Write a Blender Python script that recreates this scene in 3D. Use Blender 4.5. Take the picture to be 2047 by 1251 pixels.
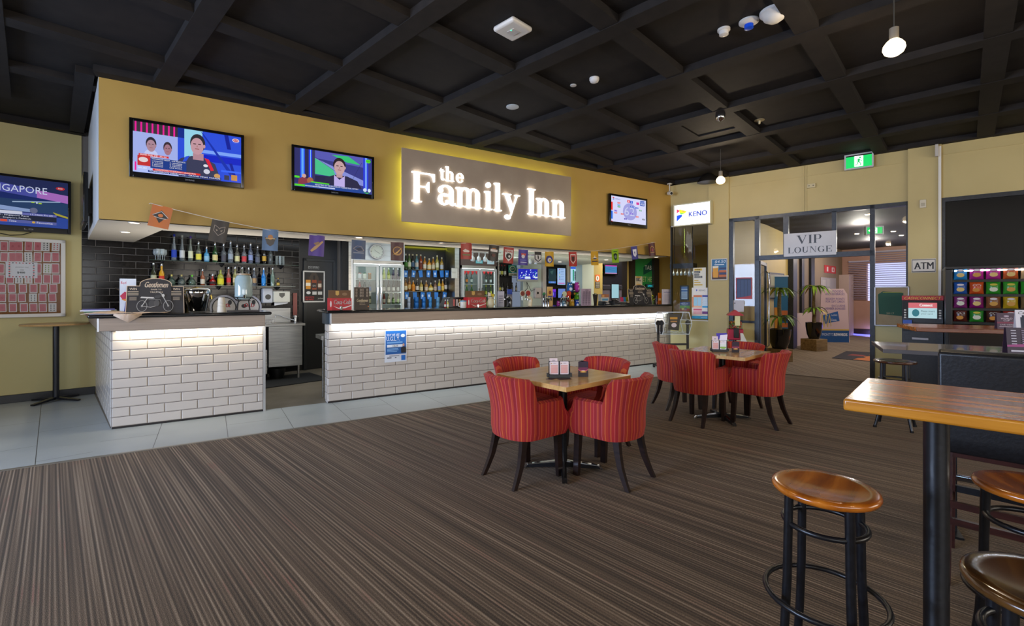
import bpy, math, random
from math import sin, cos, pi, radians as R
from mathutils import Vector, Matrix
random.seed(7)
for o in list(bpy.data.objects): bpy.data.objects.remove(o)
SC = bpy.context.scene
C = SC.collection
# ------------------------------------------------------------------ camera, world, exposure
F, CX, HY, H = 935.0, 1023.5, 586.8, 1.38
YAW = math.atan((CX - 420) / F)
cd = bpy.data.cameras.new('camera'); cam = bpy.data.objects.new('camera', cd); C.objects.link(cam)
cam.location = (0, 0, H); cam.rotation_euler = (pi / 2, 0, -YAW)
cd.sensor_width = 36; cd.lens = F / 2047 * 36; cd.shift_y = -(625.5 - HY) / 2047
cd.clip_start = 0.05; cd.clip_end = 100
SC.camera = cam
SC.view_settings.view_transform = 'Standard'; SC.view_settings.look = 'None'
SC.view_settings.exposure = 0.1; SC.view_settings.gamma = 1.0
try: SC.view_settings.use_curve_mapping = False
except Exception: pass
w = bpy.data.worlds.new('world'); SC.world = w; w.use_nodes = True
w.node_tree.nodes['Background'].inputs[0].default_value = (0.62, 0.75, 1.0, 1)
w.node_tree.nodes['Background'].inputs[1].default_value = 0.25

def area(name, loc, rot, sx, sy, power, col, spread=180):
    l = bpy.data.lights.new(name, 'AREA'); l.shape = 'RECTANGLE'; l.size = sx; l.size_y = sy
    l.energy = power; l.color = col; l.spread = R(spread)
    o = bpy.data.objects.new(name, l); C.objects.link(o); o.location = loc; o.rotation_euler = rot
    return o
def point(name, loc, power, col, r=0.04):
    l = bpy.data.lights.new(name, 'POINT'); l.energy = power; l.color = col; l.shadow_soft_size = r
    o = bpy.data.objects.new(name, l); C.objects.link(o); o.location = loc
    return o
def spot(name, loc, power, col, ang=100, r=0.03):
    l = bpy.data.lights.new(name, 'SPOT'); l.energy = power; l.color = col; l.spot_size = R(ang); l.spot_blend = 0.6; l.shadow_soft_size = r
    o = bpy.data.objects.new(name, l); C.objects.link(o); o.location = loc
    return o
WARM = (1.0, 0.80, 0.56); DAY = (0.52, 0.68, 1.0); NEU = (1.0, 0.93, 0.84)
# daylight through the windows of the room behind and left of the camera
area('window_light_left', (-4.85, 3.2, 1.75), (0, R(-90), 0), 1.8, 3.6, 270, DAY, 130)
area('window_light_rear', (-1.0, -4.85, 1.75), (R(90), 0, 0), 6.5, 1.9, 180, (0.92, 0.95, 1.0))
area('window_light_rear_right', (7.0, -4.85, 1.75), (R(90), 0, 0), 5.0, 1.9, 170, (1.0, 0.93, 0.82))

# warm bulbs hanging in rows through the room (the three nearest ones outside the frame stand behind the camera)
BULBS = [(6.56, 4.28), (4.05, 1.31), (0.50, 2.58), (-1.95, 0.03), (1.6, -1.7), (-3.6, 3.2), (5.2, -2.2), (8.6, -1.6), (-3.0, -3.0)]
for bx_, by_ in BULBS: point('bulb_light', (bx_, by_, 3.07), 70, WARM, 0.06)
# ------------------------------------------------------------------ picture-measuring helpers
FW = Vector((sin(YAW), cos(YAW), 0)); RT = Vector((cos(YAW), -sin(YAW), 0))
def ray(x, y): 
    d = FW + RT * ((x - CX) / F); d.z = -(y - HY) / F; return d
def W(x, y, Y=None, Z=None, X=None, pl=None, off=0):
    d = ray(x, y)
    if pl is not None:
        P0, th = pl; n = Vector((sin(th), -cos(th), 0))
        s = ((Vector((P0[0], P0[1], 0)) + n * off).dot(n)) / d.dot(n)
    elif Y is not None: s = Y / d.y
    elif X is not None: s = X / d.x
    else: s = (Z - H) / d.z
    p = d * s; p.z += H; return p
BK = ((0, 6.134), 0.0); BAR = ((0, 6.206), 0.0); BACK = ((-1.34, 8.58), R(11.6)); FRG = ((0, 8.79), 0.0); BW = ((0, 9.3), 0.0)
FARW = ((0, 9.6), 0.0)
RWT = math.atan2(-0.958, 0.2867); RW = ((7.74, 6.12), RWT)

# ------------------------------------------------------------------ materials
def lin(h):
    h = h.lstrip('#'); c = [int(h[i:i+2], 16) / 255 for i in (0, 2, 4)]
    return tuple(x / 12.92 if x <= 0.04045 else ((x + 0.055) / 1.055) ** 2.4 for x in c) + (1,)
MC = {}
def mat(col, rough=0.5, metal=0.0, emit=0.0, alpha=1.0, spec=0.5, trans=0.0, bump=0.0, bs=60, coat=0.0):
    k = (col, rough, metal, emit, alpha, spec, trans, bump, bs, coat)
    if k in MC: return MC[k]
    m = bpy.data.materials.new('m_' + col.strip('#')); m.use_nodes = True; nt = m.node_tree; b = nt.nodes['Principled BSDF']
    b.inputs['Base Color'].default_value = lin(col); b.inputs['Roughness'].default_value = rough
    b.inputs['Metallic'].default_value = metal; b.inputs['Specular IOR Level'].default_value = spec
    b.inputs['Transmission Weight'].default_value = trans; b.inputs['Alpha'].default_value = alpha
    b.inputs['Coat Weight'].default_value = coat
    if emit: b.inputs['Emission Color'].default_value = lin(col); b.inputs['Emission Strength'].default_value = emit
    if bump:
        tc = nt.nodes.new('ShaderNodeTexCoord'); n = nt.nodes.new('ShaderNodeTexNoise'); n.inputs['Scale'].default_value = bs; n.inputs['Detail'].default_value = 5
        bp = nt.nodes.new('ShaderNodeBump'); bp.inputs['Strength'].default_value = bump; bp.inputs['Distance'].default_value = 0.004
        nt.links.new(tc.outputs['Object'], n.inputs['Vector']); nt.links.new(n.outputs['Fac'], bp.inputs['Height']); nt.links.new(bp.outputs[0], b.inputs['Normal'])
    MC[k] = m; return m
def em(col, s=1.0): return mat(col, 0.35, emit=s, spec=0.3)
def scr(col, s=0.85):
    k = ('scr', col, s)
    if k in MC: return MC[k]
    m = bpy.data.materials.new('screen_' + col.strip('#')); m.use_nodes = True; b = m.node_tree.nodes['Principled BSDF']
    b.inputs['Base Color'].default_value = (0.01, 0.01, 0.012, 1); b.inputs['Roughness'].default_value = 0.12
    b.inputs['Emission Color'].default_value = lin(col); b.inputs['Emission Strength'].default_value = s
    MC[k] = m; return m
def noisy(name, c1, c2, scale=(4, 4, 4), rough=0.6, detail=6, bump=0.0, rr=0.0, spec=0.5, lo=0.35, hi=0.65, coat=0, metal=0.0, wave=False, bd=0.003, rot=0.0):
    m = bpy.data.materials.new(name); m.use_nodes = True; nt = m.node_tree; b = nt.nodes['Principled BSDF']; N = nt.nodes.new; L = nt.links.new
    tc = N('ShaderNodeTexCoord'); mp = N('ShaderNodeMapping'); mp.inputs['Scale'].default_value = scale; mp.inputs['Rotation'].default_value = (0, 0, rot)
    n = N('ShaderNodeTexNoise'); n.inputs['Scale'].default_value = 1; n.inputs['Detail'].default_value = detail
    L(tc.outputs['Object'], mp.inputs[0]); L(mp.outputs[0], n.inputs['Vector'])
    cr = N('ShaderNodeValToRGB'); cr.color_ramp.elements[0].position = lo; cr.color_ramp.elements[1].position = hi
    cr.color_ramp.elements[0].color = lin(c1); cr.color_ramp.elements[1].color = lin(c2)
    L(n.outputs['Fac'], cr.inputs[0]); L(cr.outputs[0], b.inputs['Base Color'])
    b.inputs['Roughness'].default_value = rough; b.inputs['Specular IOR Level'].default_value = spec; b.inputs['Coat Weight'].default_value = coat
    b.inputs['Metallic'].default_value = metal; b.inputs['Coat Roughness'].default_value = 0.08
    if rr:
        mr = N('ShaderNodeMapRange'); mr.inputs['To Min'].default_value = rough - rr; mr.inputs['To Max'].default_value = rough + rr
        L(n.outputs['Fac'], mr.inputs[0]); L(mr.outputs[0], b.inputs['Roughness'])
    if bump:
        bp = N('ShaderNodeBump'); bp.inputs['Strength'].default_value = bump; bp.inputs['Distance'].default_value = bd
        L(n.outputs['Fac'], bp.inputs['Height']); L(bp.outputs[0], b.inputs['Normal'])
    return m
M_OCHRE = noisy('ochre_paint', '#A7853E', '#AF8D45', (1.5, 1.5, 1.5), 0.55, bump=0.15)
M_KHAKI = noisy('khaki_paint', '#B2A06A', '#BBA973', (1.2, 1.2, 1.2), 0.55, bump=0.15)
M_KHAKI2 = noisy('sage_cream_paint', '#B8AB72', '#BEB17A', (1.2, 1.2, 1.2), 0.5, bump=0.15)
M_CEIL = noisy('black_ceiling_paint', '#1B1817', '#221E1C', (9, 9, 9), 0.75, bump=0.25, spec=0.25)
M_SOFF = noisy('soffit_white', '#DAD3C8', '#E2DBD0', (2, 2, 2), 0.6)
M_WHITE = mat('#DAD6CE', 0.5); M_TILEW = mat('#C6BCB1', 0.2); M_GROUT = mat('#6A6058', 0.9)
M_TILEB = noisy('black_glazed_tile', '#0B0A0C', '#141214', (30, 30, 30), 0.14, rr=0.05, spec=0.3); M_GROUTB = mat('#6E6A66', 0.8)
M_BLACK = mat('#0B0B0C', 0.35); M_BLACKM = noisy('black_powder_coat', '#0C0D11', '#15161B', (60, 60, 60), 0.32, bump=0.1)
M_STEEL = noisy('brushed_stainless', '#9C9C9A', '#B4B4B0', (3, 60, 60), 0.32, metal=1.0, bump=0.05)
M_FASC = noisy('brushed_fascia', '#8E8074', '#998B7E', (2, 80, 80), 0.42, metal=0.55, bump=0.04)
M_CHROME = mat('#C9CBD0', 0.12, 1.0); M_GRANITE = noisy('black_granite', '#09090A', '#1C1B1B', (220, 220, 220), 0.1)
M_ALU = mat('#B9BABC', 0.35, 0.8); M_FRAME = noisy('charcoal_aluminium', '#26282C', '#303338', (30, 30, 30), 0.4, metal=0.3)
M_GLASS = mat('#E6F2EE', 0.02, trans=1.0, spec=0.3)
def thin_glass(name, tint, ior=1.45):
    m = bpy.data.materials.new(name); m.use_nodes = True; nt = m.node_tree; nt.nodes.clear(); N = nt.nodes.new; L = nt.links.new
    o = N('ShaderNodeOutputMaterial'); t = N('ShaderNodeBsdfTransparent'); t.inputs[0].default_value = lin(tint)
    g = N('ShaderNodeBsdfGlossy'); g.inputs['Roughness'].default_value = 0.02; mx = N('ShaderNodeMixShader')
    fr = N('ShaderNodeFresnel'); fr.inputs[0].default_value = ior
    L(fr.outputs[0], mx.inputs[0]); L(t.outputs[0], mx.inputs[1]); L(g.outputs[0], mx.inputs[2]); L(mx.outputs[0], o.inputs[0])
    return m
M_PANE = thin_glass('clear_pane', '#E8EEEE'); M_CLEAR = thin_glass('low_reflection_pane', '#F0F4F4', ior=1.18); M_TINT = thin_glass('tinted_pane', '#9A97A0')
M_WGL = mat('#DCE8EA', 0.05, trans=0.6, spec=0.8)
M_ACRYL = thin_glass('clear_acrylic', '#EEF6F8')
M_SHELF = thin_glass('green_glass_shelf', '#7FA894')
M_LEATH = noisy('black_leather', '#131315', '#1B1B1E', (70, 70, 70), 0.38, bump=0.3)
M_LEGW = noisy('dark_stained_legs', '#1C1210', '#2A1B17', (8, 8, 60), 0.3)
M_REDW = noisy('mahogany_stain', '#2A1310', '#3A1B16', (8, 8, 50), 0.3)
M_PLAST = mat('#E4E2DC', 0.35); M_POT = mat('#0C0C0D', 0.12, coat=0.5)
M_LEAF = noisy('palm_leaf', '#3F6B1E', '#7E9E2E', (5, 5, 5), 0.45); M_LEAF2 = noisy('palm_leaf_yellow', '#A08A20', '#C8A830', (5, 5, 5), 0.5)
M_TRUNK = noisy('palm_trunk', '#5A4A2C', '#7C6A42', (20, 20, 60), 0.8, bump=0.5)

def wood_mat(name, c1, c2, c3, axis=(1.5, 22, 22), rough=0.22, coat=0.4, rot=0.0, board=0.0):
    m = bpy.data.materials.new(name); m.use_nodes = True; nt = m.node_tree; b = nt.nodes['Principled BSDF']; N = nt.nodes.new; L = nt.links.new
    tc = N('ShaderNodeTexCoord'); mp = N('ShaderNodeMapping'); mp.inputs['Scale'].default_value = axis; mp.inputs['Rotation'].default_value = (0, 0, rot)
    n = N('ShaderNodeTexNoise'); n.inputs['Scale'].default_value = 1.3; n.inputs['Detail'].default_value = 7; n.inputs['Distortion'].default_value = 0.6
    L(tc.outputs['Object'], mp.inputs[0]); L(mp.outputs[0], n.inputs['Vector'])
    cr = N('ShaderNodeValToRGB'); e = cr.color_ramp.elements; e[0].position = 0.3; e[0].color = lin(c1); e[1].position = 0.7; e[1].color = lin(c3)
    k = e.new(0.5); k.color = lin(c2); L(n.outputs['Fac'], cr.inputs[0]); src = cr.outputs[0]
    if board:
        sx = N('ShaderNodeSeparateXYZ'); L(tc.outputs['Object'], sx.inputs[0])
        mu = N('ShaderNodeMath'); mu.operation = 'DIVIDE'; mu.inputs[1].default_value = board; L(sx.outputs['Y'], mu.inputs[0])
        fl = N('ShaderNodeMath'); fl.operation = 'FLOOR'; L(mu.outputs[0], fl.inputs[0])
        wn = N('ShaderNodeTexWhiteNoise'); wn.noise_dimensions = '1D'; L(fl.outputs[0], wn.inputs['W'])
        fr = N('ShaderNodeMath'); fr.operation = 'FRACT'; L(mu.outputs[0], fr.inputs[0])
        ln = N('ShaderNodeMath'); ln.operation = 'LESS_THAN'; ln.inputs[1].default_value = 0.025; L(fr.outputs[0], ln.inputs[0])
        hs = N('ShaderNodeHueSaturation'); mr = N('ShaderNodeMapRange'); mr.inputs['To Min'].default_value = 0.75; mr.inputs['To Max'].default_value = 1.15
        L(wn.outputs['Value'], mr.inputs[0]); L(mr.outputs[0], hs.inputs['Value']); L(src, hs.inputs['Color'])
        mx = N('ShaderNodeMixRGB'); mx.inputs[2].default_value = lin('#2A1208'); L(ln.outputs[0], mx.inputs[0]); L(hs.outputs[0], mx.inputs[1]); src = mx.outputs[0]
    L(src, b.inputs['Base Color']); b.inputs['Roughness'].default_value = rough; b.inputs['Coat Weight'].default_value = coat; b.inputs['Coat Roughness'].default_value = 0.12
    bp = N('ShaderNodeBump'); bp.inputs['Strength'].default_value = 0.12; bp.inputs['Distance'].default_value = 0.002; L(n.outputs['Fac'], bp.inputs['Height']); L(bp.outputs[0], b.inputs['Normal'])
    return m
M_BEECH = wood_mat('beech_laminate', '#C8985A', '#D4A566', '#DCB478', (1.2, 16, 16), 0.2, 0.3)
M_SLAB = wood_mat('varnished_jarrah', '#9A4A1C', '#B45E26', '#CC7C38', (1.5, 26, 26), 0.24, 0.25, board=0.06)
M_STOOLW = wood_mat('amber_varnished_pine', '#7A3A0E', '#A0540F', '#BF6E1E', (1.5, 16, 16), 0.22, 0.6)
M_STOOLD = wood_mat('worn_dark_pine', '#2E1C0C', '#4A2E12', '#6E4A20', (1.5, 12, 12), 0.22, 0.6)
M_CRATE = wood_mat('rough_timber', '#6A5432', '#846A42', '#957A50', (2, 20, 20), 0.7, 0)
M_SLABE = wood_mat('golden_table_edge', '#A8681C', '#BA7820', '#CC8A2C', (1.5, 20, 20), 0.3, 0.3)
M_EDGEW = wood_mat('light_timber_top', '#A8824E', '#B8905A', '#C29E68', (1.5, 20, 20), 0.35, 0.2)

def carpet_mat(name, rot, cols, sc=1.0):
    m = bpy.data.materials.new(name); m.use_nodes = True; nt = m.node_tree; b = nt.nodes['Principled BSDF']; N = nt.nodes.new; L = nt.links.new
    tc = N('ShaderNodeTexCoord'); m0 = N('ShaderNodeMapping'); m0.inputs['Rotation'].default_value = (0, 0, rot); L(tc.outputs['Object'], m0.inputs[0])
    def nz(scale, det, ro=0.5):
        mp = N('ShaderNodeMapping'); mp.inputs['Scale'].default_value = scale; L(m0.outputs[0], mp.inputs[0])
        n = N('ShaderNodeTexNoise'); n.inputs['Scale'].default_value = 1; n.inputs['Detail'].default_value = det; n.inputs['Roughness'].default_value = ro
        L(mp.outputs[0], n.inputs['Vector']); return n.outputs['Fac']
    n1 = nz((70 * sc, 0.35, 1), 1.0, 0.5)
    wv = N('ShaderNodeTexWave'); wv.wave_type = 'BANDS'; wv.bands_direction = 'X'; wv.inputs['Scale'].default_value = 17.0 * sc; wv.inputs['Distortion'].default_value = 0.0; L(m0.outputs[0], wv.inputs[0])
    wm = N('ShaderNodeMapRange'); wm.inputs['To Min'].default_value = 0.36; wm.inputs['To Max'].default_value = 0.64; L(wv.outputs['Fac'], wm.inputs[0])
    mxs = N('ShaderNodeMixRGB'); mxs.inputs[0].default_value = 0.55; L(wm.outputs[0], mxs.inputs[1]); L(n1, mxs.inputs[2]); s1 = mxs.outputs[0]
    cr = N('ShaderNodeValToRGB'); e = cr.color_ramp.elements
    e[0].position = 0.40; e[0].color = lin(cols[0]); e[1].position = 0.66; e[1].color = lin(cols[2]); k = e.new(0.53); k.color = lin(cols[1]); L(s1, cr.inputs[0])
    s2 = nz((7, 2.2, 1), 2)
    r2 = N('ShaderNodeValToRGB'); r2.color_ramp.elements[0].position = 0.56; r2.color_ramp.elements[1].position = 0.72
    r2.color_ramp.elements[0].color = (0, 0, 0, 1); r2.color_ramp.elements[1].color = (0.5, 0.5, 0.5, 1); L(s2, r2.inputs[0])
    gate = N('ShaderNodeMath'); gate.operation = 'GREATER_THAN'; gate.inputs[1].default_value = 0.57; L(s1, gate.inputs[0])
    gm = N('ShaderNodeMath'); gm.operation = 'MULTIPLY'; L(r2.outputs[0], gm.inputs[0]); L(gate.outputs[0], gm.inputs[1])
    mx = N('ShaderNodeMixRGB'); mx.inputs[2].default_value = lin('#8A4A40'); L(gm.outputs[0], mx.inputs[0]); L(cr.outputs[0], mx.inputs[1])
    s3 = nz((260, 150, 1), 2); mr = N('ShaderNodeMapRange'); mr.inputs['From Min'].default_value = 0.3; mr.inputs['From Max'].default_value = 0.7; mr.inputs['To Min'].default_value = 0.62; mr.inputs['To Max'].default_value = 1.3; L(s3, mr.inputs[0])
    s4 = nz((22, 0.3, 1), 2); m4 = N('ShaderNodeMapRange'); m4.inputs['From Min'].default_value = 0.3; m4.inputs['From Max'].default_value = 0.7; m4.inputs['To Min'].default_value = 0.88; m4.inputs['To Max'].default_value = 1.14; L(s4, m4.inputs[0]); mm = N('ShaderNodeMath'); mm.operation = 'MULTIPLY'; L(m4.outputs[0], mm.inputs[0]); L(mr.outputs[0], mm.inputs[1])
    hs = N('ShaderNodeHueSaturation'); L(mm.outputs[0], hs.inputs['Value']); L(mx.outputs[0], hs.inputs['Color']); L(hs.outputs[0], b.inputs['Base Color'])
    b.inputs['Roughness'].default_value = 0.95; b.inputs['Specular IOR Level'].default_value = 0.1; b.inputs['Sheen Weight'].default_value = 0.05
    bp = N('ShaderNodeBump'); bp.inputs['Strength'].default_value = 0.5; bp.inputs['Distance'].default_value = 0.004; L(s3, bp.inputs['Height']); L(bp.outputs[0], b.inputs['Normal'])
    return m
M_CARPET = carpet_mat('striped_carpet', R(-11.65), ('#4C4033', '#6E5C49', '#9A866F'))
M_CARPET2 = carpet_mat('lounge_carpet', R(40), ('#7A6A5A', '#8E7E6C', '#A2927E'), 0.4)

def stripe_mat():
    m = bpy.data.materials.new('red_striped_fabric'); m.use_nodes = True; nt = m.node_tree; b = nt.nodes['Principled BSDF']; N = nt.nodes.new; L = nt.links.new
    at = N('ShaderNodeAttribute'); at.attribute_name = 's'
    dv = N('ShaderNodeMath'); dv.operation = 'DIVIDE'; dv.inputs[1].default_value = 0.165; L(at.outputs['Fac'], dv.inputs[0])
    fr = N('ShaderNodeMath'); fr.operation = 'FRACT'; L(dv.outputs[0], fr.inputs[0])
    cr = N('ShaderNodeValToRGB'); cr.color_ramp.interpolation = 'CONSTANT'; e = cr.color_ramp.elements
    seq = [(0, '#9C161A'), (.10, '#C24640'), (.14, '#A61C1C'), (.26, '#BC5220'), (.31, '#9A161A'), (.40, '#A82610'), (.52, '#C85E26'), (.56, '#A42612'), (.68, '#BE4A4A'), (.72, '#92121C'), (.84, '#AC3418'), (.92, '#C04E2C'), (.96, '#961820')]
    e[0].position = 0; e[0].color = lin(seq[0][1]); e[1].position = seq[1][0]; e[1].color = lin(seq[1][1])
    for p, c in seq[2:]: k = e.new(p); k.color = lin(c)
    L(fr.outputs[0], cr.inputs[0]); L(cr.outputs[0], b.inputs['Base Color']); b.inputs['Roughness'].default_value = 0.8; b.inputs['Sheen Weight'].default_value = 0.08
    tc = N('ShaderNodeTexCoord'); n = N('ShaderNodeTexNoise'); n.inputs['Scale'].default_value = 300; L(tc.outputs['Object'], n.inputs['Vector'])
    bp = N('ShaderNodeBump'); bp.inputs['Strength'].default_value = 0.3; bp.inputs['Distance'].default_value = 0.002; L(n.outputs['Fac'], bp.inputs['Height']); L(bp.outputs[0], b.inputs['Normal'])
    return m
M_STRIPE = stripe_mat()

# ------------------------------------------------------------------ mesh builder
TXT = {}
def text_mesh(s):
    if s in TXT: return TXT[s]
    cu = bpy.data.curves.new('t', 'FONT'); cu.body = s; cu.resolution_u = 2; cu.fill_mode = 'FRONT'
    o = bpy.data.objects.new('t', cu); me = bpy.data.meshes.new_from_object(o)
    vs = [(v.co.x, v.co.y) for v in me.vertices]; fs = [tuple(p.vertices) for p in me.polygons]
    bpy.data.objects.remove(o); bpy.data.curves.remove(cu); bpy.data.meshes.remove(me)
    x0 = min(v[0] for v in vs); x1 = max(v[0] for v in vs); y0 = min(v[1] for v in vs); y1 = max(v[1] for v in vs)
    vs = [((a - x0) / (x1 - x0), (b - y0) / (y1 - y0)) for a, b in vs]
    TXT[s] = (vs, fs); return TXT[s]
class MB:
    def __init__(s, default=None): s.v = []; s.f = []; s.mi = []; s.mats = []; s.M = Matrix.Identity(4); s.at = {}; s.d = default
    def idx(s, m):
        m = m or s.d
        if m not in s.mats: s.mats.append(m)
        return s.mats.index(m)
    def add(s, vs, fs, m=None, at=None):
        b = len(s.v); s.v += [s.M @ Vector(p) for p in vs]; k = s.idx(m)
        for f in fs: s.f.append(tuple(b + i for i in f)); s.mi.append(k)
        if at:
            for i, a in enumerate(at): s.at[b + i] = a
        return s
    def b2(s, x0, x1, y0, y1, z0, z1, m=None):
        vs = [(x, y, z) for x in (x0, x1) for y in (y0, y1) for z in (z0, z1)]
        return s.add(vs, [(0, 1, 3, 2), (4, 6, 7, 5), (0, 4, 5, 1), (2, 3, 7, 6), (0, 2, 6, 4), (1, 5, 7, 3)], m)
    def box(s, c, d, m=None, rz=0):
        vs = []
        for x in (-1, 1):
            for y in (-1, 1):
                for z in (-1, 1):
                    a, b = x * d[0] / 2, y * d[1] / 2
                    vs.append((c[0] + a * cos(rz) - b * sin(rz), c[1] + a * sin(rz) + b * cos(rz), c[2] + z * d[2] / 2))
        return s.add(vs, [(0, 1, 3, 2), (4, 6, 7, 5), (0, 4, 5, 1), (2, 3, 7, 6), (0, 2, 6, 4), (1, 5, 7, 3)], m)
    def bar(s, p, q, w, h=None, m=None, w2=None, h2=None):   # square bar from p to q
        p = Vector(p); q = Vector(q); h = h or w; w2 = w2 or w; h2 = h2 or h; d = (q - p).normalized()
        u = d.cross(Vector((0, 0, 1)));
        if u.length < 0.05: u = Vector((1, 0, 0))
        u.normalize(); v = u.cross(d)
        vs = [p + u * a * w / 2 + v * b * h / 2 for a, b in ((-1, -1), (1, -1), (1, 1), (-1, 1))] + [q + u * a * w2 / 2 + v * b * h2 / 2 for a, b in ((-1, -1), (1, -1), (1, 1), (-1, 1))]
        return s.add(vs, [(3, 2, 1, 0), (4, 5, 6, 7), (0, 1, 5, 4), (1, 2, 6, 5), (2, 3, 7, 6), (3, 0, 4, 7)], m)
    def tube(s, pts, r, n=10, m=None, closed=False):
        pts = [Vector(p) for p in pts]; K = len(pts); rs = r if isinstance(r, (list, tuple)) else [r] * K; vs = []; up = None
        for i, p in enumerate(pts):
            a = pts[(i - 1) % K] if (i or closed) else p; b = pts[(i + 1) % K] if (i < K - 1 or closed) else p
            t = (b - a).normalized()
            if up is None: up = t.cross(Vector((0, 0, 1))) if abs(t.z) < 0.95 else t.cross(Vector((1, 0, 0)))
            up = (up - t * up.dot(t)).normalized(); v = t.cross(up)
            vs += [p + (up * cos(2 * pi * j / n) + v * sin(2 * pi * j / n)) * rs[i] for j in range(n)]
        fs = []
        for i in range(K if closed else K - 1):
            a = i * n; b = ((i + 1) % K) * n
            fs += [(a + j, a + (j + 1) % n, b + (j + 1) % n, b + j) for j in range(n)]
        if not closed: fs += [tuple(range(n))[::-1], tuple((K - 1) * n + j for j in range(n))]
        return s.add(vs, fs, m)
    def ring(s, c, R_, r, m=None, n=32, k=8): return s.tube([(c[0] + R_ * cos(2 * pi * i / n), c[1] + R_ * sin(2 * pi * i / n), c[2]) for i in range(n)], r, k, m, True)
    def lathe(s, prof, c=(0, 0, 0), n=20, m=None, axis='z', sq=1.0):
        vs = []; fs = []
        for r, z in prof:
            for j in range(n):
                a = 2 * pi * j / n; x, y = r * cos(a), r * sin(a) * sq
                vs.append((c[0] + x, c[1] + y, c[2] + z) if axis == 'z' else (c[0] + x, c[1] - z, c[2] + y))
        for i in range(len(prof) - 1):
            fs += [(i * n + j, i * n + (j + 1) % n, (i + 1) * n + (j + 1) % n, (i + 1) * n + j) for j in range(n)]
        if prof[0][0] > 1e-5: fs.append(tuple(range(n))[::-1])
        if prof[-1][0] > 1e-5: fs.append(tuple((len(prof) - 1) * n + j for j in range(n)))
        return s.add(vs, fs, m)
    def prism(s, poly, y0, y1, m=None, plane='xz'):   # poly CCW seen from -y
        k = len(poly)
        if plane == 'xz': vs = [(a, y0, b) for a, b in poly] + [(a, y1, b) for a, b in poly]
        elif plane == 'yz': vs = [(y0, a, b) for a, b in poly] + [(y1, a, b) for a, b in poly]
        else: vs = [(a, b, y0) for a, b in poly] + [(a, b, y1) for a, b in poly]
        return s.add(vs, [tuple(range(k)), tuple(range(2 * k - 1, k - 1, -1))] + [(i, k + i, k + (i + 1) % k, (i + 1) % k) for i in range(k)], m)
    def poly(s, pts, m=None): return s.add(pts, [tuple(range(len(pts)))], m)
    def text(s, t, x0, z0, x1, z1, y, m=None, shear=0.0, th=0.0, fit=False):
        vs, fs = text_mesh(t); w_, h_ = x1 - x0, z1 - z0
        P = [(x0 + (a + shear * b * h_ / max(w_, 1e-6)) * w_, y, z0 + b * h_) for a, b in vs]
        s.add(P, fs, m)
        if th:
            k = 1.0
            for dx in (-th, th):
                s.add([(p[0] + dx, y - 0.00005, p[2]) for p in P], fs, m)
        return s
    def art(s, items, x0, z0, w_, h_, y=0.0, dy=0.0005, f=mat):
        for k, it in enumerate(items):
            yy = y - dy * (k + 1); t = it[0]; U = lambda a: x0 + a * w_; V = lambda a: z0 + a * h_
            if t == 'r': s.add([(U(it[1]), yy, V(it[2])), (U(it[3]), yy, V(it[2])), (U(it[3]), yy, V(it[4])), (U(it[1]), yy, V(it[4]))], [(0, 1, 2, 3)], f(it[5]))
            elif t == 'e': s.add([(U(it[1] + it[3] * cos(2 * pi * j / 24)), yy, V(it[2] + it[4] * sin(2 * pi * j / 24))) for j in range(24)], [tuple(range(24))], f(it[5]))
            elif t == 'p': s.add([(U(a), yy, V(b)) for a, b in it[1]], [tuple(range(len(it[1])))], f(it[2]))
            elif t == 't': s.text(it[1], U(it[2]), V(it[3]), U(it[4]), V(it[5]), yy, f(it[6]), it[7] if len(it) > 7 else 0, it[8] * w_ if len(it) > 8 else 0)
            elif t == 'l':   # polyline stroke
                pts = it[1]; th = it[2] / 2
                for (a, b), (c, d) in zip(pts, pts[1:]):
                    A = Vector((U(a), V(b))); B = Vector((U(c), V(d))); n = (B - A); n = Vector((-n.y, n.x)).normalized() * th * w_
                    s.add([(A.x - n.x, yy, A.y - n.y), (B.x - n.x, yy, B.y - n.y), (B.x + n.x, yy, B.y + n.y), (A.x + n.x, yy, A.y + n.y)], [(0, 1, 2, 3)], f(it[3]))
        return s
    def build(s, name, parent=None, label=None, cat=None, group=None, kind=None, loc=None, rz=0, bev=0, seg=2, sub=0, smooth=40):
        me = bpy.data.meshes.new(name); me.from_pydata([tuple(v) for v in s.v], [], s.f)
        for m in s.mats: me.materials.append(m)
        me.polygons.foreach_set('material_index', s.mi)
        if s.at:
            a = me.attributes.new('s', 'FLOAT', 'POINT')
            for i, x in s.at.items(): a.data[i].value = x
        me.validate(); me.update()
        if smooth:
            me.polygons.foreach_set('use_smooth', [True] * len(me.polygons)); me.set_sharp_from_angle(angle=R(smooth))
        o = bpy.data.objects.new(name, me); C.objects.link(o)
        if parent: o.parent = parent
        if loc is not None: o.location = loc
        o.rotation_euler = (0, 0, rz)
        if bev: b = o.modifiers.new('bevel', 'BEVEL'); b.width = bev; b.segments = seg; b.limit_method = 'ANGLE'; b.angle_limit = R(35)
        if sub: b = o.modifiers.new('sub', 'SUBSURF'); b.levels = sub; b.render_levels = sub
        tag(o, label, cat, group, kind); return o
def tag(o, label=None, cat=None, group=None, kind=None):
    if label: o['label'] = label
    if cat: o['category'] = cat
    if group: o['group'] = group
    if kind: o['kind'] = kind
    return o
def thing(name, label, cat, loc=(0, 0, 0), rz=0, group=None):
    o = bpy.data.objects.new(name, None); C.objects.link(o); o.location = loc; o.rotation_euler = (0, 0, rz); o.empty_display_size = 0.1
    return tag(o, label, cat, group)
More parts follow.
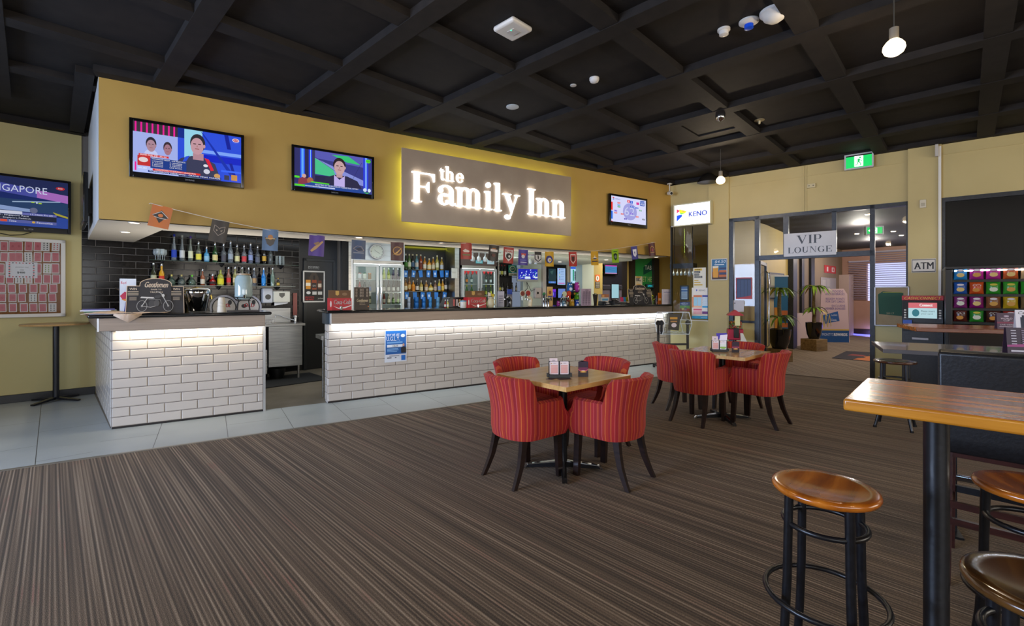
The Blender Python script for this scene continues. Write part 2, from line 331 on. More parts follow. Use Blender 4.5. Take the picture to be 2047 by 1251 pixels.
def dup(t, loc, rz=None, label=None, group=None):
    n = t.copy(); C.objects.link(n); n.location = loc
    if rz is not None: n.rotation_euler = (0, 0, rz)
    if label: n['label'] = label
    if group: n['group'] = group
    for ch in list(t.children):
        c = ch.copy(); C.objects.link(c); c.parent = n
        for g in list(ch.children): d = g.copy(); C.objects.link(d); d.parent = c
    return n
def rect(pl, x0, x1, xc, yt, yb, off=0):   # a rectangle on a plane: centre point, width, bottom z, top z
    a = W(x0, HY, pl=pl, off=off); b = W(x1, HY, pl=pl, off=off); t = W(xc, yt, pl=pl, off=off); u = W(xc, yb, pl=pl, off=off)
    c = (a + b) / 2; return Vector((c.x, c.y, (t.z + u.z) / 2)), (b - a).length, t.z - u.z
# ------------------------------------------------------------------ the room
def tile_floor_mat(name, rot, c1, c2, w_=0.6, h_=0.6, off=0.5, loc=(0, 0, 0)):
    m = noisy(name, c1, c2, (1.1, 1.1, 1.1), 0.36, rr=0.02, bump=0.01); nt = m.node_tree; N = nt.nodes.new; L = nt.links.new; b = nt.nodes['Principled BSDF']
    src = b.inputs['Base Color'].links[0].from_socket; tc = N('ShaderNodeTexCoord'); mp = N('ShaderNodeMapping'); mp.inputs['Rotation'].default_value = (0, 0, rot); mp.inputs['Location'].default_value = loc
    br = N('ShaderNodeTexBrick'); br.offset = off; br.inputs['Scale'].default_value = 1; br.inputs['Brick Width'].default_value = w_; br.inputs['Row Height'].default_value = h_; br.inputs['Mortar Size'].default_value = 0.0028
    L(tc.outputs['Object'], mp.inputs[0]); L(mp.outputs[0], br.inputs['Vector'])
    mx = N('ShaderNodeMixRGB'); mx.inputs[2].default_value = lin('#3E4040'); L(br.outputs['Fac'], mx.inputs[0]); L(src, mx.inputs[1]); L(mx.outputs[0], b.inputs['Base Color'])
    return m
M_FTILE = tile_floor_mat('grey_porcelain_tiles', R(90), '#9FA6A6', '#AEB4B3', 1.15, 0.575, loc=(0.0, 0.43, 0))
M_FTILE2 = tile_floor_mat('grey_porcelain_tiles_left', R(78.35), '#9FA6A6', '#AEB4B3', 1.15, 0.575, loc=(0.3, 0.1, 0))
M_BARFL = noisy('bar_floor_vinyl', '#6A6254', '#80776A', (2, 2, 2), 0.5)
ST = 'structure'
wallx = lambda Y: 7.74 + (6.12 - Y) / 0.958 * 0.2867
MB(M_CARPET).prism([(-5, -5), (wallx(-5), -5), (wallx(5.22), 5.22), (-5, 5.22)], -0.08, 0, plane='xy').build('floor', kind=ST, smooth=0)
MB(M_FTILE).prism([(-0.86, 5.22), (wallx(5.22), 5.22), (wallx(6.26), 6.26), (-0.86, 6.26)], -0.08, 0, plane='xy').build('floor', kind=ST, smooth=0)
MB(M_FTILE2).prism([(-5, 5.22), (-0.86, 5.22), (-0.86, 6.26), (-1.36, 8.62), (-5, 8.62)], -0.08, 0, plane='xy').build('floor', kind=ST, smooth=0)
MB(M_BARFL).prism([(-0.86, 6.26), (wallx(6.26), 6.26), (8.12, 5.1), (10.1, 5.52), (13, 6.33), (13, 9.9), (-1.36, 9.9), (-1.36, 8.62)], -0.08, 0, plane='xy').build('floor', kind=ST, smooth=0)
MB(M_CARPET2).prism([(8.0, 5.06), (wallx(-5), -5), (20, -5), (20, 9), (13, 9), (13, 6.33), (10.1, 5.52), (8.12, 5.1)], -0.08, 0, plane='xy').build('floor', kind=ST, smooth=0)
MB(mat('#9A958A', 0.35, 0.7)).b2(-5, wallx(5.22) - 0.02, 5.2, 5.226, 0.0, 0.007).build('trim_1', kind=ST, smooth=0)
# coffered black ceiling, its grid turned 13 degrees to the bar
mb = MB(M_CEIL); mb.b2(-6, 12, -6, 9.5, 3.60, 3.68)
mb.M = Matrix.Rotation(R(13), 4, 'Z')
for k in range(-5, 7): mb.b2(-6.5, 12.5, -0.19 + 1.13 * k - 0.085, -0.19 + 1.13 * k + 0.085, 3.535, 3.61)
for k in range(-7, 9): mb.b2(2.15 + 1.19 * k - 0.085, 2.15 + 1.19 * k + 0.085, -7, 7.6, 3.53, 3.61)
mb.M = Matrix.Identity(4)
mb.b2(-0.95, 7.74, 5.99, 6.13, 3.532, 3.61); mb.M = Matrix.Translation((7.74, 6.12, 0)) @ Matrix.Rotation(RWT, 4, 'Z'); mb.b2(0, 11, -0.1, -0.002, 3.532, 3.61)
mb.M = Matrix.Translation((-1.34, 8.58, 0)) @ Matrix.Rotation(R(11.6), 4, 'Z'); mb.b2(-4, -0.1, -0.16, -0.002, 3.532, 3.61)
mb.M = Matrix.Translation((-0.93, 6.134, 0)) @ Matrix.Rotation(R(101.6), 4, 'Z'); mb.b2(0, 2.35, 0.03, 0.17, 3.532, 3.61)
mb.M = Matrix.Identity(4)
mb.build('ceiling', kind=ST, smooth=0)
# wall behind, khaki part and black tiled part
BP = Vector((-1.34, 8.58, 0)); BD = Vector((cos(R(11.6)), sin(R(11.6)), 0))
def bu(x): return (W(x, HY, pl=BACK) - BP).dot(BD)
uT = bu(163)
MB(M_KHAKI2).b2(-3.6, uT, 0, 0.12, 0, 3.6).build('wall_back', kind=ST, loc=(BP.x, BP.y, 0), rz=R(11.6), smooth=0)
MB(mat('#16181B', 0.3)).b2(-3.6, bu(190), -0.034, -0.001, 0, 0.1).build('baseboard_back', kind=ST, loc=(BP.x, BP.y, 0), rz=R(11.6), bev=0.004, smooth=0)
def tiles(mb, x0, x1, z0, z1, tw, th, y, mt, mg, off=0.0, dep=0.008, bv=0.007, g=0.002):
    mb.b2(x0, x1, y - 0.001, y + 0.02, z0, z1, mg); r = 0; z = z0
    while z < z1 - 0.01:
        zt = min(z + th, z1); xs = [x0]; x = x0 + (tw / 2 if (r % 2) else tw) + off
        while x < x1 - 0.01: xs.append(x); x += tw
        xs.append(x1)
        for a, b in zip(xs, xs[1:]):
            A, B, c, d = a + g, b - g, z + g, zt - g; v = bv
            if B - A < 3 * v or d - c < 3 * v: v = 0.001
            mb.add([(A, y, c), (B, y, c), (B, y, d), (A, y, d), (A + v, y - dep, c + v), (B - v, y - dep, c + v), (B - v, y - dep, d - v), (A + v, y - dep, d - v)],
                   [(4, 5, 6, 7), (0, 1, 5, 4), (1, 2, 6, 5), (2, 3, 7, 6), (3, 0, 4, 7)], mt)
        z += th; r += 1
mb = MB(); mb.b2(uT, 3.75, 0.015, 0.12, 0, 3.6, M_GROUTB); tiles(mb, uT, bu(598), 0.0, 2.5, 0.29, 0.097, 0.0, M_TILEB, M_GROUTB, dep=0.005, bv=0.005)
mb.b2(bu(598), bu(674), -0.001, 0.02, 0, 2.6, M_BLACKM)
mb.b2(uT - .01, bu(240), -0.014, 0.0, 0, 1.15, M_KHAKI2)
mb.build('wall_back', kind=ST, loc=(BP.x, BP.y, 0), rz=R(11.6), smooth=0)
# walls the camera does not see, with their windows
M_RW = noisy('warm_cream_paint', '#B9A878', '#C2B182', (1, 1, 1), 0.6)
MB(M_RW).b2(-5.12, -5, -5, 8.0, 0, 3.6).build('wall_left', kind=ST, smooth=0)
MB(M_RW).b2(-5, 11.2, -5.12, -5, 0, 3.6).build('wall_front', kind=ST, smooth=0)
for i, (c, d) in enumerate([((-4.95, 3.2, 1.75), (0.08, 5.3, 2.1)), ((-1.0, -4.95, 1.75), (6.8, 0.08, 2.2)), ((7.0, -4.95, 1.75), (5.3, 0.08, 2.2))]):
    m_ = MB(M_FRAME); lx = d[0] > d[1]; L_ = max(d[0], d[1])
    for t in (-0.5, -0.166, 0.166, 0.5):
        m_.box((c[0] + (t * L_ if lx else 0), c[1] + (0 if lx else t * L_), c[2]), (0.08, 0.08, d[2]))
    for zz in (-0.5, 0.5): m_.box((c[0], c[1], c[2] + zz * d[2]), (d[0] + .08 if lx else 0.08, 0.08 if lx else d[1] + .08, 0.08))
    m_.build('window_%d' % (i + 1), kind=ST, smooth=0)
# bulkhead over the bar with its pale left end and soffit
bl = W(165, 480, pl=BACK)
mb = MB(M_OCHRE); mb.b2(-0.93, 7.76, 6.134, 6.2, 2.125, 3.6)
mb.build('wall_bulkhead', kind=ST, smooth=0)
M_PALE = noisy('pale_grey_paint', '#B9BCBC', '#C4C6C5', (2, 2, 2), 0.5)
MB(M_PALE).prism([(-0.932, 6.134), (-0.86, 6.2), (-1.34, 8.58), (-1.41, 8.575)], 2.132, 3.6, plane='xy').build('wall_bulkhead_end', kind=ST, smooth=0)
mb = MB(M_SOFF); mb.prism([(-0.93, 6.136), (7.76, 6.136), (7.76, 6.8), (-0.465, 6.8), (-0.93, 8.66), (-1.41, 8.56)], 2.125, 2.20, plane='xy')
mb.b2(-0.47, 7.8, 6.8, 6.86, 2.125, 2.40)
mb.prism([(-0.98, 6.8), (7.79, 6.8), (7.79, 10), (-1.2, 10), (-1.2, 8.7), (-1.38, 8.66)], 2.40, 2.46, plane='xy')
mb.b2(5.2, 7.79, 7.2, 9.9, 2.10, 2.4, mat('#CDD2C2', 0.5)); mb.b2(4.45, 5.2, 7.2, 7.6, 2.10, 2.4, mat('#C4D4C8', 0.5))
mb.build('ceiling_bar', kind=ST, smooth=0)
MB(M_SOFF).b2(7.77, 7.8, 6.14, 9.9, 2.38, 2.96).prism([(7.76, 6.136), (8.12, 5.12), (10.1, 5.52), (13, 6.33), (13, 10), (7.76, 10)], 2.9, 2.96, plane='xy').build('ceiling_bar', kind=ST, smooth=0)
# right wall (local frame: +x runs towards the camera along the wall, -y faces the room)
RP = Vector((7.74, 6.12, 0)); RD = Vector((cos(RWT), sin(RWT), 0))
def S(x): return (W(x, HY, pl=RW) - RP).dot(RD)
def RZ(x, y): return W(x, y, pl=RW).z
def rw_build(mb, name, off=0.0, **k): return mb.build(name, loc=(RP.x, RP.y, 0), rz=RWT, **k)
s1417, s1458, s1815, s1882 = S(1417), S(1458), S(1815), S(1882)
zk0, zk1 = RZ(1385, 640), RZ(1385, 448)
mb = MB(M_KHAKI)
mb.b2(-0.02, s1417, 0, 0.13, zk1, 3.6); mb.b2(-0.02, s1417, 0, 0.13, 0, zk0, M_KHAKI2); mb.b2(s1417, s1458, -0.04, 0.13, 0, 3.6)
mb.b2(s1458, s1815, 0, 0.13, 2.76, 3.6); mb.b2(s1815, s1882, -0.04, 0.13, 0, 3.6)
mb.b2(s1882, 11.8, 0, 0.13, 2.76, 3.6); mb.b2(s1882, 11.8, 0.03, 0.13, 0, 2.76, mat('#08090B', 0.32, spec=0.2))
rw_build(mb, 'wall_right', kind=ST, smooth=0)
mb = MB(M_FRAME); mb.b2(s1882, 11.8, -0.01, 0.05, 2.70, 2.76); mb.b2(s1882, s1882 + 0.04, -0.01, 0.05, 0, 2.70)
rw_build(mb, 'trim_2', kind=ST, smooth=0)
mb = MB(M_KHAKI); zb = RZ(2047, 285)
mb.b2(s1458 - 0.02, s1815 - 0.02, -0.012, 0.0, RZ(1600, 353) - 0.01, RZ(1600, 353) + 0.01); mb.b2(s1882 + 0.02, 11.8, -0.012, 0, zb - 0.01, zb + 0.01)
for x in (1607, 1612): mb.b2(S(x) - 0.008, S(x) + 0.008, -0.012, 0, 2.76, 3.53)
rw_build(mb, 'trim_3', kind=ST, smooth=0)
mb = MB(M_WHITE); mb.b2(s1882 - 0.035, s1882 - 0.005, -0.065, -0.04, 0, 3.5); rw_build(mb, 'trim_4', kind=ST, smooth=0)
# glazed screen to the lounge: frame, panes, lower cream panels
zt = RZ(1600, 513)
mb = MB(M_FRAME)
def mul(a, b, z0, z1, y0=-0.02, y1=0.08): mb.b2(S(a), S(b), y0, y1, z0, z1)
mul(1458, 1466, 0, 2.76); mul(1509, 1518, 0, 2.76); mul(1739, 1749, 0, 2.76); mul(1811, 1815.5, 0, 2.76)
mul(1566, 1576, zt, 2.72); mul(1663, 1672, zt, 2.72); mb.b2(s1458, s1815, -0.02, 0.08, 2.70, 2.76); mb.b2(S(1510), S(1748), -0.02, 0.08, zt - 0.03, zt + 0.05)
zl, zr = RZ(1490, 643), RZ(1780, 646)
mb.b2(S(1463), S(1512), -0.01, 0.06, zl - 0.02, zl + 0.02); mb.b2(S(1746), S(1814), -0.01, 0.06, zr - 0.02, zr + 0.02)
mb.b2(S(1466), S(1509), 0.0, 0.05, 0, zl, M_KHAKI2); mb.b2(S(1749), S(1811), 0.0, 0.05, 0, zr, M_KHAKI2)
wf = rw_build(mb, 'window_4', kind=ST, smooth=0)
mb = MB(M_PANE)
for a, b, z0, z1 in ((1466, 1509, zl, 2.7), (1518, 1566, zt, 2.7), (1576, 1663, zt, 2.7), (1672, 1739, zt, 2.7), (1749, 1811, zr, 2.7)): mb.add([(S(a), 0.03, z0), (S(b), 0.03, z0), (S(b), 0.03, z1), (S(a), 0.03, z1)], [(0, 1, 2, 3)])
mb.build('pane', parent=wf)
mb = MB(M_FRAME); mb.b2(-0.02, 0.0, -0.01, 0.08, zk0, zk1); mb.b2(s1417 - 0.02, s1417, -0.01, 0.08, zk0, zk1); mb.b2(0, s1417, -0.01, 0.08, zk0 - 0.01, zk0 + 0.01, M_WHITE); mb.b2(0, s1417, -0.01, 0.08, zk1 - 0.02, zk1, M_WHITE)
wf = rw_build(mb, 'window_5', kind=ST, smooth=0)
MB(M_PANE).add([(0, 0.03, zk0), (s1417, 0.03, zk0), (s1417, 0.03, zk1), (0, 0.03, zk1)], [(0, 1, 2, 3)]).build('pane', parent=wf)
# open glass door leaf standing in the doorway
t = thing('glass_door', 'open clear glass door leaf with chrome pull bar in the lounge doorway', 'door', RP + RD * S(1518) + Vector((0, 0, 0)), R(22))
t['kind'] = ST; del t['label']; del t['category']; t.name = 'door_1'
MB(M_FRAME).b2(0.0, 0.05, -0.02, 0.02, 0.01, zt - 0.04).b2(0.8, 0.86, -0.02, 0.02, 0.01, zt - 0.04).b2(0, 0.86, -0.02, 0.02, 0.01, 0.1).b2(0, 0.86, -0.02, 0.02, zt - 0.1, zt - 0.04).build('door_frame', parent=t, smooth=0)
MB(M_PANE).add([(0.05, 0, 0.1), (0.8, 0, 0.1), (0.8, 0, zt - 0.1), (0.05, 0, zt - 0.1)], [(0, 1, 2, 3)]).build('pane', parent=t)
MB(M_CHROME).tube([(0.72, -0.02, 0.35), (0.72, -0.07, 0.4), (0.72, -0.07, 1.75), (0.72, -0.02, 1.8)], 0.014).build('door_handle', parent=t)
# rooms beyond: alcove behind the bar and the lounge
M_BEIGE = noisy('beige_gold_paint', '#B29A55', '#BBA35E', (1, 1, 1), 0.55)
mb = MB(M_BEIGE); mb.b2(7.0, 13, 9.6, 9.7, 0, 2.95); mb.b2(12.9, 13, 6.36, 9.6, 0, 2.95)
mb.build('wall_alcove', kind=ST, smooth=0)
M_MINT = noisy('mint_white_paint', '#C6D2C6', '#CFDACD', (1, 1, 1), 0.5)
MB(M_BLACKM).b2(2.0, 6.0, 9.3, 9.4, 0, 2.42).build('wall_service', kind=ST, smooth=0)
MB(M_MINT).b2(W(1045, 500, pl=BW).x, 7.0, 9.28, 9.4, 0, 2.42).build('wall_service', kind=ST, smooth=0)
x = W(1164, 500, Y=8.9).x; x2 = W(1187, 500, Y=8.9).x
MB(M_MINT).b2(x, x2, 8.9, 9.3, 0, 2.42).build('wall_pier', kind=ST, smooth=0)
MB(M_BEIGE).b2(x2, x2 + 0.32, 8.92, 9.3, 0, 2.42).build('wall_pier', kind=ST, smooth=0)
M_LOUNGE = noisy('lounge_brown_paint', '#85725A', '#907C62', (1, 1, 1), 0.6); M_PINK = noisy('dusky_pink_paint', '#B38A78', '#BF9684', (1, 1, 1), 0.6)
LP = [(8.08, 5.09), (10.1, 5.5), (12.7, 6.25), (14.9, 6.75), (18.0, 7.25)]
for (a, b), (mt, h) in zip(zip(LP, LP[1:]), ((M_BEIGE, 2.9), (M_BEIGE, 2.9), (M_LOUNGE, 2.9), (M_LOUNGE, 2.9))):
    n = Vector((-(b[1] - a[1]), b[0] - a[0])).normalized() * 0.1
    MB(mt).prism([a, b, (b[0] + n.x, b[1] + n.y), (a[0] + n.x, a[1] + n.y)], 0, h, plane='xy').build('wall_lounge_left', kind=ST, smooth=0)
MB(M_PINK).b2(18, 18.1, 2, 8.2, 0, 1.15).b2(18, 18.1, -5, 2, 0, 1.0).b2(18, 18.1, -5, 8.2, 2.35, 2.9).b2(18, 18.1, 6.55, 8.2, 1.15, 2.35).build('wall_lounge_far', kind=ST, smooth=0)
MB(mat('#2A1A22', 0.5)).b2(17.97, 18, -5, 7.2, 0, 0.22).build('baseboard_lounge', kind=ST, smooth=0)
MB(mat('#1D171A', 0.7)).prism([(8.1, 5.06), (wallx(-5) + 0.13, -5), (18.1, -5), (18.1, 8.3), (10.1, 5.8)], 2.86, 2.93, plane='xy').build('ceiling_lounge', kind=ST, smooth=0)
MB(M_LOUNGE).b2(11.2, 18, -5.1, -5, 0, 2.9).build('wall_lounge_near', kind=ST, smooth=0)
# ------------------------------------------------------------------ bar counter
def tiled_front(x0, x1, z1, **k):
    mb = MB(); tiles(mb, x0, x1, 0.02, z1, 0.2905, 0.0975, 0.0, M_TILEW, M_GROUT, bv=0.008, dep=0.006, g=0.0013); return mb
XL, XG0, XG1, XR = -0.841, 0.536, 1.248, 7.9
def bar_unit(name, x0, x1, label, left_end, rt):
    t = thing(name, label, 'bar counter', (0, 6.206, 0))
    if left_end:
        b = MB(mat('#C8C2BA', 0.5)).prism([(x0, 0.012), (x1 - 0.01, 0.012), (x1 - 0.01, 0.16), (x0 + 0.1, 0.16), (x0 - 0.47, 2.4), (x0 - 0.49, 2.4)], 0.0, 1.136, plane='xy').build('body', t, smooth=0)
        m = MB(); m.M = Matrix.Translation((x0, 0.0, 0)) @ Matrix.Rotation(R(101.6), 4, 'Z') @ Matrix.Translation((0, 0, 0))
        m.M = Matrix.Translation((x0 - 0.49 - 0.004, 2.4, 0)) @ Matrix.Rotation(R(-78.4), 4, 'Z')
        tiles(m, 0, 2.445, 0.02, 1.0, 0.2905, 0.0975, 0.0, M_TILEW, M_GROUT, bv=0.008, dep=0.006, g=0.0013); m.build('tiled_side', t, smooth=0)
        MB(M_ALU).b2(x1 - 0.012, x1 + 0.012, -0.012, 0.16, 0, 1.0).build('end_trim', t, smooth=0)
    else:
        MB(mat('#C8C2BA', 0.5)).b2(x0, x1, 0.012, 0.16, 0, 1.136).build('body', t, smooth=0)
        m = MB(); m.M = Matrix.Translation((x0, 0.17, 0)) @ Matrix.Rotation(R(-90), 4, 'Z'); tiles(m, 0, 0.17, 0.02, 1.0, 0.2905, 0.0975, 0.0, M_TILEW, M_GROUT, bv=0.008, g=0.002); m.build('tiled_side', t, smooth=0)
    tiled_front(x0, min(x1 - (0.012 if left_end else 0), 7.7), 1.0).build('tiled_front', t, smooth=0)
    MB(mat('#1B1410', 0.6)).b2(x0, min(x1, 7.7), -0.004, 0.012, 0, 0.02).build('plinth', t, smooth=0)
    fx0, fx1 = (-0.925, 0.536) if left_end else (XG1 + 0.02, 7.74)
    m = MB(M_FASC)
    if left_end:
        m.prism([(fx0, -0.1), (fx1, -0.1), (fx1, 0.012), (fx0 + 0.09, 0.012), (fx0 - 0.40, 2.4), (fx0 - 0.49, 2.4)], 1.004, 1.136, plane='xy')
    else:
        m.b2(fx0, fx1, -0.1, 0.012, 1.004, 1.136)
    m.build('fascia', t, bev=0.004, smooth=0)
    e = fx0 if left_end else fx0
    MB(mat('#C6CAD0', 0.3, 0.6)).b2(e - 0.014, e + 0.001, -0.102, -0.05, 1.002, 1.137).build('end_cap', t, smooth=0)
    if not left_end: MB(mat('#3A4650', 0.4, 0.5)).b2(fx0 - 0.06, fx0 - 0.005, -0.05, 0.16, 1.0, 1.136).build('end_post', t, smooth=0)
    m = MB(M_GRANITE)
    if left_end: m.prism([(-1.0, -0.165), (0.60, -0.165), (0.60, 0.50), (-0.53, 0.50), (-0.90, 2.3), (-1.48, 2.3)], 1.136, 1.172, plane='xy')
    else: m.b2(XG1 - 0.045, 7.66, -0.165, 0.50, 1.136, 1.172)
    m.build('countertop', t, bev=0.016, seg=4, label='black granite top', smooth=30)
    return t
bar_unit('bar_counter', XL, XG0, 'short white-tiled bar counter left of the staff opening, with black granite top', True, 0)
bar_unit('bar_counter', XG1, XR, 'long white-tiled bar counter right of the staff opening, with black granite top', False, 0)
def led(name, x0, x1, label, col, s):
    t = thing(name, label, 'light strip', ((x0 + x1) / 2, 6.15, 0.996)); L_ = (x1 - x0) / 2
    MB(M_ALU).b2(-L_, L_, -0.012, 0.012, 0.0, 0.008).build('channel', t, smooth=0)
    MB(em(col, s)).b2(-L_, L_, -0.009, 0.009, -0.004, 0.0).build('diffuser', t, smooth=0)
led('led_strip', -0.80, 0.52, 'warm glowing strip under the fascia of the short left bar counter', '#FFF0CE', 9)
led('led_strip', 1.28, 7.66, 'cool white glowing strip under the fascia of the long bar counter', '#F0F6F8', 9)
area('bar_strip_light', (-0.14, 6.15, 0.985), (R(25), 0, 0), 1.3, 0.02, 3.5, (1.0, 0.88, 0.66))
area('bar_strip_light', (4.47, 6.15, 0.985), (R(25), 0, 0), 6.3, 0.02, 15, (0.92, 0.97, 1.0))

# poster on the tiles
def flat(name, label, cat, pl, box, items, off=0.004, th=0.004, base='#E8E6E0', frame=None, fw=0.015, f=mat, group=None, part='print', tilt=0, rz=0, gloss=None, sheet='sheet'):
    x0, x1, yt, yb = box; c, w_, h_ = rect(pl, x0, x1, (x0 + x1) / 2, yt, yb, off)
    t = thing(name, label, cat, (c.x, c.y, c.z - h_ / 2), pl[1] + rz, group)
    MB(mat(base, 0.5)).b2(-w_ / 2, w_ / 2, 0, th, 0, h_).build(sheet, t, smooth=0)
    if frame:
        m = MB(frame); a, b = w_ / 2, h_
        m.b2(-a - fw * .3, -a + fw, -0.008, th, 0, b).b2(a - fw, a + fw * .3, -0.008, th, 0, b).b2(-a, a, -0.008, th, -fw * .3, fw).b2(-a, a, -0.008, th, b - fw, b + fw * .3); m.build('frame', t, smooth=0)
    if items: MB(mat(base)).art(items, -w_ / 2, 0, w_, h_, 0.0, f=f).build(part, t, smooth=0)
    if tilt: t.rotation_euler = (R(tilt), 0, pl[1] + rz)
    return t
ugly = [('r', .04, .24, .97, .97, '#1467B8'), ('r', .04, .24, .97, .5, '#11589E'), ('t', 'WHY WE ARE', .08, .80, .66, .88, '#E8F0F8'), ('t', 'U.G.L.Y.', .08, .66, .68, .79, '#F0F5FA'), ('e', .82, .81, .1, .055, '#DDE8F4'),
        ('r', .1, .58, .8, .63, '#6FA4DC'), ('r', .1, .46, .8, .54, '#DCE4EE'), ('t', 'cause', .35, .47, .6, .53, '#333333'), ('r', .1, .40, .6, .42, '#7FB0E0'), ('r', .1, .36, .62, .38, '#7FB0E0'), ('r', .1, .32, .55, .34, '#7FB0E0'),
        ('p', [(.74, .27), (.72, .4), (.76, .46), (.94, .46), (.97, .38), (.96, .27)], '#14141C'), ('e', .845, .52, .045, .045, '#C89880'), ('r', .1, .12, .3, .15, '#555560'), ('r', .45, .12, .52, .15, '#555560'), ('r', .74, .04, .93, .2, '#1467B8'), ('r', .2, .18, .65, .2, '#70707A')]
flat('poster', 'blue and white charity poster taped to the white tiles of the long counter', 'poster', BAR, (769, 813, 659, 723), ugly, off=0.014, base='#D4D8E0')

# ------------------------------------------------------------------ illuminated pub sign
c, sw, sh = rect(BK, 803, 1142, 972, 324, 457, 0.09)
t = thing('pub_sign', 'large grey-brown sign with glowing white letters over the bar', 'sign', (c.x, 6.134, c.z))
MB(noisy('taupe_sign_panel', '#988776', '#A0907E', (3, 3, 3), 0.35)).b2(-sw / 2, sw / 2, -0.09, -0.075, -sh / 2, sh / 2).build('panel', t, bev=0.002, smooth=0)
MB(M_BLACK).b2(-sw / 2 + .2, sw / 2 - .2, -0.075, -0.002, -sh / 2 + .2, sh / 2 - .2).build('mounting_box', t, smooth=0)
LG = em('#C6E070', 34)
MB(LG).b2(-sw / 2 + .09, sw / 2 - .09, -0.074, -0.060, -sh / 2 + 0.08, -sh / 2 + 0.09).b2(-sw / 2 + 0.08, -sw / 2 + 0.09, -0.074, -0.060, -sh / 2 + .09, sh / 2 - .09).b2(sw / 2 - 0.09, sw / 2 - 0.08, -0.074, -0.060, -sh / 2 + .09, sh / 2 - .09).b2(-sw / 2 + .09, sw / 2 - .09, -0.074, -0.060, sh / 2 - 0.09, sh / 2 - 0.08).build('back_light', t, smooth=0)
# bold roman letters, drawn on a 0..1 em, baseline 0
def seg(pts): return ('P', pts)
def arc(cx, cy, rx, ry, a0, a1, wx, wy=None, n=18, wm=None):   # a crescent stroke: thick where the curve runs vertical
    out = []; inn = []
    for i in range(n + 1):
        a = R(a0 + (a1 - a0) * i / n); th = (wy or wx * 0.35) + (wx - (wy or wx * 0.35)) * abs(cos(a)) ** 1.3
        out.append((cx + rx * cos(a), cy + ry * sin(a))); inn.append((cx + (rx - th) * cos(a), cy + (ry - th * 0.9) * sin(a)))
    return [('Q', out, inn)]
def bx(x0, y0, x1, y1): return [('P', [(x0, y0), (x1, y0), (x1, y1), (x0, y1)])]
def srf(x, y, w_=0.14, h_=0.022): return bx(x - w_ / 2, y, x + w_ / 2, y + h_)
def stem(x, y0, y1, w_=0.105, left=False, bot=True, top=False):
    r = bx(x - w_ / 2, y0, x + w_ / 2, y1)
    if bot: r += srf(x, y0, w_ + 0.11)
    if top: r += srf(x, y1 - 0.022, w_ + 0.11)
    if left: r += [('P', [(x - w_ / 2 - .055, y1 - .03), (x - w_ / 2, y1 - .055), (x - w_ / 2 + .01, y1), (x - w_ / 2 - .055, y1 - .008)])]
    return r
def g_n(x, k=1):
    r = stem(x + .09, 0, .46, left=True)
    for i in range(k):
        xx = x + .09 + .235 * i
        r += arc(xx + .125, .33, .165, .145, 0, 150, .105, .05) + stem(xx + .235, 0, .345)
    return r
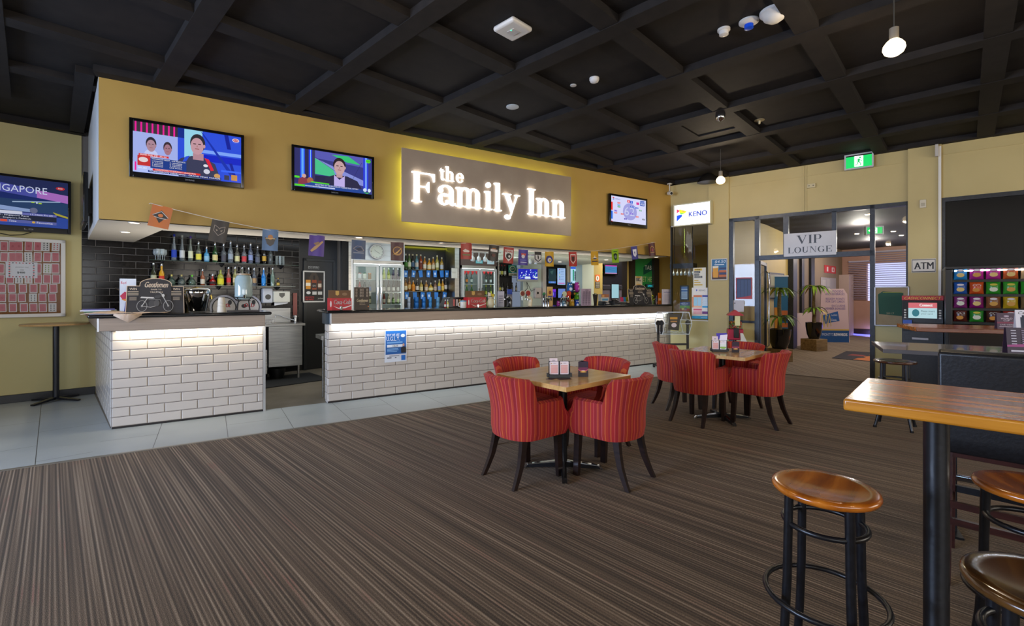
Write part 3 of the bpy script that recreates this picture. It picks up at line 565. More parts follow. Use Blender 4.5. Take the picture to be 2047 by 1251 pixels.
GL = {
 'F': (.62, lambda x: stem(x + .15, 0, .68, .12, top=True) + bx(x + .15, .655, x + .56, .68) + [('P', [(x + .56, .68), (x + .47, .66), (x + .53, .60), (x + .55, .50), (x + .575, .50), (x + .575, .68)])] + bx(x + .2, .345, x + .38, .372) + [('P', [(x + .36, .36), (x + .42, .24), (x + .44, .24), (x + .44, .48), (x + .42, .48)])]),
 'a': (.50, lambda x: arc(x + .23, .335, .19, .135, 0, 175, .10, .04) + [('E', x + .105, .33, .055, .052)] + arc(x + .19, .13, .15, .14, 60, 345, .105, .035) + bx(x + .32, .06, x + .42, .34) + [('P', [(x + .32, .08), (x + .35, .01), (x + .42, -.01), (x + .48, .045), (x + .47, .06), (x + .42, .05)])] + [('P', [(x + .32, .27), (x + .32, .22), (x + .2, .2), (x + .2, .235)])]),
 'm': (.72, lambda x: g_n(x, 2)), 'n': (.50, lambda x: g_n(x, 1)),
 'i': (.27, lambda x: stem(x + .13, 0, .46, left=True) + [('E', x + .13, .615, .065, .065)]),
 'l': (.27, lambda x: stem(x + .13, 0, .70, left=True)),
 'y': (.50, lambda x: [('P', [(x + .06, .46), (x + .18, .46), (x + .31, .12), (x + .265, .0), (x + .235, .03)]), ('P', [(x + .41, .46), (x + .445, .46), (x + .24, -.1), (x + .2, -.15), (x + .17, -.14), (x + .24, -.04)])] + srf(x + .12, .438, .24) + srf(x + .43, .438, .15) + [('E', x + .12, -.13, .06, .055)] + bx(x + .12, -.19, x + .185, -.135) + arc(x + .15, -.12, .085, .075, 270, 340, .04)),
 'I': (.34, lambda x: stem(x + .17, 0, .68, .125, top=True)),
 't': (.32, lambda x: stem(x + .15, .08, .52, .1, bot=False) + bx(x + .03, .435, x + .27, .46) + [('P', [(x + .03, .44), (x + .1, .46), (x + .1, .58)])] + arc(x + .2, .1, .1, .11, 180, 330, .095, .03)),
 'h': (.51, lambda x: stem(x + .1, 0, .70, left=True) + arc(x + .225, .33, .165, .145, 0, 150, .105, .05) + stem(x + .335, 0, .345)),
 'e': (.46, lambda x: arc(x + .225, .225, .195, .24, 0, 325, .105, .035) + bx(x + .1, .225, x + .415, .255)),
 'V': (.72, lambda x: [('P', [(x + .06, .68), (x + .21, .68), (x + .41, .16), (x + .37, .0), (x + .345, .0)]), ('P', [(x + .61, .68), (x + .645, .68), (x + .38, .0), (x + .36, .05)])] + srf(x + .13, .658, .26) + srf(x + .61, .658, .18)),
 'P': (.60, lambda x: stem(x + .14, 0, .68, .12, top=True) + bx(x + .14, .655, x + .34, .68) + bx(x + .14, .3, x + .34, .325) + arc(x + .33, .49, .2, .19, -90, 90, .12, .03)),
 'L': (.60, lambda x: stem(x + .14, 0, .68, .12, top=True) + bx(x + .1, 0, x + .54, .025) + [('P', [(x + .42, .02), (x + .55, 0), (x + .55, .2), (x + .53, .2), (x + .5, .06)])]),
 'O': (.74, lambda x: arc(x + .36, .34, .32, .35, 0, 360, .125, .03, 32)),
 'U': (.70, lambda x: stem(x + .16, .2, .68, .12, bot=False, top=True) + bx(x + .53, .2, x + .56, .68) + srf(x + .545, .658, .16) + arc(x + .33, .22, .23, .235, 180, 360, .1, .04)),
 'N': (.74, lambda x: bx(x + .12, 0, x + .145, .68) + srf(x + .13, 0, .18) + srf(x + .1, .658, .16) + [('P', [(x + .1, .68), (x + .24, .68), (x + .61, .0), (x + .58, .0)])] + bx(x + .585, 0, x + .61, .68) + srf(x + .6, .658, .18)),
 'G': (.74, lambda x: arc(x + .37, .34, .32, .35, 55, 318, .125, .03, 26) + bx(x + .50, .06, x + .62, .3) + srf(x + .56, .285, .22) + bx(x + .535, .46, x + .56, .67)),
 'E': (.62, lambda x: stem(x + .14, 0, .68, .12, top=True) + bx(x + .14, .655, x + .54, .68) + bx(x + .1, 0, x + .56, .025) + bx(x + .2, .335, x + .4, .36) + [('P', [(x + .44, .67), (x + .52, .62), (x + .53, .5), (x + .555, .5), (x + .555, .68)]), ('P', [(x + .44, .01), (x + .535, .07), (x + .55, .19), (x + .575, .19), (x + .57, 0)]), ('P', [(x + .35, .35), (x + .4, .25), (x + .42, .25), (x + .42, .45), (x + .4, .45)])]),
 ' ': (.20, lambda x: []),
}
def roman(mb, s, x0, z0, size, y0, y1, m, width=None, track=0.0):
    tot = sum(GL[ch][0] for ch in s) + track * len(s); k = (width / tot / size) if width else 1.0; x = 0; lay = 0
    for ch in s:
        for g in GL[ch][1](x):
            lay += 1; ya = y0 - 0.00006 * (lay % 9)
            T = lambda p: (x0 + p[0] * size * k, z0 + p[1] * size)
            if g[0] == 'P': 
                P_ = [T(p) for p in g[1]]; ar = sum(a[0] * b[1] - b[0] * a[1] for a, b in zip(P_, P_[1:] + P_[:1]))
                mb.prism(P_ if ar > 0 else P_[::-1], ya, y1, m)
            elif g[0] == 'E': mb.prism([T((g[1] + g[3] * cos(2 * pi * j / 20), g[2] + g[4] * sin(2 * pi * j / 20))) for j in range(20)], ya, y1, m)
            else:
                o_, i_ = g[1], g[2]
                for j in range(len(o_) - 1):
                    Q = [T(o_[j]), T(o_[j + 1]), T(i_[j + 1]), T(i_[j])]; mb.prism(Q, ya, y1, m)
        x += GL[ch][0] + track
    return mb
ML = em('#FDFCFA', 2.6)
fa, fb = W(824, 400, pl=BK, off=0.1), W(1130, 430, pl=BK, off=0.1); fz0 = W(1140, 437.5, pl=BK, off=0.1).z
fz1 = W(855, 347, pl=BK, off=0.1).z; sz = (fz1 - fz0) / 0.68
m = MB(); roman(m, 'Family Inn', fa.x - c.x - 0.03, fz0 - c.z, sz, -0.12, -0.09, ML, width=fb.x - fa.x + 0.06)
m.build('lettering', t, label='large glowing white letters', smooth=0)
ta, tb = W(879, 350, pl=BK, off=0.1), W(926, 350, pl=BK, off=0.1); tz = W(900, 362, pl=BK, off=0.1).z; tz1 = W(895, 333, pl=BK, off=0.1).z
m = MB(); roman(m, 'the', ta.x - c.x - 0.01, tz - c.z, (tz1 - tz) / 0.70, -0.11, -0.09, ML, width=tb.x - ta.x + 0.03)
m.build('lettering', t, label='small glowing word the', smooth=0)

# ------------------------------------------------------------------ televisions
def tv(label, pl, box, items, name='television', off=0.07, bz=0.03, bot=0.055, bezel=None, brand='', arm=True, s=0.85, group=None):
    x0, x1, yt, yb = box; c_, w_, h_ = rect(pl, x0, x1, (x0 + x1) / 2, yt, yb, off)
    t = thing(name, label, 'television', (c_.x, c_.y, c_.z - h_ / 2), pl[1], group); B = bezel or mat('#0A0A0C', 0.15); a = w_ / 2
    m = MB(B); m.b2(-a, -a + bz, -0.004, 0.04, 0, h_).b2(a - bz, a, -0.004, 0.04, 0, h_).b2(-a + bz, a - bz, -0.004, 0.04, 0, bot).b2(-a + bz, a - bz, -0.004, 0.04, h_ - bz, h_).b2(-a + bz, a - bz, 0.006, 0.04, bot, h_ - bz)
    m.build('casing', t, bev=0.004, smooth=30)
    m = MB(scr('#000000', 0)); m.art(items, -a + bz, bot, w_ - 2 * bz, h_ - bz - bot, 0.0055, 0.0004, f=lambda q: scr(q, s)); m.build('screen', t, smooth=0)
    if brand: MB(mat('#8A8A90', 0.3)).text(brand, -0.04, bot * 0.35, 0.04, bot * 0.62, -0.0046).build('lettering', t, smooth=0)
    if arm: MB(M_BLACK).b2(-0.1, 0.1, 0.04, off if pl[1] == 0 or True else 0.07, h_ * .3, h_ * .7).build('bracket', t, smooth=0)
    return t
def head(cx, cy, r, skin, hair, ry=None, turn=0):
    ry = ry or r * 1.9
    return [('e', cx, cy + ry * .25, r * 1.1, ry * 1.02, hair), ('e', cx + turn, cy - ry * .08, r * .93, ry * .92, skin), ('e', cx + r * .95, cy, r * .16, ry * .2, skin), ('r', cx - r * .55 + turn, cy + ry * .1, cx - r * .15 + turn, cy + ry * .2, '#3A2824'), ('r', cx + r * .15 + turn, cy + ry * .1, cx + r * .55 + turn, cy + ry * .2, '#3A2824'), ('p', [(cx - r * .1 + turn, cy - ry * .18), (cx + r * .12 + turn, cy - ry * .18), (cx + turn, cy + ry * .08)], '#B08078'), ('r', cx - r * .3 + turn, cy - ry * .42, cx + r * .3 + turn, cy - ry * .34, '#9A5A58')]
A1 = [('r', 0, 0, 1, 1, '#2A4FE0'), ('p', [(.45, 0), (.6, 0), (.62, 1), (.45, 1)], '#9AD8F0'), ('r', .59, .55, 1, .62, '#7FA8FF'), ('r', .6, .38, 1, .52, '#0A22C8'), ('p', [(.6, 1), (.63, .95), (.95, .1), (.9, .1)], '#1030B0'), ('p', [(.83, 1), (.87, 1), (.9, .7), (.86, .7)], '#0A1E9A'), ('p', [(.88, .4), (.91, .4), (.96, .05), (.93, .05)], '#0A1E9A'), ('r', .8, .2, 1, .24, '#3A6AFF'),
      ('r', 0, .8, .39, 1, '#3A3038')] + [('r', .015 + .048 * i, .8, .03 + .048 * i, 1, '#F01C9C') for i in range(8)] + [('r', .39, .8, .45, 1, '#0A2A8A'), ('r', 0, .2, .39, .8, '#A6B4F0'), ('r', 0, 0, .5, .2, '#B8C8FF'), ('r', .015, .03, .03, .2, '#F01C9C')]
A1 += [('e', .155, .36, .06, .12, '#C8D0F8')] + head(.155, .56, .042, '#B08A98', '#2A2430', .13) + head(.30, .52, .035, '#A87888', '#3A2A30', .12)
A1 += [('p', [(.40, .0), (.36, .25), (.42, .38), (.52, .45), (.64, .44), (.74, .34), (.80, .0)], '#3A3C58'), ('p', [(.64, .44), (.68, .42), (.73, .2), (.70, .18)], '#E02038'), ('p', [(.46, .42), (.5, .45), (.47, .33), (.43, .3)], '#2A50E0'), ('r', .53, .38, .63, .52, '#B88C98')] + head(.575, .68, .065, '#C89AA4', '#2C2830', .19, -.006)
A1 += [('e', .66, .16, .03, .05, '#D8D8E8'), ('e', .65, .28, .022, .03, '#E8E8F0'), ('e', .76, .09, .03, .05, '#D0A060'), ('r', .83, .03, .88, .13, '#3A3A50'), ('r', .9, .03, .96, .15, '#C89048'),
       ('r', .05, .33, .31, .37, '#D42828'), ('t', 'GRAND FINAL 2HR - AFL 360', .06, .335, .29, .365, '#FFFFFF'), ('r', .04, .13, .15, .33, '#C8302C'), ('e', .09, .25, .04, .05, '#E8D8D8'), ('r', .15, .1, .47, .31, '#1A3A8A'), ('t', 'TOMORROW NIGHT - LIVE FROM MCG', .16, .275, .46, .3, '#FFFFFF')] + [('t', a, .165, .235 - .033 * i, .26, .255 - .033 * i, '#FFFFFF') for i, a in enumerate(('1. RICHMOND', '2. LEWIS', '3. NICHOLS', '4. MCDONALD'))] + [('t', a, .32, .235 - .033 * i, .43, .255 - .033 * i, '#FFFFFF') for i, a in enumerate(('5. HANNAN', '6. KENNEDY', '7. HEWITT', 'LIVE MUSIC'))]
A1 += [('r', .17, .055, .6, .095, '#E03020'), ('t', 'COUNTDOWN TO SATURDAY\'S GRAND FINAL', .19, .062, .56, .09, '#FFFFFF'), ('r', .13, .015, .8, .052, '#10308A'), ('t', 'TOMORROW MORNING - GRAND FINAL PARADE', .14, .02, .79, .047, '#FFFFFF'), ('t', 'AFL360', .045, .07, .12, .1, '#FFFFFF'), ('e', .945, .9, .035, .04, '#F4E8F0'), ('e', .945, .9, .028, .03, '#C02050'), ('t', 'FOX', .925, .885, .965, .915, '#FFFFFF')]
tv('black television at the left end of the ochre bulkhead showing a man against blue studio', BK, (258, 488, 252, 364.5), A1, brand='SAMSUNG')
A2 = [('r', 0, 0, 1, 1, '#3A3C88'), ('r', 0, .1, .1, 1, '#30306A'), ('r', .07, .1, .125, 1, '#2A5CFF'), ('r', .085, .1, .11, 1, '#66B0FF'), ('r', .125, .1, .17, 1, '#2A2850'), ('r', .175, .1, .215, 1, '#1430E8'), ('r', .19, .1, .2, 1, '#8AC8FF'), ('r', .215, .1, .25, 1, '#38365E'), ('p', [(.25, .45), (.25, .8), (.9, .35), (.9, .2)], '#8A94E0'), ('p', [(.25, .38), (.25, .8), (.48, .55), (.52, .36)], '#4AC890'), ('p', [(.25, .8), (.9, .72), (.9, 1), (.25, 1)], '#5A5CB8'), ('p', [(.46, .95), (.68, .97), (.84, .78), (.66, .8)], '#38C878'), ('p', [(.25, .34), (.6, .38), (.6, .1), (.25, .1)], '#28244A'), ('r', .88, .1, .95, 1, '#2A3CE0'), ('r', .905, .1, .93, 1, '#7AA8FF'), ('l', [(.25, .82), (.52, .5)], .004, '#2A3060'), ('l', [(.86, .85), (.72, .3)], .004, '#2A3060')]
A2 += [('p', [(.34, .12), (.38, .32), (.5, .42), (.66, .42), (.8, .32), (.86, .12)], '#2C2A48'), ('p', [(.49, .12), (.49, .42), (.56, .3), (.63, .42), (.63, .12)], '#C4B4F0'), ('r', .52, .36, .6, .5, '#C09AA0')] + head(.56, .64, .075, '#CBA6A8', '#2A2024', .2)
A2 += [('p', [(.04, .05), (.05, .2), (.1, .26), (.16, .22), (.18, .05)], '#8A3A48'), ('e', .115, .29, .025, .05, '#D8A8A0'), ('e', .19, .18, .04, .09, '#A86A48'), ('p', [(.2, .17), (.43, .16), (.42, .1), (.2, .12)], '#58E028'), ('r', 0, .22, .06, .27, '#58E028'), ('p', [(.0, .0), (1, .0), (.86, .1), (.2, .14)], '#24489A'), ('r', 0, .01, .125, .06, '#58E028'), ('t', 'REFLECTING ON THE EMOTION OF A GRAND FINAL VICTORY', .25, .075, .81, .115, '#F4F4FF'), ('r', .13, .025, .5, .055, '#C4D0F4'), ('t', 'GRAND FINAL', .14, .028, .3, .052, '#202040'), ('e', .9, .1, .025, .05, '#D8E8FF'), ('e', .96, .1, .022, .05, '#D8E8FF'), ('p', [(.88, .04), (.93, .0), (.97, .05), (.93, .03)], '#50D820'), ('e', .945, .91, .035, .05, '#58E028'), ('t', 'FOX', .925, .895, .965, .925, '#102010')]
tv('black television between the left television and the pub sign showing a dark-suited presenter', BK, (583, 748, 301, 389), A2, brand='SAMSUNG')
A3 = [('r', 0, 0, 1, 1, '#D2D4F6'), ('e', .53, .46, .2, .34, '#9C9CDC'), ('t', '62', .37, .3, .66, .64, '#C4C8EC'), ('r', 0, .0, .045, .02, '#E82C2C'), ('r', 0, .45, .045, .76, '#E83028'), ('r', 0, .1, .045, .41, '#1A6AE0'), ('p', [(.045, .97), (.1, .92), (.045, .9)], '#D83030'), ('p', [(.045, .84), (.1, .88), (.06, .9)], '#2060C0'), ('t', 'KENO', .12, .87, .25, .92, '#1A50A8'), ('r', .45, .82, .53, .92, '#E02C3C'), ('r', .53, .8, .61, .9, '#1A60D8'), ('t', '8', .475, .84, .505, .9, '#FFFFFF'), ('t', '2', .555, .82, .585, .88, '#FFFFFF'), ('r', .71, .78, .79, .88, '#D02890'), ('r', .82, .76, .95, .96, '#1450B8'), ('t', '435', .835, .79, .935, .87, '#FFFFFF'), ('r', .82, .91, .95, .92, '#FFFFFF')]
for (x, y, q) in ((.17, .72, '#E03040'), (.17, .64, '#3A90D8'), (.17, .57, '#28A060'), (.08, .4, '#7040D0'), (.08, .32, '#D84848'), (.26, .3, '#D85050'), (.35, .12, '#5038C0'), (.52, .36, '#6A40D0'), (.69, .26, '#E05050'), (.52, .64, '#2060D0'), (.6, .62, '#2060D0'), (.68, .61, '#2060D0'), (.78, .53, '#60A888'), (.87, .18, '#505870')): A3.append(('r', x, y, x + .075, y + .06, q)); A3.append(('t', '%d' % (random.randint(11, 79)), x + .015, y + .012, x + .06, y + .048, '#FFFFFF'))
tv('black television near the right end of the bulkhead showing a pale lottery numbers page', BK, (1219, 1294, 392, 453), A3, brand='TEAC', bz=0.035, bot=0.065, s=0.95)
A4 = [('r', 0, 0, 1, 1, '#14286A'), ('p', [(0, .72), (1, .55), (1, 1), (0, 1)], '#202A58'), ('p', [(0, .9), (1, .7), (1, .56), (0, .7)], '#4A50A8'), ('p', [(.6, .78), (1, .72), (1, .55), (.6, .62)], '#B070C8'), ('t', 'SINGAPORE', -.04, .7, .73, .84, '#D4DCFA'), ('r', 0, .3, 1, .55, '#24406A'), ('p', [(0, .42), (.55, .36), (.55, .3), (0, .32)], '#90A8D8'), ('p', [(0, .3), (1, .22), (1, 0), (0, 0)], '#2A48A0'), ('p', [(.8, .34), (1, .26), (1, .22), (.84, .28)], '#B0A838'), ('p', [(.3, .5), (.9, .58), (.9, .56), (.3, .48)], '#A8C0E0'), ('e', .56, .34, .05, .06, '#6A7090'), ('r', .53, .5, .57, .52, '#B8E030'), ('r', .62, .49, .66, .51, '#B8E030'), ('e', .6, .505, .012, .014, '#E0F0FF'), ('r', 0, .235, .42, .3, '#D8DCF0'), ('r', .42, .23, .85, .28, '#6A70B8'), ('t', '11.10am Fri 29', .52, .24, .8, .27, '#E8ECFF'), ('r', 0, .12, .85, .23, '#182038'), ('t', 'Sport: F1: Singapore Race', 0, .185, .5, .225, '#E4E8FF'), ('t', 'Sport: F1: Singapore Paddock', 0, .135, .53, .17, '#E4E8FF'), ('r', 0, .06, .85, .12, '#5A62A8'), ('r', .16, .07, .24, .115, '#E05030'), ('t', 'Time', .26, .07, .35, .11, '#E4E8FF'), ('e', .56, .09, .02, .022, '#E0B040'), ('t', 'Favourite', .6, .07, .8, .11, '#E4E8FF'), ('e', .9, .86, .06, .035, '#C02830'), ('t', 'FOX', .87, .845, .93, .875, '#FFFFFF')]
pB = ((BACK[0][0], BACK[0][1]), BACK[1])
tv('large black television on the khaki wall at far left showing a night motor race', pB, (-35, 142, 352, 463), A4, brand='LG', bot=0.07, s=0.7, off=0.1)
# television seen edge-on, hung on the pale end of the bulkhead
t = thing('television', 'black television seen edge-on against the pale end of the bulkhead', 'television', (-1.27, 7.72, 2.16), R(-101.6) + pi)
t.rotation_euler = (0, 0, R(-90 + 11.6))
MB(mat('#0A0A0C', 0.15)).b2(-0.5, 0.5, -0.06, -0.02, 0.05, 0.63).build('casing', t, bev=0.006)
MB(scr('#10131A', 0.3)).b2(-0.47, 0.47, -0.062, -0.06, 0.11, 0.6).build('screen', t, smooth=0)
MB(M_BLACK).b2(-0.15, 0.15, -0.02, 0.06, 0.2, 0.5).build('bracket', t, smooth=0)
# ------------------------------------------------------------------ bottles, glasses and shelves behind the bar
def glassm(col, a=0.55, rough=0.06):
    h = col.lstrip('#'); v = [int(h[i:i+2], 16) for i in (0, 2, 4)]
    return mat(col, 0.04, spec=0.8, trans=0.75) if min(v) > 120 else mat(col, rough, spec=0.8, coat=0.4)
SHAPES = {
 'tall': ([(0.028, 0), (0.034, .01), (0.031, .10), (0.024, .2), (0.013, .29), (0.0125, .385)], 0.39, (.05, .165, .0345)),
 'round': ([(0.034, 0), (0.037, .006), (0.037, .155), (0.030, .18), (0.0135, .205), (0.0125, .27)], 0.27, (.03, .12, .0376)),
 'square': ([(0.040, 0), (0.042, .006), (0.042, .13), (0.036, .155), (0.0145, .175), (0.013, .235)], 0.235, (.025, .105, .0426)),
 'wine': ([(0.034, 0), (0.037, .006), (0.037, .19), (0.028, .22), (0.0145, .245), (0.0135, .31)], 0.31, (.06, .15, .0376)),
 'flask': ([(0.045, 0), (0.052, .01), (0.060, .05), (0.055, .09), (0.03, .125), (0.015, .14), (0.014, .185)], 0.185, (.03, .08, .0605)),
 'beer': ([(0.028, 0), (0.030, .006), (0.030, .12), (0.022, .15), (0.013, .175), (0.0125, .225)], 0.225, (.03, .10, .0306)),
 'can': ([(0.026, 0), (0.033, .01), (0.033, .115), (0.027, .125)], 0.125, (.01, .11, .0335)),
}
PROTO = {}
def bottle(loc, shape, col, lab, cap, label, group, scale=1.0, pourer=False, cat='bottle', liquid=None):
    k = (shape, col, lab, cap, pourer, liquid)
    if k not in PROTO:
        prof, top, (l0, l1, lr) = SHAPES[shape]
        t = thing('bottle' if shape != 'can' else 'drink_can', label, cat, loc, 0, group)
        if liquid:
            lp = [(r, z) for r, z in prof if z < prof[-1][1] * .45]; zc = lp[-1][1]
            m = MB(glassm(liquid)).lathe(lp, n=14); m.lathe([(lp[-1][0], zc)] + [(r, z) for r, z in prof if z > zc], n=14, m=glassm(col)); m.build('glass_body', t, smooth=50)
        else: MB(glassm(col)).lathe(prof, n=14).build('glass_body', t, smooth=50)
        if lab: MB(mat(lab, 0.6)).lathe([(lr, l0), (lr, l1)], n=14).build('paper_label', t, smooth=50)
        r = prof[-1][0]
        if pourer: MB(M_CHROME).lathe([(r * 1.1, top), (r * 1.3, top + .012), (r * 1.25, top + .04), (r * .5, top + .055)], n=10).build('pourer', t, smooth=50)
        elif cap: MB(mat(cap, 0.4)).lathe([(r * 1.15, top - .02), (r * 1.15, top + .012), (r * .9, top + .016)], n=10).build('cap', t, smooth=50)
        t.scale = (scale,) * 3; PROTO[k] = t; return t
    n = dup(PROTO[k], loc, None, label, group); n.scale = (scale,) * 3; return n
# glass shelves on the black tiled wall (left of the service door)
def wallshelf(name, label, pl, xa, xb, yb, xm, depth, m, th=0.008, brackets=True, off=0.0):
    a = W(xa, HY, pl=pl, off=depth); b = W(xb, HY, pl=pl, off=depth); z = W(xm, yb, pl=pl, off=depth).z
    n = Vector((sin(pl[1]), -cos(pl[1]), 0)); d = Vector((cos(pl[1]), sin(pl[1]), 0)); c_ = (a + b) / 2 - n * depth; w_ = (b - a).length
    t = thing(name, label, 'shelf', (c_.x, c_.y, z - th), pl[1])
    MB(m).b2(-w_ / 2, w_ / 2, -depth, -0.012, 0, th).build('board', t, bev=0.002, smooth=0)
    if brackets:
        for q in (-.42, -.05, .38): MB(M_ALU if False else M_BLACKM).prism([(-0.012, 0), (-0.012, -0.06), (-depth + .02, -0.008), (-depth + .02, 0)], q * w_ - .006, q * w_ + .006, plane='yz').build('bracket', t, smooth=0)
    return t, z, a, b
M_SHG = mat('#34463E', 0.08, spec=0.8)
D1 = 0.20
t1, zs1, a1, b1 = wallshelf('wall_shelf', 'upper green glass shelf on the black tiled wall behind the left counter', pB, 300, 599, 524.0, 440, D1, M_SHG)
t2, zs2, a2, b2_ = wallshelf('wall_shelf', 'lower green glass shelf on the black tiled wall behind the left counter', pB, 296, 591, 571.0, 480, D1, M_SHG)
def onshelf(x, z, pl, off): p = W(x, HY, pl=pl, off=off); return (p.x, p.y, z)
UP = [(348, 'tall', '#C8D4DC', '#1C3FB0', '#1C2FA8', 0, 1.0, 'clear tall bottle with royal blue label and blue cap'), (364, 'tall', '#A8B4B8', '#C8CCCC', '#9AA0A0', 0, .98, 'clear tall bottle with faint grey label'), (381, 'tall', '#B8C2B4', '#D8DAB8', '#4A3090', 0, .97, 'clear tall bottle with cream label and purple cap'),
      (397, 'round', '#A8B0A0', '#E4D84A', None, 1, 1.0, 'clear bottle with bright yellow label'), (413, 'square', '#4E9AC8', '#8CBEDC', None, 1, .88, 'blue square gin bottle'), (430, 'round', '#1E4A22', '#D8C888', None, 1, 1.0, 'green bottle with cream label and red neck'),
      (447, 'round', '#A0A8AE', '#4A4850', None, 1, 1.0, 'clear bottle with dark silver label'), (461, 'wine', '#B8C4CC', '#98A4B0', None, 1, 1.0, 'tall clear bottle with frosted lettering'), (474, 'round', '#A8A898', '#D8D49C', None, 1, .98, 'clear bottle with cream and gold label'), (488, 'round', '#B8BEC4', '#C83A40', None, 1, .98, 'clear bottle with red and white label'),
      (501, 'wine', '#A8B4D0', '#8C9CCC', '#3A58A8', 1, .98, 'frosted bottle with pale blue label'), (515, 'round', '#8A929C', '#5A6070', None, 1, .98, 'clear bottle with dark blue label'), (528, 'wine', '#0E0E10', '#C8A03C', None, 0, .92, 'black bottle with gold base label'), (541, 'wine', '#8A9494', None, None, 0, .9, 'frosted grey bottle without label')]
for i, (x, sh, g, l, c_, pr, k, d_) in enumerate(UP):
    bottle(onshelf(x, zs1, pB, 0.11 + 0.02 * (i % 2)), sh, g, l, c_, d_ + ', on the upper glass shelf', 'spirit bottles on the upper glass shelf', k * 0.98, bool(pr))
LO = [(307, 'wine', '#28301E', '#B8BC9C', None, 1, 1.0, 'dark green bottle with pale label', None), (323, 'wine', '#D8A020', '#C83018', None, 1, .95, 'bright yellow liqueur bottle', None), (343, 'flask', '#7C9888', None, '#C8B860', 0, 1.0, 'round clear flask with cork stopper, left of three', None), (363, 'flask', '#7C8C88', None, '#B8A868', 0, 1.0, 'round clear flask with cork stopper, middle of three', None), (384, 'flask', '#84A08C', None, '#6ACB30', 0, 1.0, 'round clear flask with lime green stopper', None),
      (405, 'round', '#8A4A2A', '#C8C0B0', None, 1, .85, 'amber bottle with orange neck and grey label', None), (425, 'flask', '#A01414', '#2A1210', None, 1, 1.0, 'deep red rounded bottle', None), (441, 'square', '#9AA038', '#D4CC28', None, 0, 1.12, 'yellow-green bottle with yellow label', None), (457, 'wine', '#8C5A4A', '#C83030', None, 1, .9, 'pink bottle with red vertical label', None), (470, 'wine', '#8C8850', '#D8D0A0', None, 1, .92, 'straw coloured bottle half hidden by the water dispenser', None),
      (484, 'wine', '#6A6A58', '#C8B868', None, 1, .92, 'olive bottle behind the water dispenser', None), (497, 'wine', '#8A929A', '#D0D4C8', None, 1, .9, 'clear bottle with white neck behind the water dispenser', None), (508, 'wine', '#98A0B0', '#A88860', None, 1, .9, 'lilac bottle with tan label', None), (527, 'wine', '#1878C8', '#2A8AD8', '#C8D4D8', 1, .92, 'electric blue bottle', None), (545, 'wine', '#6E8274', None, None, 1, .95, 'pale green bottle with green liquid in the bottom', '#3E9A28'), (556, 'square', '#141210', '#C8A848', '#C8A030', 0, .6, 'small black bottle with gold cap', None)]
for i, (x, sh, g, l, c_, pr, k, d_, lq) in enumerate(LO):
    bottle(onshelf(x, zs2, pB, 0.10 + 0.02 * (i % 2)), sh, g, l, c_, d_ + ', on the lower glass shelf', 'spirit bottles on the lower glass shelf', k * (0.8 if sh == 'flask' else .95), bool(pr), liquid=lq)
# lower shelf carries on left under the flasks
def wineglass(loc, label, group, scale=1.0, flip=False):
    if 'wg' not in PROTO:
        t = thing('wine_glass', label, 'glass', loc, 0, group)
        MB(M_WGL).lathe([(0.006, 0.08), (0.03, 0.095), (0.038, 0.125), (0.036, 0.165), (0.031, 0.19)], n=14).build('bowl', t, smooth=60)
        MB(M_WGL).lathe([(0.034, 0), (0.03, 0.003), (0.006, 0.008), (0.0045, 0.04), (0.006, 0.08)], n=12).build('stem', t, smooth=60)
        PROTO['wg'] = t
    else: t = dup(PROTO['wg'], loc, None, label, group)
    t.scale = (scale,) * 3; t.rotation_euler = (pi if flip else 0, 0, 0); return t
for i, (x, o_) in enumerate(((311, .06), (320, .10), (329, .06), (316, .15), (325, .15))): wineglass(onshelf(x, zs1, pB, o_), 'clear stemmed glass on the upper glass shelf, ' + ('front left', 'front middle', 'front right', 'back left', 'back right')[i] + ' of the cluster', 'stemmed glasses on the upper glass shelf', .85)
for i, (x, o_) in enumerate(((553, .06), (560, .1), (566, .06))):
    p = onshelf(x, zs1, pB, o_); t = thing('shot_glass_stack', '%s stack of small clear shot glasses at the right end of the upper glass shelf' % ('left', 'middle', 'right')[i], 'glass', p, 0, 'shot glass stacks on the upper glass shelf')
    m = MB(M_WGL)
    for k in range(4): m.lathe([(0.018, k * .035), (0.024, k * .035 + .05)], n=12)
    m.build('glasses', t, smooth=60)
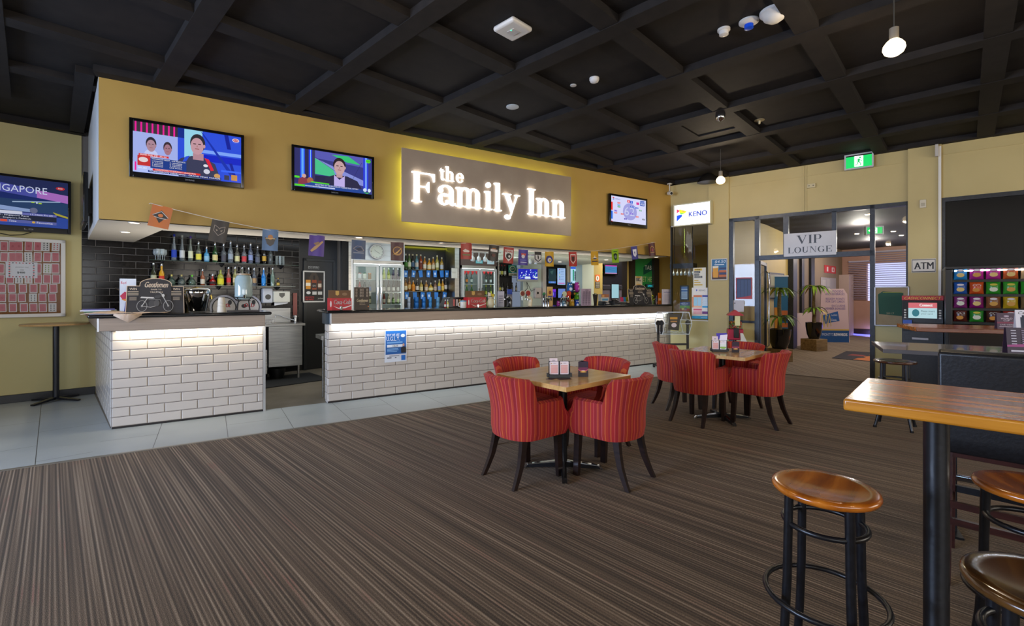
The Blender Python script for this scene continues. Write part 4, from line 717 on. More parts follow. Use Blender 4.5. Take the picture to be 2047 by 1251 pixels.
# service door, framed whiskey poster
def rectP(pl, x0, x1, xc, yt, yb, off=0): return rect(pl, x0, x1, xc, yt, yb, off)
c_, dw, dh = rect(pB, 607, 671, 640, 508, 732, 0.03)
t = thing('service_door', 'black door with architrave in the wall behind the staff opening', 'door', (c_.x, c_.y, 0.0), pB[1])
dh = 2.02
MB(mat('#17191B', 0.35)).b2(-dw / 2 + .05, dw / 2 - .05, 0.0, 0.025, 0.01, dh - .05).build('door_leaf', t, smooth=0)
MB(mat('#1E2123', 0.3)).b2(-dw / 2, -dw / 2 + .05, -0.015, 0.028, 0.0, dh).b2(dw / 2 - .05, dw / 2, -0.015, 0.028, 0, dh).b2(-dw / 2, dw / 2, -0.015, 0.028, dh - .05, dh).build('architrave', t, bev=0.004, smooth=0)
whisk = [('r', 0, 0, 1, 1, '#16120F'), ('p', [(.05, .5), (.4, .95), (.6, .95), (.95, .5)], '#3A2E24'), ('r', .12, .42, .34, .72, '#C88420'), ('r', .12, .52, .34, .62, '#E8DCC0'), ('r', .2, .72, .27, .84, '#2A1A10'), ('r', .4, .4, .62, .72, '#8A3A10'), ('r', .41, .46, .61, .62, '#1A1614'), ('t', 'OLD No.7', .43, .5, .59, .56, '#C8C0B0'), ('r', .47, .72, .55, .86, '#181210'), ('r', .68, .42, .86, .7, '#5A2A14'), ('r', .69, .48, .85, .6, '#C8B8A0'), ('r', .73, .7, .81, .82, '#181210'), ('e', .24, .3, .1, .05, '#D8D4CC'), ('r', .42, .24, .62, .34, '#C8C4BC'), ('r', .68, .24, .88, .34, '#C8C4BC'), ('t', 'WELCOME TO', .08, .13, .5, .18, '#D0383C'), ('t', 'THE FAMILY', .08, .06, .5, .11, '#D0383C'), ('t', "Jack Daniel's", .68, .08, .95, .14, '#D8D4CC')]
flat('framed_poster', 'framed whiskey poster with three bottles hung on the black service door', 'poster', pB, (606, 648.5, 542, 603.5), whisk, off=0.045, base='#120F0E', frame=mat('#B9BBBC', 0.3, 0.7), fw=0.018)
m = MB(mat('#C8C8C4', 0.5)); m.text("JACK DANIEL'S", -0.1, 0.02, 0.1, 0.055, 0); m.text('Taste of Our Whiskey', -0.1, 0, 0.1, 0.014, 0); p = W(627, 538, pl=pB, off=0.035)
m.build('door_lettering', label='pale arched whiskey lettering above the framed poster on black door', cat='lettering', loc=p, rz=pB[1], smooth=0)
# soap and towel dispensers
c_, a, b = rect(pB, 525.5, 546, 535, 576, 606, 0.10); t = thing('soap_dispenser', 'grey soap dispenser on the tiled wall below the glass shelves', 'dispenser', (c_.x, c_.y, c_.z - b / 2), pB[1])
MB(mat('#C4C8D0', 0.35)).b2(-a / 2, a / 2, 0, 0.1, 0, b).build('case', t, bev=0.02, seg=3); MB(mat('#222426', 0.3)).lathe([(a * .28, 0), (a * .28, .004)], c=(0, 0.0, b * .42), axis='y', n=18).build('window', t, smooth=0)
c_, a, b = rect(pB, 547, 580, 563, 582, 604, 0.12); t = thing('towel_dispenser', 'white paper towel dispenser right of the soap dispenser', 'dispenser', (c_.x, c_.y, c_.z - b / 2), pB[1])
MB(mat('#D4D2C4', 0.4)).b2(-a / 2, a / 2, 0, 0.12, 0, b).build('case', t, bev=0.008); MB(mat('#4A4A46', 0.3)).prism([(-.045, b * .85), (-.045, b * .6), (0, b * .38), (.045, b * .6), (.045, b * .85)], -0.003, 0.001).build('window', t, smooth=0)
MB(mat('#E8EAEC', 0.6)).prism([(-a * .42, 0), (-a * .42, -b * .3), (a * .38, -b * .12), (a * .42, 0)], 0.03, 0.034).build('paper_towel', t, smooth=0)
# stainless sink bench in the staff opening
t = thing('sink_bench', 'stainless steel sink bench with tall splashback behind the staff opening', 'sink', (0.0, 8.25, 0))
SX0, SX1 = W(500, 600, Y=8.25).x, W(607, 600, Y=8.25).x - 0.02
MB(M_STEEL).b2(SX0, SX1 + .04, -0.03, 0.45, 0.86, 0.90).build('bench_top', t, bev=0.004, smooth=0)
p0 = W(537, 600, Y=8.25).x
MB(M_STEEL).b2(p0, SX1, 0.0, 0.42, 0.22, 0.86).build('panel', t, bev=0.003, smooth=0)
MB(M_STEEL).b2(SX0, SX1 - .12, 0.42, 0.45, 0.9, 1.14).build('splashback', t, bev=0.004, smooth=0)
m = MB(M_STEEL).b2(SX0, p0 - .02, -0.02, 0.35, 0.12, 0.5); m.b2(SX0, p0 - .04, -0.015, 0.3, 0.56, 0.80); m.build('glass_washer', t, bev=0.004, smooth=0)
MB(M_BLACK).b2(p0 - .14, p0 - .05, -0.026, -0.02, 0.36, 0.46).b2(p0 - .10, p0 - .06, -0.027, -0.02, 0.42, 0.44, mat('#2A6AD0', 0.3)).b2(p0 - .11, p0 - .07, -0.026, -0.02, 0.24, 0.32, mat('#D8D4CC', 0.4)).build('controls', t, smooth=0)
for q in (SX0 + .05, p0 - .08, SX1 - .05): MB(M_STEEL).tube([(q, 0.05, 0.0), (q, 0.05, 0.22)], 0.018).build('leg', t)
m = MB(M_CHROME); fx = SX1 - .06; m.lathe([(0.022, 0.9), (0.022, 0.98), (0.03, 0.985), (0.03, 1.02)], c=(fx, 0.3, 0), n=12); m.tube([(fx, 0.3, 0.93), (fx - .12, 0.26, 0.97), (fx - .26, 0.2, 1.03), (fx - .31, 0.18, 1.03), (fx - .315, 0.18, 1.0)], 0.009); m.build('tap', t)
for q in (SX1 - .5, SX1 - .25): MB(M_BLACK).lathe([(.1, 0), (.13, .16), (.13, .17)], c=(q - .1, .2, 0.002), n=16).build('drum', t)
for i, q in enumerate((.92, .965)): pass
m = MB(M_CHROME); p = W(534, 628, Y=8.3)
m.b2(p.x - .1, p.x + .1, 8.28, 8.285, .96, .965).b2(p.x - .1, p.x + .1, 8.43, 8.435, .96, .965).b2(p.x - .1, p.x + .1, 8.28, 8.285, .905, .91).b2(p.x - .1, p.x + .1, 8.43, 8.435, .905, .91)
for q in range(6): m.bar((p.x - .1 + .04 * q, 8.28, .905), (p.x - .1 + .04 * q, 8.435, .905), .004); m.bar((p.x - .1 + .04 * q, 8.28, .905), (p.x - .1 + .04 * q, 8.28, .965), .004)
m.build('wire_rack', label='small wire draining rack on the stainless sink bench', cat='rack', loc=(0, 0, 0.0), smooth=0)
p = W(590, 600, pl=pB, off=0.03); MB(mat('#8A4A44', 0.4)).b2(-.035, .035, 0, .02, -.27, .13).build('wall_plate', label='narrow reddish stainless plate on the black wall right of sink', cat='plate', loc=p, rz=pB[1], smooth=0)
MB(noisy('ribbed_rubber', '#17181A', '#222326', (2, 90, 1), 0.7, bump=0.4)).prism([(0.56, 7.62), (1.62, 7.9), (1.45, 8.75), (0.35, 8.5)], 0.0, 0.012, plane='xy').build('rubber_mat', label='black ribbed rubber mat on the floor of the staff opening', cat='mat', loc=(0, 0, 0.001), smooth=0)
t = thing('underbar_bench', 'stainless underbar bench edge showing beside the long counter end', 'bench', (1.27, 6.42, 0)); MB(M_STEEL).b2(-0.06, 1.2, 0, .4, .78, .83).build('bench_top', t, smooth=0)
for q in (0.0, 1.1): MB(M_STEEL).tube([(q, .2, 0), (q, .2, .78)], .016).build('leg', t)

# ------------------------------------------------------------------ drinks fridges
ORD = ('first', 'second', 'third', 'fourth', 'fifth', 'sixth', 'seventh', 'eighth', 'ninth', 'tenth')
def colword(h):
    h = h.lstrip('#'); r, g, b = [int(h[i:i+2], 16) for i in (0, 2, 4)]; mx, mn = max(r, g, b), min(r, g, b)
    if mx - mn < 28: return 'white' if mx > 190 else 'grey' if mx > 90 else 'black'
    if r == mx: return ('yellow' if g > .8 * r else 'gold' if g > .62 * r else 'orange' if g > .42 * r else 'red') if b < .8 * g or g > b else 'red'
    if g == mx: return 'lime' if r > .75 * g else 'green'
    return 'purple' if r > g * 1.05 else 'blue'
M_FIN = mat('#C4D2D2', 0.4)
def fridge(label, x0, x1, yt, Yf, dep, contents, surround=False, stock=''):
    a = W(x0, 560, Y=Yf); b = W(x1, 560, Y=Yf); z = W((x0 + x1) / 2, yt, Y=Yf).z; w_ = b.x - a.x
    t = thing('drinks_fridge', label, 'fridge', ((a.x + b.x) / 2, Yf, 0)); h = w_ / 2
    m = MB(M_STEEL); m.b2(-h, -h + .03, 0, dep, 0, z).b2(h - .03, h, 0, dep, 0, z).b2(-h, h, dep - .03, dep, 0, z, M_FIN).b2(-h, h, 0, dep, z - .06, z).b2(-h, h, 0, dep, 0, .5)
    m.build('cabinet', t, smooth=0)
    for s_ in (-1, 1):
        l, r = (-h + .02, -.01) if s_ < 0 else (.01, h - .02)
        m = MB(mat('#AEB6BA', 0.35, 0.6)); m.b2(l, l + .045, -.04, -.005, .5, z - .07).b2(r - .045, r, -.04, -.005, .5, z - .07).b2(l + .045, r - .045, -.04, -.005, .5, .55).b2(l + .045, r - .045, -.04, -.005, z - .12, z - .07)
        d = m.build('door', t, smooth=0)
        MB(M_PANE).add([(l + .045, -.02, .55), (r - .045, -.02, .55), (r - .045, -.02, z - .12), (l + .045, -.02, z - .12)], [(0, 1, 2, 3)]).build('pane', d)
        MB(M_CHROME).b2((r - .04) if s_ < 0 else (l + .01), (r - .012) if s_ < 0 else (l + .038), -.06, -.04, .9, 1.5).build('handle', d, bev=.004)
    zs = [z - .35, z - .59, z - .82] if not surround else [z - .39, z - .64, z - .87]
    for q in zs: MB(mat('#D4DEDE', 0.4)).b2(-h + .04, h - .04, .04, dep - .06, q - .012, q).build('rack', t, smooth=0)
    MB(em('#E8F6F4', 5)).b2(-h + .05, h - .05, .02, .05, z - .085, z - .062).build('light_tube', t, smooth=0)
    for q in (-h + .045, h - .055): MB(em('#E8F6F4', 3.2)).b2(q, q + .01, .015, .03, .6, z - .1).build('light_tube', t, smooth=0)
    k = 0
    for ri, q in enumerate(zs):
        row = contents[ri % len(contents)]; n = len(row)
        for j, (sh, g, l, c3) in enumerate(row):
            xx = -h + .085 + (2 * h - .17) * j / (n - 1)
            if abs(xx) < .05: continue
            for dd in (.12,):
                ww_ = ('can' if sh == 'can' else 'bottle')
                lab_ = '%s%s with %s label, %s from left, %s rack of the fridge %s' % ('drink ' if sh == 'can' else '', ww_, colword(l), ORD[j], ('top', 'middle', 'bottom')[ri], stock)
                bottle((t.location.x + xx, Yf + dd, q + .0), sh, g, l, c3, lab_, 'bottles in the ' + ('right' if surround else 'left') + ' fridge, ' + ('top', 'middle', 'bottom')[ri] + ' rack', .95 if sh != 'wine' else .68)
    return t, z, w_
cl = lambda l: ('beer', '#B8C0B8', l, '#D0D0D0')
R1 = [('can', '#C8CCCC', '#D8DCD8', None), ('can', '#A8443C', '#C8CCD0', None), ('can', '#2A6A3A', '#D8DCD0', None), ('can', '#B87838', '#8A6A40', None), ('beer', '#98A0A8', '#A83038', '#C83030'), ('beer', '#A8B0B4', '#28304A', '#D0D4D8'), ('beer', '#A0AA50', '#B8C060', '#D8D8C0'), ('beer', '#98A048', '#B0B850', '#D8D8C0'), ('beer', '#484058', '#38304A', '#C8C8D0'), ('beer', '#403A50', '#302A40', '#C8C8D0')]
R2 = [('beer', '#5A2A20', '#C83838', '#D8D8D8'), ('beer', '#A02028', '#C8C8C8', '#D8D8D8'), ('beer', '#30484A', '#E0E0E0', '#C0C0C0'), ('beer', '#C8D4D8', '#3078C0', '#C8D4D8'), ('beer', '#2E5A1E', '#C8D040', '#C8C840'), ('beer', '#58702A', '#D8D878', '#C8C840'), ('beer', '#3A5228', '#E0DCD0', '#505050'), ('beer', '#2A3A24', '#D8D4C8', '#505050'), ('beer', '#222A20', '#E8E4DC', '#404040'), ('beer', '#1A2018', '#D8D4CC', '#404040')]
R3 = [('beer', '#303020', '#D8D040', '#202020'), ('beer', '#403820', '#E0D840', '#202020'), ('beer', '#C8D0D0', '#E0E4E0', '#202020'), ('beer', '#B8B090', '#E0D8B0', '#C8C8B0'), ('beer', '#C86A20', '#E0A040', '#E0E0D0'), ('beer', '#6A4A20', '#C8A860', '#E0E0D0'), ('beer', '#7A2A20', '#D8C8B8', '#E0E0D0'), ('beer', '#8A8A60', '#D8D4B0', '#E0E0D0'), ('beer', '#48622A', '#70A048', '#E0E0D0'), ('beer', '#486028', '#88B058', '#E0E0D0')]
t, z1_, w1_ = fridge('tall two-door glass fridge full of bottles under the wall clock', 703, 808, 521, 8.79, 0.5, [R1, R2, R3], stock='under the clock')
a = W(703, 500, Y=8.8).x; b = W(808, 500, Y=8.8).x
mb = MB(mat('#C8D2D6', 0.3, 0.2))
for i in range(4): mb.b2(a - .02, b + .02, 8.83 - .003 * (i % 2), 8.88, 2.0 + .1 * i, 2.098 + .1 * i)
mb.build('wall_cladding', kind=ST, smooth=0)
MB(M_STEEL).b2(a - .06, a - .01, 8.78, 9.3, 0, 2.4).b2(a - .012, a + .01, 8.77, 8.8, 0, 2.4, mat('#C8CCD0', .3, .6)).build('wall_steel_end', kind=ST, smooth=0)
# clock
p = W(752.5, 503, Y=8.8); t = thing('wall_clock', 'round silver wall clock above the left drinks fridge', 'clock', (p.x, 8.80, p.z)); r = .145
MB(M_ALU).lathe([(r, 0), (r, .03), (r - .008, .045), (r - .022, .045), (r - .026, .02)], axis='y', n=36).build('rim', t)
m = MB(mat('#C6CEC2', 0.4)).lathe([(r - .02, 0.02), (0.0001, .021)], axis='y', n=36)
m.build('dial', t, smooth=0)
m = MB(M_BLACK)
for i in range(12):
    A = R(30 * i); q = r - .04
    if i % 3: m.box((q * sin(A), -.0225, q * cos(A)), (.005, .001, .012))
    else: m.text({0: '12', 3: '3', 6: '6', 9: '9'}[i], q * sin(A) - .01, q * cos(A) - .01, q * sin(A) + .01, q * cos(A) + .01, -.0225)
m.build('numerals', t, smooth=0)
m = MB(M_BLACK).bar((-.01, -.026, .005), (.055, -.026, -.035), .007, .002); m.build('hour_hand', t, smooth=0)
MB(M_BLACK).bar((.01, -.028, -.01), (-.05, -.028, .035), .004, .002).build('minute_hand', t, smooth=0)
# stainless panel left of fridge: payment plate and a small notice
p = W(681, 570, Y=9.0)
# whiskey shelves between the fridges
def linshelf(label, xa, xb, yb, xm, Yw, depth, m=M_SHG, brackets=True):
    pl = ((0, Yw), 0.0); return wallshelf('wall_shelf', label, pl, xa, xb, yb, xm, depth, m, brackets=brackets)
t3, z3, _, _ = linshelf('upper dark shelf of whiskeys between the two fridges', 810, 889, 539, 850, 9.3, .22)
t4, z4, _, _ = linshelf('lower dark shelf of whiskeys between the two fridges', 810, 893, 582, 850, 9.3, .22)
BWp = ((0, 9.3), 0.0)
U2 = [(811, 'wine', '#1E3A1A', '#3A7A28', 'dark green wine-like bottle'), (818, 'wine', '#5A7A4A', '#D8DCC0', 'green bottle with white label'), (825, 'wine', '#14141A', '#3A5A78', 'black and blue tall bottle'), (833, 'wine', '#5A8AA0', '#C8C8C0', 'pale blue bottle with yellow base'), (841, 'wine', '#8A3A18', '#6A2A18', 'reddish amber tall bottle'), (849, 'round', '#B87828', '#D8D4C0', 'amber bottle with round white label'), (858, 'square', '#C89028', '#D8D0A8', 'wide amber bottle with cream label and red cap'), (866, 'round', '#A06A24', '#C8C0A0', 'amber bottle with pale label'), (874, 'wine', '#A8A050', '#D8D8B0', 'tall pale gold bottle'), (883, 'round', '#A88838', '#B8C0C8', 'gold bottle with grey label')]
for x, sh, g, l, d_ in U2: bottle(onshelf(x, z3, BWp, .12), sh, g, l, '#C8C4B8', d_ + ', on the upper whiskey shelf', 'bottles on the upper whiskey shelf', .98)
L2 = [(811, 'round', '#9A6A28', '#D8D0B0', 'amber bottle with cream label at the left end'), (818, 'wine', '#8A5A22', '#C8A868', 'tall amber bottle with tan label'), (826, 'square', '#D88A18', '#C87818', 'bright orange square bottle'), (834, 'round', '#2A2420', '#D0CCC4', 'black-labelled square-shouldered bottle'), (842, 'square', '#A89038', '#D0C898', 'gold square bottle with round label'), (852, 'square', '#A87838', '#C8B8A0', 'broad tan bottle'), (861, 'flask', '#B89838', '#D8D098', 'squat gold flask'), (870, 'square', '#7A5A48', '#A89888', 'brown broad bottle'), (878, 'round', '#C8B040', '#8A98B8', 'yellow bottle with grey-blue label'), (885, 'round', '#C88A20', '#D8B850', 'golden bottle near the right end'), (891, 'wine', '#181414', '#C8C4BC', 'slim black bottle at the right end')]
for x, sh, g, l, d_ in L2: bottle(onshelf(x, z4, BWp, .12), sh, g, l, '#B8B4A8', d_ + ', on the lower whiskey shelf', 'bottles on the lower whiskey shelf', .9)
# lime cove light above the shelves
xa, xb = W(808, 490, Y=9.2).x, W(1090, 490, Y=9.2).x
t = thing('cove_light', 'lime yellow cove light strip above the back shelves', 'light strip', ((xa + xb) / 2, 9.2, 2.33)); L_ = (xb - xa) / 2
MB(em('#D8D820', 7)).b2(-L_, L_, .06, .09, 0, .02).build('diffuser', t, smooth=0); MB(mat('#C8C840', .5)).b2(-L_, L_, 0, .02, -.01, .02).build('fascia', t, smooth=0)
# rows of blue promotional flags under both shelves
def bflag(x, y, ya, tilt, white, label):
    p = W(x, y, pl=BWp, off=.235); p2 = W(x, ya, pl=BWp, off=.235); h = p.z - p2.z; w_ = h * .62
    t = thing('blue_flag', label, 'flag', (p.x, p.y, p.z - h), 0, 'blue flags hanging from the whiskey shelves'); t.rotation_euler = (0, R(tilt), 0)
    m = MB(mat('#1D74C8', 0.5)).prism([(-w_ * .42, 0), (w_ * .42, 0), (w_ * .5, h), (-w_ * .5, h)], 0, .002); m.build('cloth', t, smooth=0)
    if white: MB(mat('#C8DCF0', .5)).art([('e', .5, .5, .22, .2, '#BCD4EE'), ('r', .3, .15, .7, .22, '#BCD4EE')], -w_ / 2, 0, w_, h, 0).build('print', t, smooth=0)
for i, (x, wt) in enumerate(((811, 1), (826, 1), (842, 0), (856, 1), (870, 1), (884, 0), (893, 1))): bflag(x, 540.5, 554, (3, 6, -8, 4, -2, -6, 3)[i], wt, 'small blue flag under the upper whiskey shelf, number %s from the left' % ('one', 'two', 'three', 'four', 'five', 'six', 'seven')[i])
for i, (x, wt) in enumerate(((813, 1), (830, 0), (844, 1), (858, 1), (872, 0), (888, 1))): bflag(x, 584, 598, (2, -3, 5, -4, 2, 6)[i], wt, 'small blue flag under the lower whiskey shelf, number %s from the left' % ('one', 'two', 'three', 'four', 'five', 'six')[i])
t = thing('backbar_cooler', 'dark back bar cooler cabinet below the whiskey shelves', 'cabinet', (W(850, 600, Y=9.1).x, 9.0, 0)); MB(M_BLACKM).b2(-.45, .45, 0, .28, 0, .98).build('cabinet_body', t, smooth=0)
for q in (-.225, .225): MB(mat('#0C1216', .1)).b2(q - .2, q + .2, -.012, 0, .1, .92).build('door', t, smooth=0)
rz_ = W(850, 613, Y=9.05)
for i, (x, c1, w2) in enumerate(((817, '#A8B8D0', .07), (832, '#1868B8', .1), (847, '#2070C0', .08), (860, '#3A88C8', .07), (875, '#5A90B8', .08))):
    p = W(x, 600, Y=9.08); t = thing('promo_can_stack', 'stack of blue promotional cans on the back bar, %s' % ('left end', 'second from left', 'in the middle', 'fourth from left', 'right end')[i], 'can', (p.x, 9.08, .98), 0, 'blue can stacks on the back bar'); m = MB(mat(c1, .35, .3))
    for q in range(3): m.lathe([(w2 / 2 * .9, q * .11), (w2 / 2, q * .11 + .008), (w2 / 2, q * .11 + .1), (w2 / 2 * .9, q * .11 + .108)], n=14)
    m.build('cans', t)
# second fridge with red pennants
RR = [[('wine', '#20301A', '#C8D0D8', '#C8A030'), ('wine', '#202824', '#D88030', '#303030'), ('wine', '#88A8A0', '#C8D8D4', '#C83030'), ('wine', '#88883A', '#C8C848', '#888830'), ('wine', '#1A301C', '#A83030', '#303030'), ('wine', '#1A301C', '#C8D8D8', '#303030'), ('wine', '#182A18', '#C8D4D8', '#303030')],
      [('beer', '#3A6A1E', '#88B038', '#C8C840')] * 4 + [('beer', '#3A5A1E', '#C8C848', '#C8C840')] * 3, [('beer', '#3A6A1E', '#88B038', '#C8C840')] * 7]
t, z2_, w2_ = fridge('second glass fridge with red pennants right of the whiskey shelves', 921, 993, 531, 8.79, 0.5, RR, True, stock='with pennants')
a, b = W(921, 520, Y=8.79).x, W(993, 520, Y=8.79).x
MB(mat('#4A3A34', .45)).b2(a, b, 8.78, 9.29, z2_, 2.4).build('wall_fridge_surround', kind=ST, smooth=0)
MB(M_STEEL).b2(a - .12, a - .02, 8.82, 9.29, 0, 2.4).b2(b + .02, b + .06, 8.78, 9.29, 0, 2.4).build('wall_steel_end', kind=ST, smooth=0)
for i, x in enumerate((929, 936, 945, 953, 968, 976, 982)):
    p = W(x, 536, Y=8.86); t = thing('red_pennant', 'red football pennant hanging inside the right fridge, %s from left' % ('first', 'second', 'third', 'fourth', 'fifth', 'sixth', 'seventh')[i], 'pennant', (p.x, 8.86, p.z - .1), 0, 'red pennants inside the right fridge')
    MB(mat('#C81E24', .5)).prism([(-.035, .1), (-.035, .02), (0, -.04), (.035, .02), (.035, .1)], 0, .002).build('cloth', t, smooth=0); MB(mat('#D88030' if x < 960 else '#D8D8D8', .5)).prism([(-.02, .09), (-.012, .04), (.012, .05), (.02, .09)], -.002, -.0005).build('print', t, smooth=0)
flat('fridge_sticker', 'teal sticker on the brown header above the right fridge', 'sticker', ((0, 8.78), 0.0), (951, 965, 520, 526.5), [('t', 'COLD BEER', .08, .2, .92, .8, '#BFE8EC')], off=.002, th=.001, base='#3A9AA8')
flat('fridge_notice', 'pale blue notice at the right of the brown fridge header', 'notice', ((0, 8.78), 0.0), (974, 988, 518, 528), [], off=.002, th=.001, base='#A8C4D0')
flat('paper_notice', 'curled white paper notice on the stainless panel left of the second fridge', 'notice', ((0, 8.8), 0.0), (900, 917, 536, 556), [('r', .1, .6, .8, .64, '#A8A8A0'), ('r', .1, .5, .7, .54, '#A8A8A0')], off=.03, th=.001, base='#C8CAC4', rz=R(25))
# shelves and white wall right of the second fridge
t5, z5, _, _ = linshelf('dark shelf of wine bottles between second fridge and small television', 996, 1040, 553, 1018, 9.3, .2, M_BLACKM, False)
t6, z6, _, _ = linshelf('low dark shelf of mixers behind the beer taps', 996, 1040, 582, 1018, 9.3, .2, M_BLACKM, False)
for x, l, d_ in ((998, '#C8D4D8', 'dark wine bottle with pale blue label'), (1003, '#C8CC60', 'dark wine bottle with yellow label and red cap'), (1009, '#C8D0CC', 'dark wine bottle with white label and red cap')): bottle(onshelf(x, z5, BWp, .12), 'wine', '#14201A', l, '#A82028', d_ + ', on the right dark shelf', 'wine bottles on the right dark shelf', .85)
for x, l, d_ in ((999, '#D8D040', 'small dark bottle with yellow label'), (1004, '#C8C8B8', 'small dark bottle with white label'), (1014, '#4A4A58', 'small dark bottle in the middle'), (1024, '#5A5048', 'small dark bottle with brown label'), (1032, '#8A8478', 'small dark bottle with grey label')): bottle(onshelf(x, z6, BWp, .12), 'beer', '#1A1A1A', l, '#303030', d_ + ', on the low dark shelf', 'mixers on the low dark shelf', .85)
flat('sign_plate', 'square green sign with round white crest left of the small television', 'sign', BWp, (1016.5, 1033, 530, 545), [('e', .5, .5, .36, .4, '#D8D4B8'), ('e', .5, .5, .3, .33, '#1C5A48'), ('t', 'CUFS', .3, .42, .7, .62, '#D8D4B8')], off=.06, base='#12806A', group=None)
flat('price_card', 'small black and cream card below the square green sign', 'card', BWp, (1017, 1033, 546, 551), [('r', .1, .2, .5, .4, '#222222'), ('r', .1, .6, .9, .75, '#222222')], off=.06, base='#C8C8A8')
AM = [('r', 0, 0, 1, 1, '#2028B8')]
for i in range(46): x, y = random.random() * .92, random.random() * .85; AM.append(('p', [(x, y), (x + .05, y + .02), (x + .06, y + .14), (x + .01, y + .1)], random.choice(['#E8F0FF', '#8AA8FF', '#1418A0', '#C8D8FF', '#3A48D8', '#40A8A0'])))
AM += [('p', [(.3, .12), (.36, .28), (.6, .26), (.62, .06), (.35, .04)], '#E0F0FF'), ('p', [(.7, .26), (.98, .26), (.98, .14), (.88, .1)], '#E8F4FF')]
tv('small silver television on a wall arm behind the beer taps showing a blue crowd scene', BWp, (1034.5, 1076, 536, 562.5), AM, bezel=mat('#B4B8B4', 0.35, .4), bz=.02, bot=.05, off=.25)
m = MB(M_BLACK).tube([(0, -.02, .1), (.05, .02, -.05), (-.1, .05, -.2)], .008).tube([(.0, -.02, .1), (.15, .0, -.12), (.3, .02, -.05)], .006)
p = W(1052, 572, Y=9.2); m.build('television_cable', label='loose black cables hanging below the small silver television', cat='cable', loc=p)
c_, a, b = rect(BWp, 1070, 1083, 1076, 575, 596, .1); t = thing('hand_dryer', 'pale dispenser on the mint wall right of the beer taps', 'dispenser', (c_.x, c_.y, c_.z - b / 2)); MB(mat('#C8BCB8', .35)).b2(-a / 2, a / 2, 0, .1, 0, b).build('case', t, bev=.02, seg=3); MB(M_BLACK).lathe([(.03, 0), (.03, .004)], c=(-.02, 0, b * .5), axis='y', n=14).build('window', t, smooth=0)
MB(mat('#C8C0B8', .5)).b2(W(1083, 500, Y=9.25).x, W(1090, 500, Y=9.25).x, 9.2, 9.28, 0, 2.4).build('trim_5', kind=ST, smooth=0)
# wall of vertical screens in dark surround
xa, xb = W(1092, 500, Y=9.2).x, W(1164, 500, Y=9.2).x
MB(mat('#16181E', .3)).b2(xa, xb, 9.2, 9.27, .9, W(1130, 514, Y=9.2).z).b2(xa, xb, 9.2, 9.27, W(1130, 514, Y=9.2).z, 2.4, mat('#B0A48C', .5)).b2(W(1132, 500, Y=9.2).x, W(1138, 500, Y=9.2).x, 9.15, 9.2, .9, 2.3, mat('#C8BCA8', .5)).build('wall_screens', kind=ST, smooth=0)
SCP = ((0, 9.2), 0.0)
def sc_(name, label, box, items, s=.8, off=.03, group=None): return tv(label, SCP, box, items, name=name, bz=.012, bot=.012, off=off, s=s, group=group, arm=False)
sc_('information_screen', 'tall dark information screen at the left of the screen wall', (1096, 1112, 536, 568), [('r', 0, 0, 1, 1, '#1E3840'), ('p', [(.2, .8), (.5, .6), (.7, .9)], '#3A5A58'), ('r', 0, .04, 1, .16, '#3A78D8'), ('t', 'FORM', .3, .08, .8, .13, '#E8F0FF')], off=.05)
sc_('information_screen', 'tall pale information screen with coloured list, second on the screen wall', (1113.5, 1131, 535, 570), [('r', 0, 0, 1, 1, '#A8C8F4')] + [('r', .25, .88 - .1 * i, .35, .94 - .1 * i, ['#C02858', '#60C8E8', '#2868D8', '#C8D040', '#20A048', '#1838A0', '#A82890'][i]) for i in range(7)] + [('r', .4, .9 - .1 * i, .8, .92 - .1 * i, '#6080B0') for i in range(7)] + [('r', .1, .06, .9, .12, '#C86AB8')], off=.05)
sc_('information_screen', 'tall bright information screen with green table behind the charity figures', (1139, 1158, 532, 567), [('r', 0, 0, 1, 1, '#B8E4F8'), ('r', .05, .86, .65, .98, '#2A60E0'), ('r', .3, .15, .45, .82, '#10906A'), ('r', .5, .15, .95, .72, '#20303A')] + [('r', .52 + .15 * j, .2 + .1 * i, .57 + .15 * j, .23 + .1 * i, '#D8E8F0') for i in range(5) for j in range(3)], off=.05)
sc_('information_screen', 'low purple screen at the left of the screen wall', (1103, 1112, 577, 595), [('r', 0, 0, 1, 1, '#3A20A8'), ('r', 0, .7, 1, 1, '#7A30E0'), ('r', .3, .2, .4, .6, '#A0A8FF')], off=.05)
sc_('information_screen', 'low pale blue screen below the coloured list screen', (1115, 1131, 576, 596), [('r', 0, 0, 1, 1, '#7A98E8')], off=.05, s=.6)
# orange and black notice on cream strip
PIER = ((0, 8.92), 0.0)
flat('safety_notice', 'orange notice with white oval on the cream pier', 'notice', PIER, (1190, 1199, 549, 562.5), [('e', .5, .48, .34, .4, '#F0EEE8'), ('r', .42, .3, .58, .7, '#3A3A3A')], off=.006, base='#E8702A')
flat('safety_notice', 'small black text notice below the orange one on the pier', 'notice', PIER, (1190, 1199, 563.5, 576), [('r', .1, .12 + .18 * i, .9, .2 + .18 * i, '#C8C0B0') for i in range(5)], off=.006, base='#2A2624')
